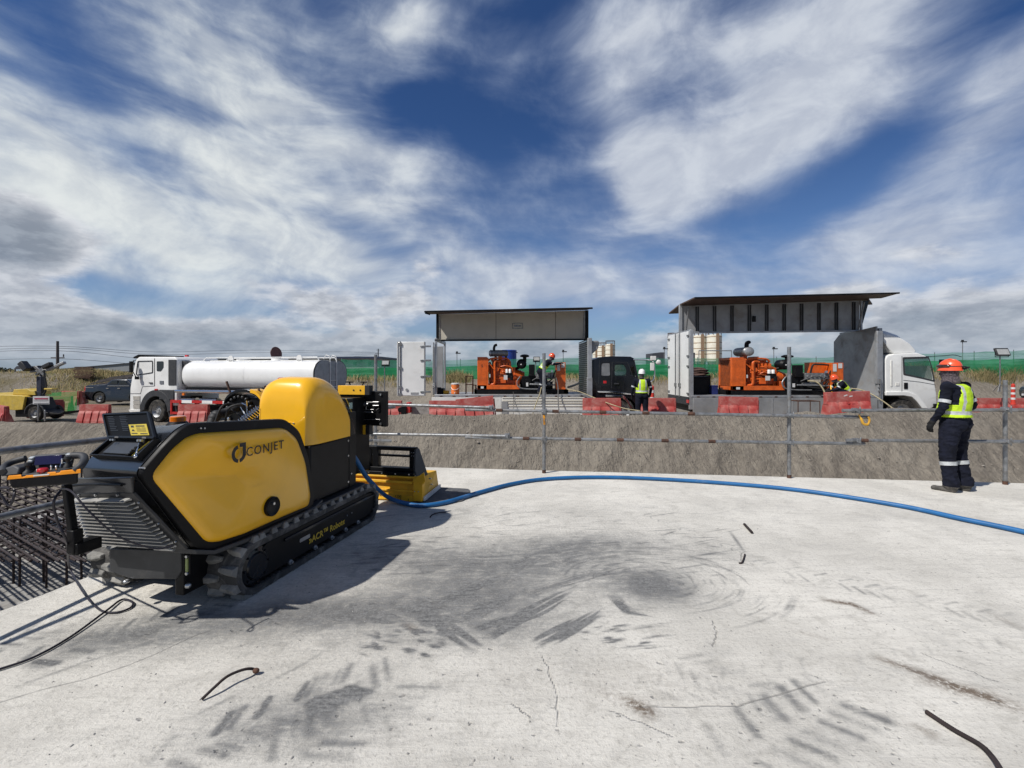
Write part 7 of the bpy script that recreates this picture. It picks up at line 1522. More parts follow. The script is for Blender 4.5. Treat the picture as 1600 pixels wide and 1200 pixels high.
for i, (y0, y1, y2, lab) in enumerate(((540, 541, 549, 'uppermost power line crossing the pole at far left'), (546, 544, 553, 'second power line from the top at far left'), (549, 548, 560, 'third power line from the top at far left'), (562, 560.5, 569, 'lowest power line at the crossarm at far left'))):
    q = MB(); pts = [P(-300, y0 + 4, 90), P(-100, y0 + 3, 78), P(90, y1, 70), P(250, y2 + 1, 90), P(420, y2 - 2, 120), P(591, 551 + i, 160)]; q.tube(bez(pts, 6), .030, 4); tag(q.build('power_line', mat('power_line_wire', (.10, .11, .13), .6, var=0)), lab, 'cable', 'power lines')
# trees at the far left
def bush(px, py, Y, w_, h_, label, n_=900, seed=1):
    x, z = XZ(px, py, Y); o = thing('tree', label, 'tree', (x, Y, z)); q = MB(); q.tube([(0, 0, -.6), (.1, 0, h_ * .3), (-.1, 0, h_ * .65)], [.16, .12, .05], 8); q.tube([(0, 0, h_ * .25), (w_ * .3, 0, h_ * .6)], [.08, .03], 6); q.tube([(0, 0, h_ * .25), (-w_ * .3, .1, h_ * .55)], [.08, .03], 6); q.build('trunk', 'wood', o)
    r_ = random.Random(seed); q = MB(); cl_ = [(r_.uniform(-.4, .4) * w_, r_.uniform(-.3, .3) * w_, h_ * r_.uniform(.35, .85), r_.uniform(.14, .24) * w_) for _ in range(9)]
    for _ in range(n_):
        cx__, cy__, cz__, cr = r_.choice(cl_); v_ = Vector((r_.gauss(0, 1), r_.gauss(0, 1), r_.gauss(0, .8))).normalized() * cr * r_.random() ** .4; s_ = .16; m_ = Matrix.Rotation(r_.uniform(0, 6), 3, 'Z') @ Matrix.Rotation(r_.uniform(0, 3), 3, 'X')
        q.add([Vector((cx__, cy__, cz__)) + v_ + m_ @ Vector(p) for p in ((-s_, 0, 0), (0, -s_ * .4, 0), (s_, 0, 0), (0, s_ * .4, 0))], [(0, 1, 2, 3)])
    q.build('crown', mat('dark_foliage', (.040, .055, .028), .9, var=.3, vs=2, vcol=(.02, .03, .015)), o, smooth=0)
bush(6, 593, 70, 2.6, 1.9, 'dark bushy tree at the left picture edge on the horizon', 900, 2); bush(-14, 594, 72, 3.0, 2.1, 'dark tree partly cut off by the left edge', 900, 5)
# silos
def silo(px, w_, yt, Y, label):
    x, zt_ = XZ(px, yt, Y); r_ = w_ / 2 / K * Y; z0 = -.5; o = thing('silo', label, 'silo', (x, Y, z0), 0, 'cream cement silos beyond the netting'); h_ = zt_ - z0
    q = MB(); q.lathe((0, 0, 0), [(r_ * .4, h_ * .30), (r_, h_ * .42), (r_, h_ * .97), (r_ * .8, h_ * .985), (.001, h_)], n=28); b_ = q.build('shell', 'silo', o, smooth=30)
    for k in range(5): q = MB(); z_ = h_ * (.45 + .12 * k); q.lathe((0, 0, 0), [(r_ * 1.0, z_), (r_ * 1.02, z_), (r_ * 1.02, z_ + .12), (r_ * 1.0, z_ + .12)], n=28); q.build('hoop', mat('rust_stained_hoop', (.34, .22, .12), .8, var=.2), o)
    q = MB(); q.tube([(r_ * .95 * math.cos(R(a)), r_ * .95 * math.sin(R(a)), h_ + .7) for a in range(0, 360, 20)], .06, 5, closed=True)
    for a in range(0, 360, 40): q.cyl((r_ * .95 * math.cos(R(a)), r_ * .95 * math.sin(R(a)), h_ * .96), (r_ * .95 * math.cos(R(a)), r_ * .95 * math.sin(R(a)), h_ + .7), .05, n=5)
    q.build('top_railing', 'rust', o); q = MB(); q.b2(-.3, .3, -r_ - .25, -r_ - .1, h_ * .35, h_ * 1.0); q.build('ladder', mat('silo_ladder', (.30, .20, .13), .8), o)
    for a in (45, 135, 225, 315): q = MB(); q.cyl((r_ * .8 * math.cos(R(a)), r_ * .8 * math.sin(R(a)), 0), (r_ * .8 * math.cos(R(a)), r_ * .8 * math.sin(R(a)), h_ * .42), .18, n=6); q.build('leg', 'galv', o)
silo(931, 10, 546, 122, 'smallest cream silo peeking out beside the left truck roof fairing'); silo(940.5, 14, 540, 120, 'cream silo in the middle of the small trio above the black cab'); silo(953.5, 15, 537, 118, 'right silo of the small trio above the black cab')
silo(1049, 11, 526, 96, 'rusty cream silo half hidden by the white rear doors of the right truck'); silo(1093, 20, 523, 95, 'wide cream silo seen through the right truck, left of the pair'); silo(1116, 22, 522, 93, 'wide cream silo seen through the right truck, right of the pair')
x, z = XZ(795, 549, 60); bt = thing('water_tank', 'blue round tank behind the left generator and green netting', 'tank', (x, 60, -.5)); q = MB(); q.lathe((0, 0, 0), [(1.0, 0), (1.0, z + .5), (1.04, z + .5), (1.04, z + .62), (.9, z + .68), (.001, z + .7)], n=28); q.build('shell', 'bluep', bt, smooth=30); q = MB(); q.cyl((.9, 0, z + .35), (1.15, 0, z + .35), .06, n=8); q.build('outlet', 'black', bt)
far_prism('plant_building', ((1019, 552), (1031, 552), (1031, 550.5), (1039, 550.5), (1039, 585), (1019, 585)), 85, 4, 'darkb', 'dark plant building left of the right truck rear doors', 'building')
far_prism('plant_tower', ((1081, 551), (1086, 551), (1086, 585), (1081, 585)), 85, 2, 'darkb', 'narrow dark structure between the truck doors and the silos', 'tower')
gf = thing('pipe_gantry', 'thin grey pipe frame standing before the silos', 'gantry', (0, 0, 0)); q = MB()
for pts in ([P(1092, 585, 40), P(1092, 548, 40), P(1143, 548, 40), P(1143, 585, 40)],): q.tube(pts, .05, 6)
q.build('frame', 'galv', gf)
# floodlights on stands, street lamps
def flood(px, yh, yb, Y, hw, hh2, label, rz=0.0, group='floodlights on thin stands around the site'):
    x, zh = XZ(px, yh, Y); zb_ = XZ(px, yb, Y)[1]; o = thing('floodlight', label, 'floodlight', (x, Y, zb_), rz, group); h_ = zh - zb_
    q = MB(); q.cyl((0, 0, 0), (0, 0, h_ - hh2 / 2), .022, n=8); q.build('pole', 'galv', o)
    q = MB(); q.box((hw * .15, 0, h_), (hw, .08, hh2), rot=Matrix.Rotation(R(-22), 3, 'X')); hd = q.build('lamp_head', 'lampb', o, bevel=.01); q = MB(); q.box((hw * .15, -.05, h_ + .005), (hw * .82, .02, hh2 * .72), rot=Matrix.Rotation(R(-22), 3, 'X')); q.build('glass', 'lamp', hd)
    q = MB(); q.tube([(-hw * .36, 0, h_), (-hw * .36, 0, h_ - hh2 * .6), (hw * .62, 0, h_ - hh2 * .6), (hw * .62, 0, h_)], .015, 6); q.build('bracket', 'black', o)
    for a in (90, 210, 330): q = MB(); q.bar((0, 0, .35), (.3 * math.cos(R(a)), .3 * math.sin(R(a)), 0), .02); q.build('leg', 'galv', o)
flood(601, 567, 625, 19.0, .32, .22, 'floodlight on a thin stand between the leftmost scaffold post and the white truck door'); flood(837, 561, 600, 19.6, .28, .20, 'floodlight standing behind the left generator pump'); flood(1562.5, 550, 612, 20.5, .60, .36, 'large floodlight on the stand at far right above the striped post', 0)
for px, yt, lab in ((714, 552, 'small far lamp post above the netting through the left truck'), (880, 549.5, 'small far lamp post above the orange cabinet of the left truck'), (1038, 545, 'small far lamp post beside the dark plant building'), (1209, 545, 'small far lamp post through the right truck'), (1504, 534, 'tall far lamp post above the worker at the right')):
    o, h_ = pole('lamp_post', px, yt, 590, 48, .045, 'galv', lab, 'lamp post', group='small lamp posts beyond the netting'); q = MB(); q.box((.12, 0, h_), (.5, .2, .10)); q.box((0, 0, h_ + .12), (.2, .1, .16)); q.build('lamp', 'lampb', o)
# ================================================================ small things around the trucks
o = thing('water_cooler', 'orange drinks cooler with white lid on the left truck bed', 'cooler', (X16(709.5), YN + .35, ZD + .012)); q = MB(); q.lathe((0, 0, 0), [(.001, 0), (.125, 0), (.15, .02), (.145, .34), (.13, .36), (.001, .36)], n=24); q.build('body', 'cooler', o, smooth=35)
q = MB(); q.lathe((0, 0, .36), [(.15, 0), (.15, .035), (.12, .05), (.001, .05)], n=24); q.build('lid', 'paper', o, smooth=35); q = MB(); q.tube([(.15 * math.cos(R(a)), .155 * math.sin(R(a)) - .0, .28 - .12 * math.sin(R(180 - (a - 180)) * 1)) for a in range(190, 351, 16)], .008, 6); q.build('handle', 'white', o); q = MB(); q.box((0, -.155, .05), (.03, .03, .04)); q.build('tap', 'paper', o)
def frame_rack(name, px0, px1, yt, yb, Y, d_, label, cat, mid=None):
    x0, z1 = XZ(px0, yt, Y); x1, z0 = XZ(px1, yb, Y); q = MB(); r_ = .016
    for x in (x0, x1):
        for y in (Y, Y + d_): q.cyl((x, y, z0), (x, y, z1), r_, n=6)
    for z in (z1,) + ((mid,) if mid else ()):
        for a, b_ in (((x0, Y), (x1, Y)), ((x0, Y + d_), (x1, Y + d_)), ((x0, Y), (x0, Y + d_)), ((x1, Y), (x1, Y + d_))): q.cyl((*a, z), (*b_, z), r_, n=6)
    return tag(q.build(name, 'rust'), label, cat)
frame_rack('steel_rack', 727.5, 738, 588, 616, 17.4, .4, 'tall thin brown steel rack on the bed beside the left generator', 'rack', XZ(0, 601, 17.4)[1]); frame_rack('steel_rack', 738, 743, 602, 616, 17.5, .3, 'short lower part of a brown steel rack touching the generator skid', 'rack')
frame_rack('work_table', 1247, 1281, 627, 652, 15.6, .5, 'thin black table frame in front of the right truck bed', 'table')
q = MB(); q.b2(X16(1083, 17.6), X16(1109, 17.6), 17.5, 18.3, ZD2, Z16(588, 17.6)); q.b2(X16(1082, 17.5), X16(1110, 17.5), 17.45, 18.35, Z16(592, 17.6), Z16(590, 17.6)); tag(q.build('tool_chest', 'black', bevel=.02), 'black chest on the right truck bed inside the rear doors', 'chest')
q = MB(); q.b2(X16(1110.5, 17.4), X16(1120, 17.4), 17.3, 17.6, ZD2, Z16(602, 17.4)); q.b2(X16(1110, 17.4), X16(1120.5, 17.4), 17.29, 17.61, Z16(604, 17.4), Z16(602.5, 17.4)); tag(q.build('blue_crate', mat('dark_blue_plastic', (.012, .02, .12), .5), bevel=.01), 'small dark blue crate between the black chest and generator', 'crate')
q = MB()
for k in range(6): q.ell((X16(1090 + 1.5 * k % 5, 20), 19.9 + .1 * (k % 2), Z16(585 - 1.7 * k, 20)), (.42 - .04 * k, .5, .07), 12, 6, Matrix.Rotation(R(8 * (k % 3 - 1)), 3, 'Y'))
q.b2(X16(1083, 20), X16(1104, 20), 19.6, 20.4, -.3, Z16(586, 20)); tag(q.build('mat_pile', mat('rust_brown_mats', (.10, .055, .045), .9, var=.3)), 'slumped pile of brown mats behind the right truck rear doors', 'mats')
q = MB(); q.b2(X16(682, 17.5), X16(694, 17.5), 17.3, 17.8, ZD, Z16(606.5, 17.5)); q.cyl((X16(683, 17.5), 17.4, Z16(609, 17.5)), (X16(690, 17.5), 17.4, Z16(609, 17.5)), .10, n=12); tag(q.build('toolbag', 'black', bevel=.03), 'black bag on the left truck bed beside the orange cooler', 'bag')
q = MB(); q.b2(X16(694, 17.5), X16(702, 17.5), 17.3, 17.6, ZD, Z16(610, 17.5)); tag(q.build('yellow_box', 'yellow2', bevel=.02), 'small yellow box between black bag and orange cooler', 'box')
q = MB(); a = XZ(642.5, 0, 16)[0]; b_ = XZ(674, 0, 16)[0]; q.b2(a, b_, 16, 16.35, -.4, XZ(0, 633, 16)[1]); q.b2(a - .02, b_ + .02, 15.98, 16.37, XZ(0, 633, 16)[1], XZ(0, 632, 16)[1]); tag(q.build('concrete_block', 'concw', bevel=.02), 'pale beige block on the ground left of the white truck bed side', 'block')
q = MB(); c_ = XZ(632, 640, 15.8); q.b2(c_[0] - .08, c_[0] + .08, 15.7, 16.0, c_[1] - .2, c_[1] + .12); q.cyl((c_[0] - .12, 15.7, c_[1]), (c_[0] - .12, 15.95, c_[1]), .09, n=12); tag(q.build('pump_engine', 'black', bevel=.01), 'small black pump engine between red barrier and pale block', 'pump')
q = MB(); c_ = XZ(638.5, 636, 15.8); q.b2(c_[0] - .07, c_[0] + .07, 15.75, 16.0, c_[1] - .2, c_[1] + .16); tag(q.build('fuel_can', 'red', bevel=.015), 'dark red fuel can beside the small black pump', 'can')
def bollard(px, yt, yb, Y, w_, label):
    x, z1 = XZ(px, yt, Y); z0 = XZ(px, yb, Y)[1]; o = thing('traffic_post', label, 'traffic post', (x, Y, z0), 0, 'red and white striped traffic posts'); n_ = 6
    q = MB(); q.lathe((0, 0, 0), [(w_ * 1.3, 0), (w_ * 1.3, .05), (w_, .06), (w_ * .85, z1 - z0), (w_ * .3, z1 - z0 + .04), (.001, z1 - z0 + .05)], n=16); q.build('post', mat('bright_red_plastic', (.62, .05, .03), .5), o, smooth=35)
    for k in range(3): z_ = (z1 - z0) * (.25 + .26 * k); q = MB(); q.lathe((0, 0, 0), [(w_ * .99, z_), (w_ * .97, z_ + (z1 - z0) * .10)], n=16); q.build('white_band', 'paper', o)
bollard(1019, 604, 646, 15.9, .075, 'red and white post right beside the worker in white helmet'); bollard(1583, 601, 632, 19.8, .078, 'red and white striped post at far right beside the dark car')
def hosepath(name, pts, r_, m, label): q = MB(); q.tube(bez(pts, 8), r_, 8); return tag(q.build(name, m), label, 'hose')
hosepath('beige_hose', [P(1262, 595, 16.5), P(1276, 597, 16.4), P(1286, 608, 16.3), P(1290, 622, 16.2), P(1288, 640, 16.0)], .024, 'hosey', 'beige hose drooping from the right generator pump behind the red barrier')
hosepath('beige_hose', [P(1330, 607, 16.6), P(1345, 609, 16.4), P(1362, 616, 16.2), P(1380, 627, 15.8), P(1398, 640, 14.6), P(1420, 652, 13.4)], .020, 'hosey', 'long beige hose running from the crouching worker past the white cab wheel')
hosepath('beige_hose', [P(846, 605, 16.8), P(843, 617, 16.55), P(838, 630, 16.4), P(832, 648, 15.6)], .020, 'hosey', 'pale hose hanging from the left truck bed just left of the scaffold post')
hosepath('grey_hose', [P(869, 590, 16.7), P(872, 605, 16.6), P(872, 625, 16.4), P(874, 648, 15.8)], .020, 'hosegr', 'grey hose hanging from the left truck bed right of the scaffold post')
hosepath('grey_hose', [P(802, 612, 16.6), P(802.5, 630, 16.55), P(802, 648, 16.2)], .010, 'hosegr', 'thin dark cord hanging down the left truck bed side')
hosepath('beige_hose', [P(886, 608, 17.0), P(905, 612, 16.6), P(925, 620, 16.3), P(950, 630, 15.2), P(975, 638, 14.9), P(1000, 642, 14.6)], .016, 'hosey', 'pale hose trailing from the left truck bed down past the black cab')
hosepath('black_hose', [P(888, 605, 19.5), P(902, 600, 22), P(915, 592, 25), P(930, 588, 27)], .05, 'rubber2', 'thick black hose rising over the dirt bank behind the left truck')
hosepath('orange_hose', [P(1298, 602, 16.3), P(1299, 610, 16.2), P(1302, 618, 16.0)], .022, 'yellow2', 'short orange hose at the crouching worker')
hosepath('ground_cable', [P(1430, 655, 12.3), P(1500, 672, 11.9), P(1545, 690, 11.8), P(1620, 720, 11.3)], .012, 'rust', 'thin dark cable lying on the sand slope behind the right post')

# ================================================================ people
def cap(q, a, b_, r0, r1, n=14):
    a = Vector(a); b_ = Vector(b_); q.cyl(a, b_, r0, r1, n); q.ell(a, (r0,) * 3, n, 8); q.ell(b_, (r1,) * 3, n, 8)
def remesh(q, vox, parent, name, mats, classify, it=6, hide=None):
    me = bpy.data.meshes.new('t'); me.from_pydata(q.v, [], q.f); o = bpy.data.objects.new('t', me); col.objects.link(o)
    md = o.modifiers.new('r', 'REMESH'); md.mode = 'VOXEL'; md.voxel_size = vox; md.use_smooth_shade = True
    s_ = o.modifiers.new('s', 'SMOOTH'); s_.factor = .5; s_.iterations = it
    dg = bpy.context.evaluated_depsgraph_get(); m2_ = bpy.data.meshes.new_from_object(o.evaluated_get(dg)); bpy.data.objects.remove(o)
    for m in mats: m2_.materials.append(M[m])
    m2_.polygons.foreach_set('use_smooth', [True] * len(m2_.polygons))
    if classify: m2_.polygons.foreach_set('material_index', [classify(p.center) for p in m2_.polygons])
    ob = bpy.data.objects.new(name, m2_); col.objects.link(ob); ob.parent = parent; ob['tmp'] = 1; del ob['tmp']; return ob
def filt(me_obj, keep):
    import bmesh
    bm = bmesh.new(); bm.from_mesh(me_obj.data); dl_ = [f for f in bm.faces if not keep(f.calc_center_median())]; bmesh.ops.delete(bm, geom=dl_, context='FACES'); bm.to_mesh(me_obj.data); bm.free()
def hand(q, w_, dirn, palm_n, s_=1.0, curl=.9, thumb=1):
    """palm plus five unequal bent fingers; dirn = along the hand, palm_n = out of the palm"""
    d = Vector(dirn).normalized(); n = Vector(palm_n).normalized(); x = d.cross(n).normalized(); w_ = Vector(w_)
    cap(q, w_, w_ + d * .075 * s_, .030 * s_, .034 * s_, 10); 
    for k in (-1.5, -.5, .5, 1.5):
        b0 = w_ + d * .085 * s_ + x * (.021 * k * s_); Lf = (.043, .050, .046, .036)[int(k + 1.5)] * s_
        d1 = (d * math.cos(curl * .5) + n * math.sin(curl * .5)); p1 = b0 + d1 * Lf; d2 = (d * math.cos(curl * 1.3) + n * math.sin(curl * 1.3)); p2 = p1 + d2 * Lf * .8
        cap(q, w_ + d * .05 * s_ + x * (.016 * k * s_), b0, .014 * s_, .0125 * s_, 8); cap(q, b0, p1, .0125 * s_, .011 * s_, 8); cap(q, p1, p2, .011 * s_, .0095 * s_, 8)
    t0 = w_ + d * .02 * s_ + x * (.028 * thumb * s_); t1 = t0 + (d * .6 + x * thumb * .55 + n * .4) * .045 * s_; t2 = t1 + (d * .8 + n * .6) * .032 * s_; cap(q, t0, t1, .015 * s_, .013 * s_, 8); cap(q, t1, t2, .013 * s_, .011 * s_, 8)
def helmet(parent, c, s_, m, name='helmet', tilt=0.0, rz=0.0):
    RT = Matrix.Rotation(rz, 3, 'Z') @ Matrix.Rotation(tilt, 3, 'Y'); q = MB(); secs = []
    for r_, h_ in ((1.05, -.008), (1.0, .012), (.985, .04), (.93, .075), (.80, .108), (.58, .132), (.28, .146), (.02, .149)):
        ring = []
        for i in range(28):
            a = 2 * math.pi * i / 28; rx, ry = .128 * r_, .105 * r_
            if r_ > 1.05: rx += .045 * max(0, math.cos(a)) ** 2
            ring.append(Vector(c) + RT @ Vector((rx * math.cos(a) * s_, ry * math.sin(a) * s_, h_ * s_)))
        secs.append(ring)
    q.loft(secs)
    for yy in (-.03, 0, .03): q.tube([Vector(c) + RT @ Vector((x_ * s_, yy * s_, z_ * s_)) for x_, z_ in ((.10, .085), (.05, .135), (0, .152), (-.05, .137), (-.10, .088))], .007 * s_, 6)
    return q.build(name, m, parent, smooth=50, bevel=.002)
def worker(name, label, loc, rz, J, hm, s_=1.0, vox=.014, belly=0.0, group='construction workers in hi-vis vests', sitting=False):
    """J: joints in the person's own axes (x forward, y left, z up), metres for a 1.75 m figure"""
    o = thing(name, label, 'person', loc, rz, group); o.scale = (s_,) * 3; q = MB(); g = lambda k: Vector(J[k])
    pel, wai, che, nec, hea = g('pelvis'), g('waist'), g('chest'), g('neck'), g('head')
    sp_ = (che - pel).normalized(); lat = Vector(J.get('lat', (0, 1, 0)))
    def torso(q, inf=0.0):
        def sec(c, rx, ry):
            up = sp_; fw = lat.cross(up).normalized(); out = []
            for i in range(20): a = 2 * math.pi * i / 20; out.append(c + fw * ((rx + inf) * math.cos(a)) + lat * ((ry + inf) * math.sin(a)))
            return out
        b_ = belly
        q.loft([sec(pel - sp_ * .10, .10, .13), sec(pel - sp_ * .03, .135 + b_ * .4, .175), sec(pel + sp_ * .07 + Vector((b_ * .2, 0, 0)), .135 + b_ * .6, .175 + b_ * .3), sec(wai + Vector((b_ * .4, 0, 0)), .125 + b_, .165 + b_ * .4), sec(che - sp_ * .06, .130 + b_ * .4, .185), sec(che + sp_ * .06, .125, .200), sec(che + sp_ * .14, .10, .18), sec(nec - sp_ * .02, .06, .09)])
    torso(q); cap(q, nec - sp_ * .05, hea - Vector((0, 0, .05)), .062, .055)
    q.ell(hea, (.098, .078, .118), 18, 12); q.ell(hea + Vector((.055, 0, -.055)), (.045, .05, .05), 12, 8)
    fdir = Vector(J.get('face', (1, 0, 0))).normalized(); q.ell(hea + fdir * .10 + Vector((0, 0, -.015)), (.018, .016, .024), 10, 6)
    for sg in ('l', 'r'):
        sh, el_, wr = g('sh_' + sg), g('el_' + sg), g('wr_' + sg); q.ell(sh, (.075, .075, .08), 12, 8); cap(q, sh, el_, .066, .052); cap(q, el_, wr, .052, .036); cap(q, che + sp_ * .08, sh, .09, .07)
        hp_, kn, an = g('hip_' + sg), g('kn_' + sg), g('an_' + sg); cap(q, hp_, kn, .112 + belly * .5, .088); cap(q, kn, an, .088, .078); q.ell(pel + (hp_ - pel) * .8 + Vector((-.05, 0, .0)), (.11, .10, .11), 12, 8)
        q.lathe(an + Vector((0, 0, -.03)), [(.088, 0), (.092, .04), (.08, .12)], n=14)
        fo = Vector(J.get('toe_' + sg, (1, 0, 0))).normalized(); hl = an + Vector((0, 0, -.055)); q.ell(hl - fo * .02, (.05, .045, .045), 12, 8); cap(q, hl + Vector((0, 0, -.01)), hl + fo * .15 + Vector((0, 0, -.022)), .045, .036); q.ell(hl + fo * .165 + Vector((0, 0, -.020)), (.05, .048, .036), 12, 8)
        hd_ = (wr - el_).normalized(); hand(q, wr, J.get('hd_' + sg, hd_), J.get('pn_' + sg, (0, -1 if sg == 'l' else 1, 0)), 1.0, .8, 1 if sg == 'r' else -1)
    wl, wr_ = g('wr_l'), g('wr_r'); ank = [g('an_l'), g('an_r')]
    def cls(c):
        if min((c - wl - (wl - g('el_l')).normalized() * .07).length, (c - wr_ - (wr_ - g('el_r')).normalized() * .07).length) < .10: return 1
        if any((c - a).length < .30 and c.z < a.z - .015 for a in ank): return 2
        if (c - hea).dot(Vector((0, 0, 1))) > -.11 and (c - hea).length < .22: return 3
        return 0
    remesh(q, vox, o, 'body', ['navy', 'glove', 'boot', J.get('headmat', 'mask')], cls, it=3 if vox < .011 else 2)
    # vest: the torso again, a little bigger, cut at neck, arms and hem
    q = MB(); torso(q, .022); v_ = remesh(q, max(vox, .012), o, 'vest', ['hiviz', 'reflect'], None, it=2); hem = (pel + sp_ * .075)
    fw = lat.cross(sp_).normalized()
    def keep(c):
        r_ = c - hem; h_ = r_.dot(sp_); l_ = abs((c - wai).dot(lat)); H_ = (che - hem).dot(sp_)
        if h_ < 0 or h_ > H_ + .17: return False
        if h_ > H_ - .10 and l_ > .150 - .25 * max(0, h_ - H_ + .02): return False
        f_ = (c - wai).dot(fw)
        if h_ > H_ + .06 and l_ < .055 and f_ > 0: return False
        return True
    filt(v_, keep); sm = v_.modifiers.new('solid', 'SOLIDIFY'); sm.thickness = .006; sm.offset = 0
    def band(c):
        h_ = (c - hem).dot(sp_); l_ = (c - wai).dot(lat)
        return 1 if (.035 < h_ < .085) or (h_ > .085 and .075 < abs(l_) < .115) else 0
    v_.data.polygons.foreach_set('material_index', [band(p.center) for p in v_.data.polygons])
    for sg in ('l', 'r'):
        a, b_ = g('sh_' + sg), g('el_' + sg); d_ = (b_ - a).normalized(); p = a.lerp(b_, .72); q = MB(); q.cyl(p - d_ * .022, p + d_ * .022, .068, .066, 20, cap=False); q.build('sleeve_band', 'reflect', o)
        a, b_ = g('kn_' + sg), g('an_' + sg); p = a.lerp(b_, .30); d_ = (b_ - a).normalized(); q = MB(); q.cyl(p - d_ * .025, p + d_ * .025, .093, .091, 20, cap=False); q.build('leg_band', 'reflect', o)
    hz = math.atan2(fdir.y, fdir.x); helmet(o, hea + Vector((0, 0, .030)) - fdir * .005, 1.0, hm, rz=hz, tilt=J.get('htilt', 0))
    return o, hea, fdir
# standing worker at the right, seen from behind-left
p = G(1492, 767, 0); ang = R(112); sc1 = 1.0
JS = dict(pelvis=(0, 0, .93), waist=(.01, 0, 1.07), chest=(-.01, 0, 1.27), neck=(.0, 0, 1.46), head=(.05, .01, 1.60), face=(.97, .12, -.05),
          sh_l=(-.01, .20, 1.40), el_l=(.0, .27, 1.14), wr_l=(.12, .27, .93), sh_r=(-.01, -.20, 1.40), el_r=(-.07, -.27, 1.15), wr_r=(.10, -.20, 1.00), hip_l=(0, .095, .90), kn_l=(.03, .12, .50), an_l=(-.02, .13, .10), hip_r=(0, -.095, .90), kn_r=(.02, -.12, .50), an_r=(-.05, -.13, .10), toe_l=(1, .15, 0), toe_r=(1, -.15, 0), pn_l=(-.2, -1, 0), pn_r=(.6, .8, 0), hd_l=(.35, 0, -1), hd_r=(.8, .5, -.2))
wk, hea, fd = worker('person', 'worker in orange helmet and goggles standing on the white deck, gloved hand hanging', (p.x, p.y, 0), ang, JS, 'helmeto', .985, .0095, .022, group='construction workers in hi-vis vests')
q = MB(); RTz = Matrix.Rotation(math.atan2(fd.y, fd.x), 3, 'Z'); hc_ = hea + Vector((0, 0, .080))
q.tube([hc_ + RTz @ Vector((.123 * math.cos(R(a)), .101 * math.sin(R(a)), .0)) for a in range(0, 360, 15)], .008, 8, closed=True); q.build('goggle_strap', 'rubber2', wk)
q = MB(); gq = [hc_ + RTz @ Vector((.116 * math.cos(R(a)), .094 * math.sin(R(a)), .004)) for a in range(0, 111, 10)]; q.tube(gq, [.012] + [.024] * (len(gq) - 2) + [.012], 10); q.build('goggles', mat('smoked_lens', (.045, .022, .015), .12, coat=.6, var=.1), wk)
q = MB(); nn2 = hc_ + RTz @ Vector((-.15, 0, -.02)); q.ell(nn2, (.03, .03, .025)); q.cyl(nn2, nn2 + RTz @ Vector((-.05, .0, .01)), .022, .008, 10); q.build('ratchet_knob', 'black', wk)
from mathutils import noise as mn
for ch_ in kids(wk):
    if ch_.name.split('.')[0] in ('body', 'vest'):
        k_ = 1.0 if ch_.name.startswith('body') else .6
        nv = [v.normal.copy() for v in ch_.data.vertices]
        for v, n_ in zip(ch_.data.vertices, nv):
            p_ = v.co
            if (p_ - hea).length < .2 or p_.z < .12: continue
            a_ = mn.noise(Vector((p_.x * 9 + p_.z * 5, p_.y * 9 - p_.z * 4, p_.z * 17))); b_ = mn.noise(Vector((p_.x * 20, p_.y * 20, p_.z * 34 + 7)))
            v.co = p_ + n_ * k_ * ((1 - abs(a_) * 2.4) * .0085 + b_ * .003 - .003)
q = MB(); q.lathe(hea + Vector((-.01, 0, -.155)), [(.095, 0), (.10, .03), (.095, .06), (.084, .10)], n=20); q.build('neck_gaiter', 'mask', wk, smooth=60)
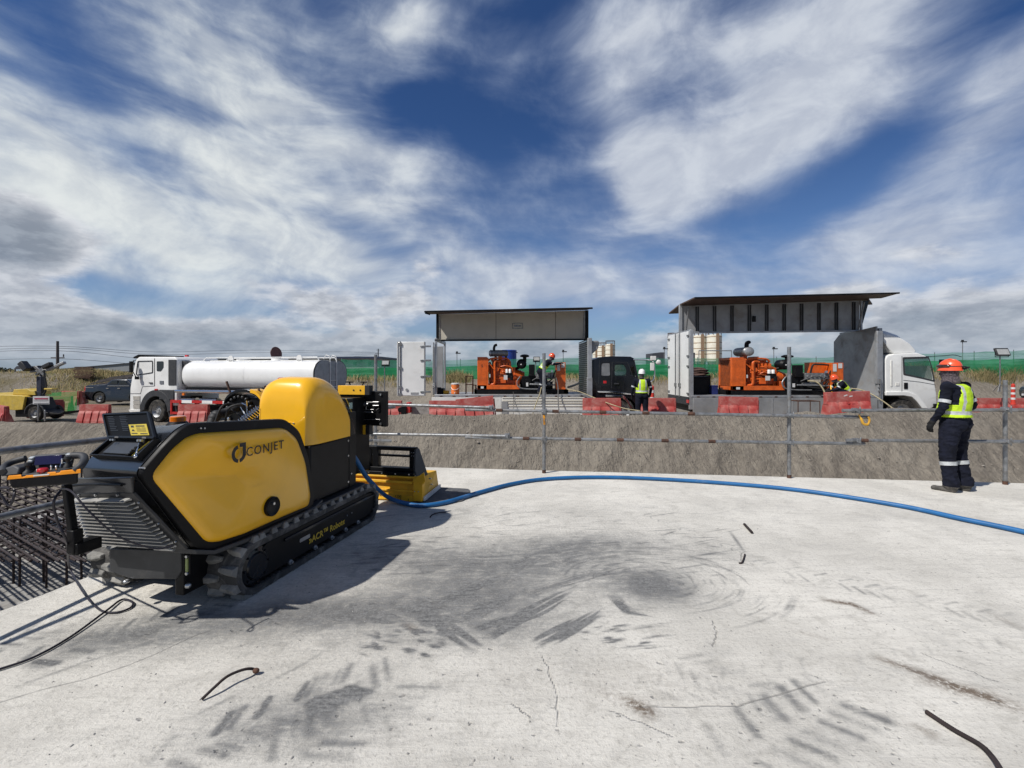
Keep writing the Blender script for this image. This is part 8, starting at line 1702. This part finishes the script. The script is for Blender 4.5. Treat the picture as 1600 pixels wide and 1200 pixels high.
# worker in white helmet before the black cab (back to us)
p = P(1003, 645, 15.0); zf = HC - (576 - HY) / K * 15.0 - 1.79
JB = dict(JS); JB.update(sh_l=(0, .21, 1.40), el_l=(.02, .30, 1.13), wr_l=(.10, .30, .88), sh_r=(0, -.21, 1.40), el_r=(.02, -.30, 1.13), wr_r=(.12, -.28, .88), face=(1, 0, -.1), head=(.03, 0, 1.60))
worker('person', 'worker in white helmet seen from behind beside the black truck cab', (p.x, p.y, zf), R(88), JB, 'helmetw', 1.0, .016, .02)
# worker leaning over the left pump
JL = dict(pelvis=(-.08, 0, .90), waist=(.02, 0, 1.03), chest=(.14, 0, 1.18), neck=(.26, 0, 1.33), head=(.36, 0, 1.42), face=(.9, 0, -.4), sh_l=(.20, .19, 1.27), el_l=(.42, .22, 1.16), wr_l=(.66, .16, 1.20), sh_r=(.20, -.19, 1.27), el_r=(.42, -.24, 1.16), wr_r=(.66, -.16, 1.20), hip_l=(-.08, .09, .88), kn_l=(0, .11, .47), an_l=(-.12, .12, .10), hip_r=(-.08, -.09, .88), kn_r=(.10, -.12, .48), an_r=(-.06, -.13, .10), pn_l=(0, 0, -1), pn_r=(0, 0, -1), htilt=.35)
p = P(848, 610, 16.95); worker('person', 'worker in orange helmet leaning over the pump on the left truck bed', (p.x, p.y, ZD + .02), R(4), JL, 'helmeto', .94, .016)
# crouching worker on the right
JC = dict(pelvis=(-.10, 0, .32), waist=(-.02, 0, .45), chest=(.12, 0, .60), neck=(.24, 0, .73), head=(.34, 0, .80), face=(.85, 0, -.5), sh_l=(.18, .19, .67), el_l=(.36, .22, .48), wr_l=(.52, .12, .42), sh_r=(.18, -.19, .67), el_r=(.36, -.22, .48), wr_r=(.52, -.12, .42), hip_l=(-.08, .1, .32), kn_l=(.30, .16, .42), an_l=(.02, .14, .10), hip_r=(-.08, -.1, .32), kn_r=(.26, -.16, .40), an_r=(-.02, -.14, .10), pn_l=(0, 0, -1), pn_r=(0, 0, -1), htilt=.4)
p = P(1320, 612, 16.2); zc = HC - (586 - HY) / K * 16.2 - .96
worker('person', 'worker in orange helmet crouching behind the largest red barrier', (p.x, p.y, zc), R(172), JC, 'helmeto', 1.0, .016)
q = MB(); a = P(1330, 622, 16.2); q.b2(a.x - .35, a.x + .35, 16.0, 16.55, -.35, zc + .03); tag(q.build('low_platform', 'alup', bevel=.01), 'low grey platform under the crouching worker beside the right truck', 'platform')
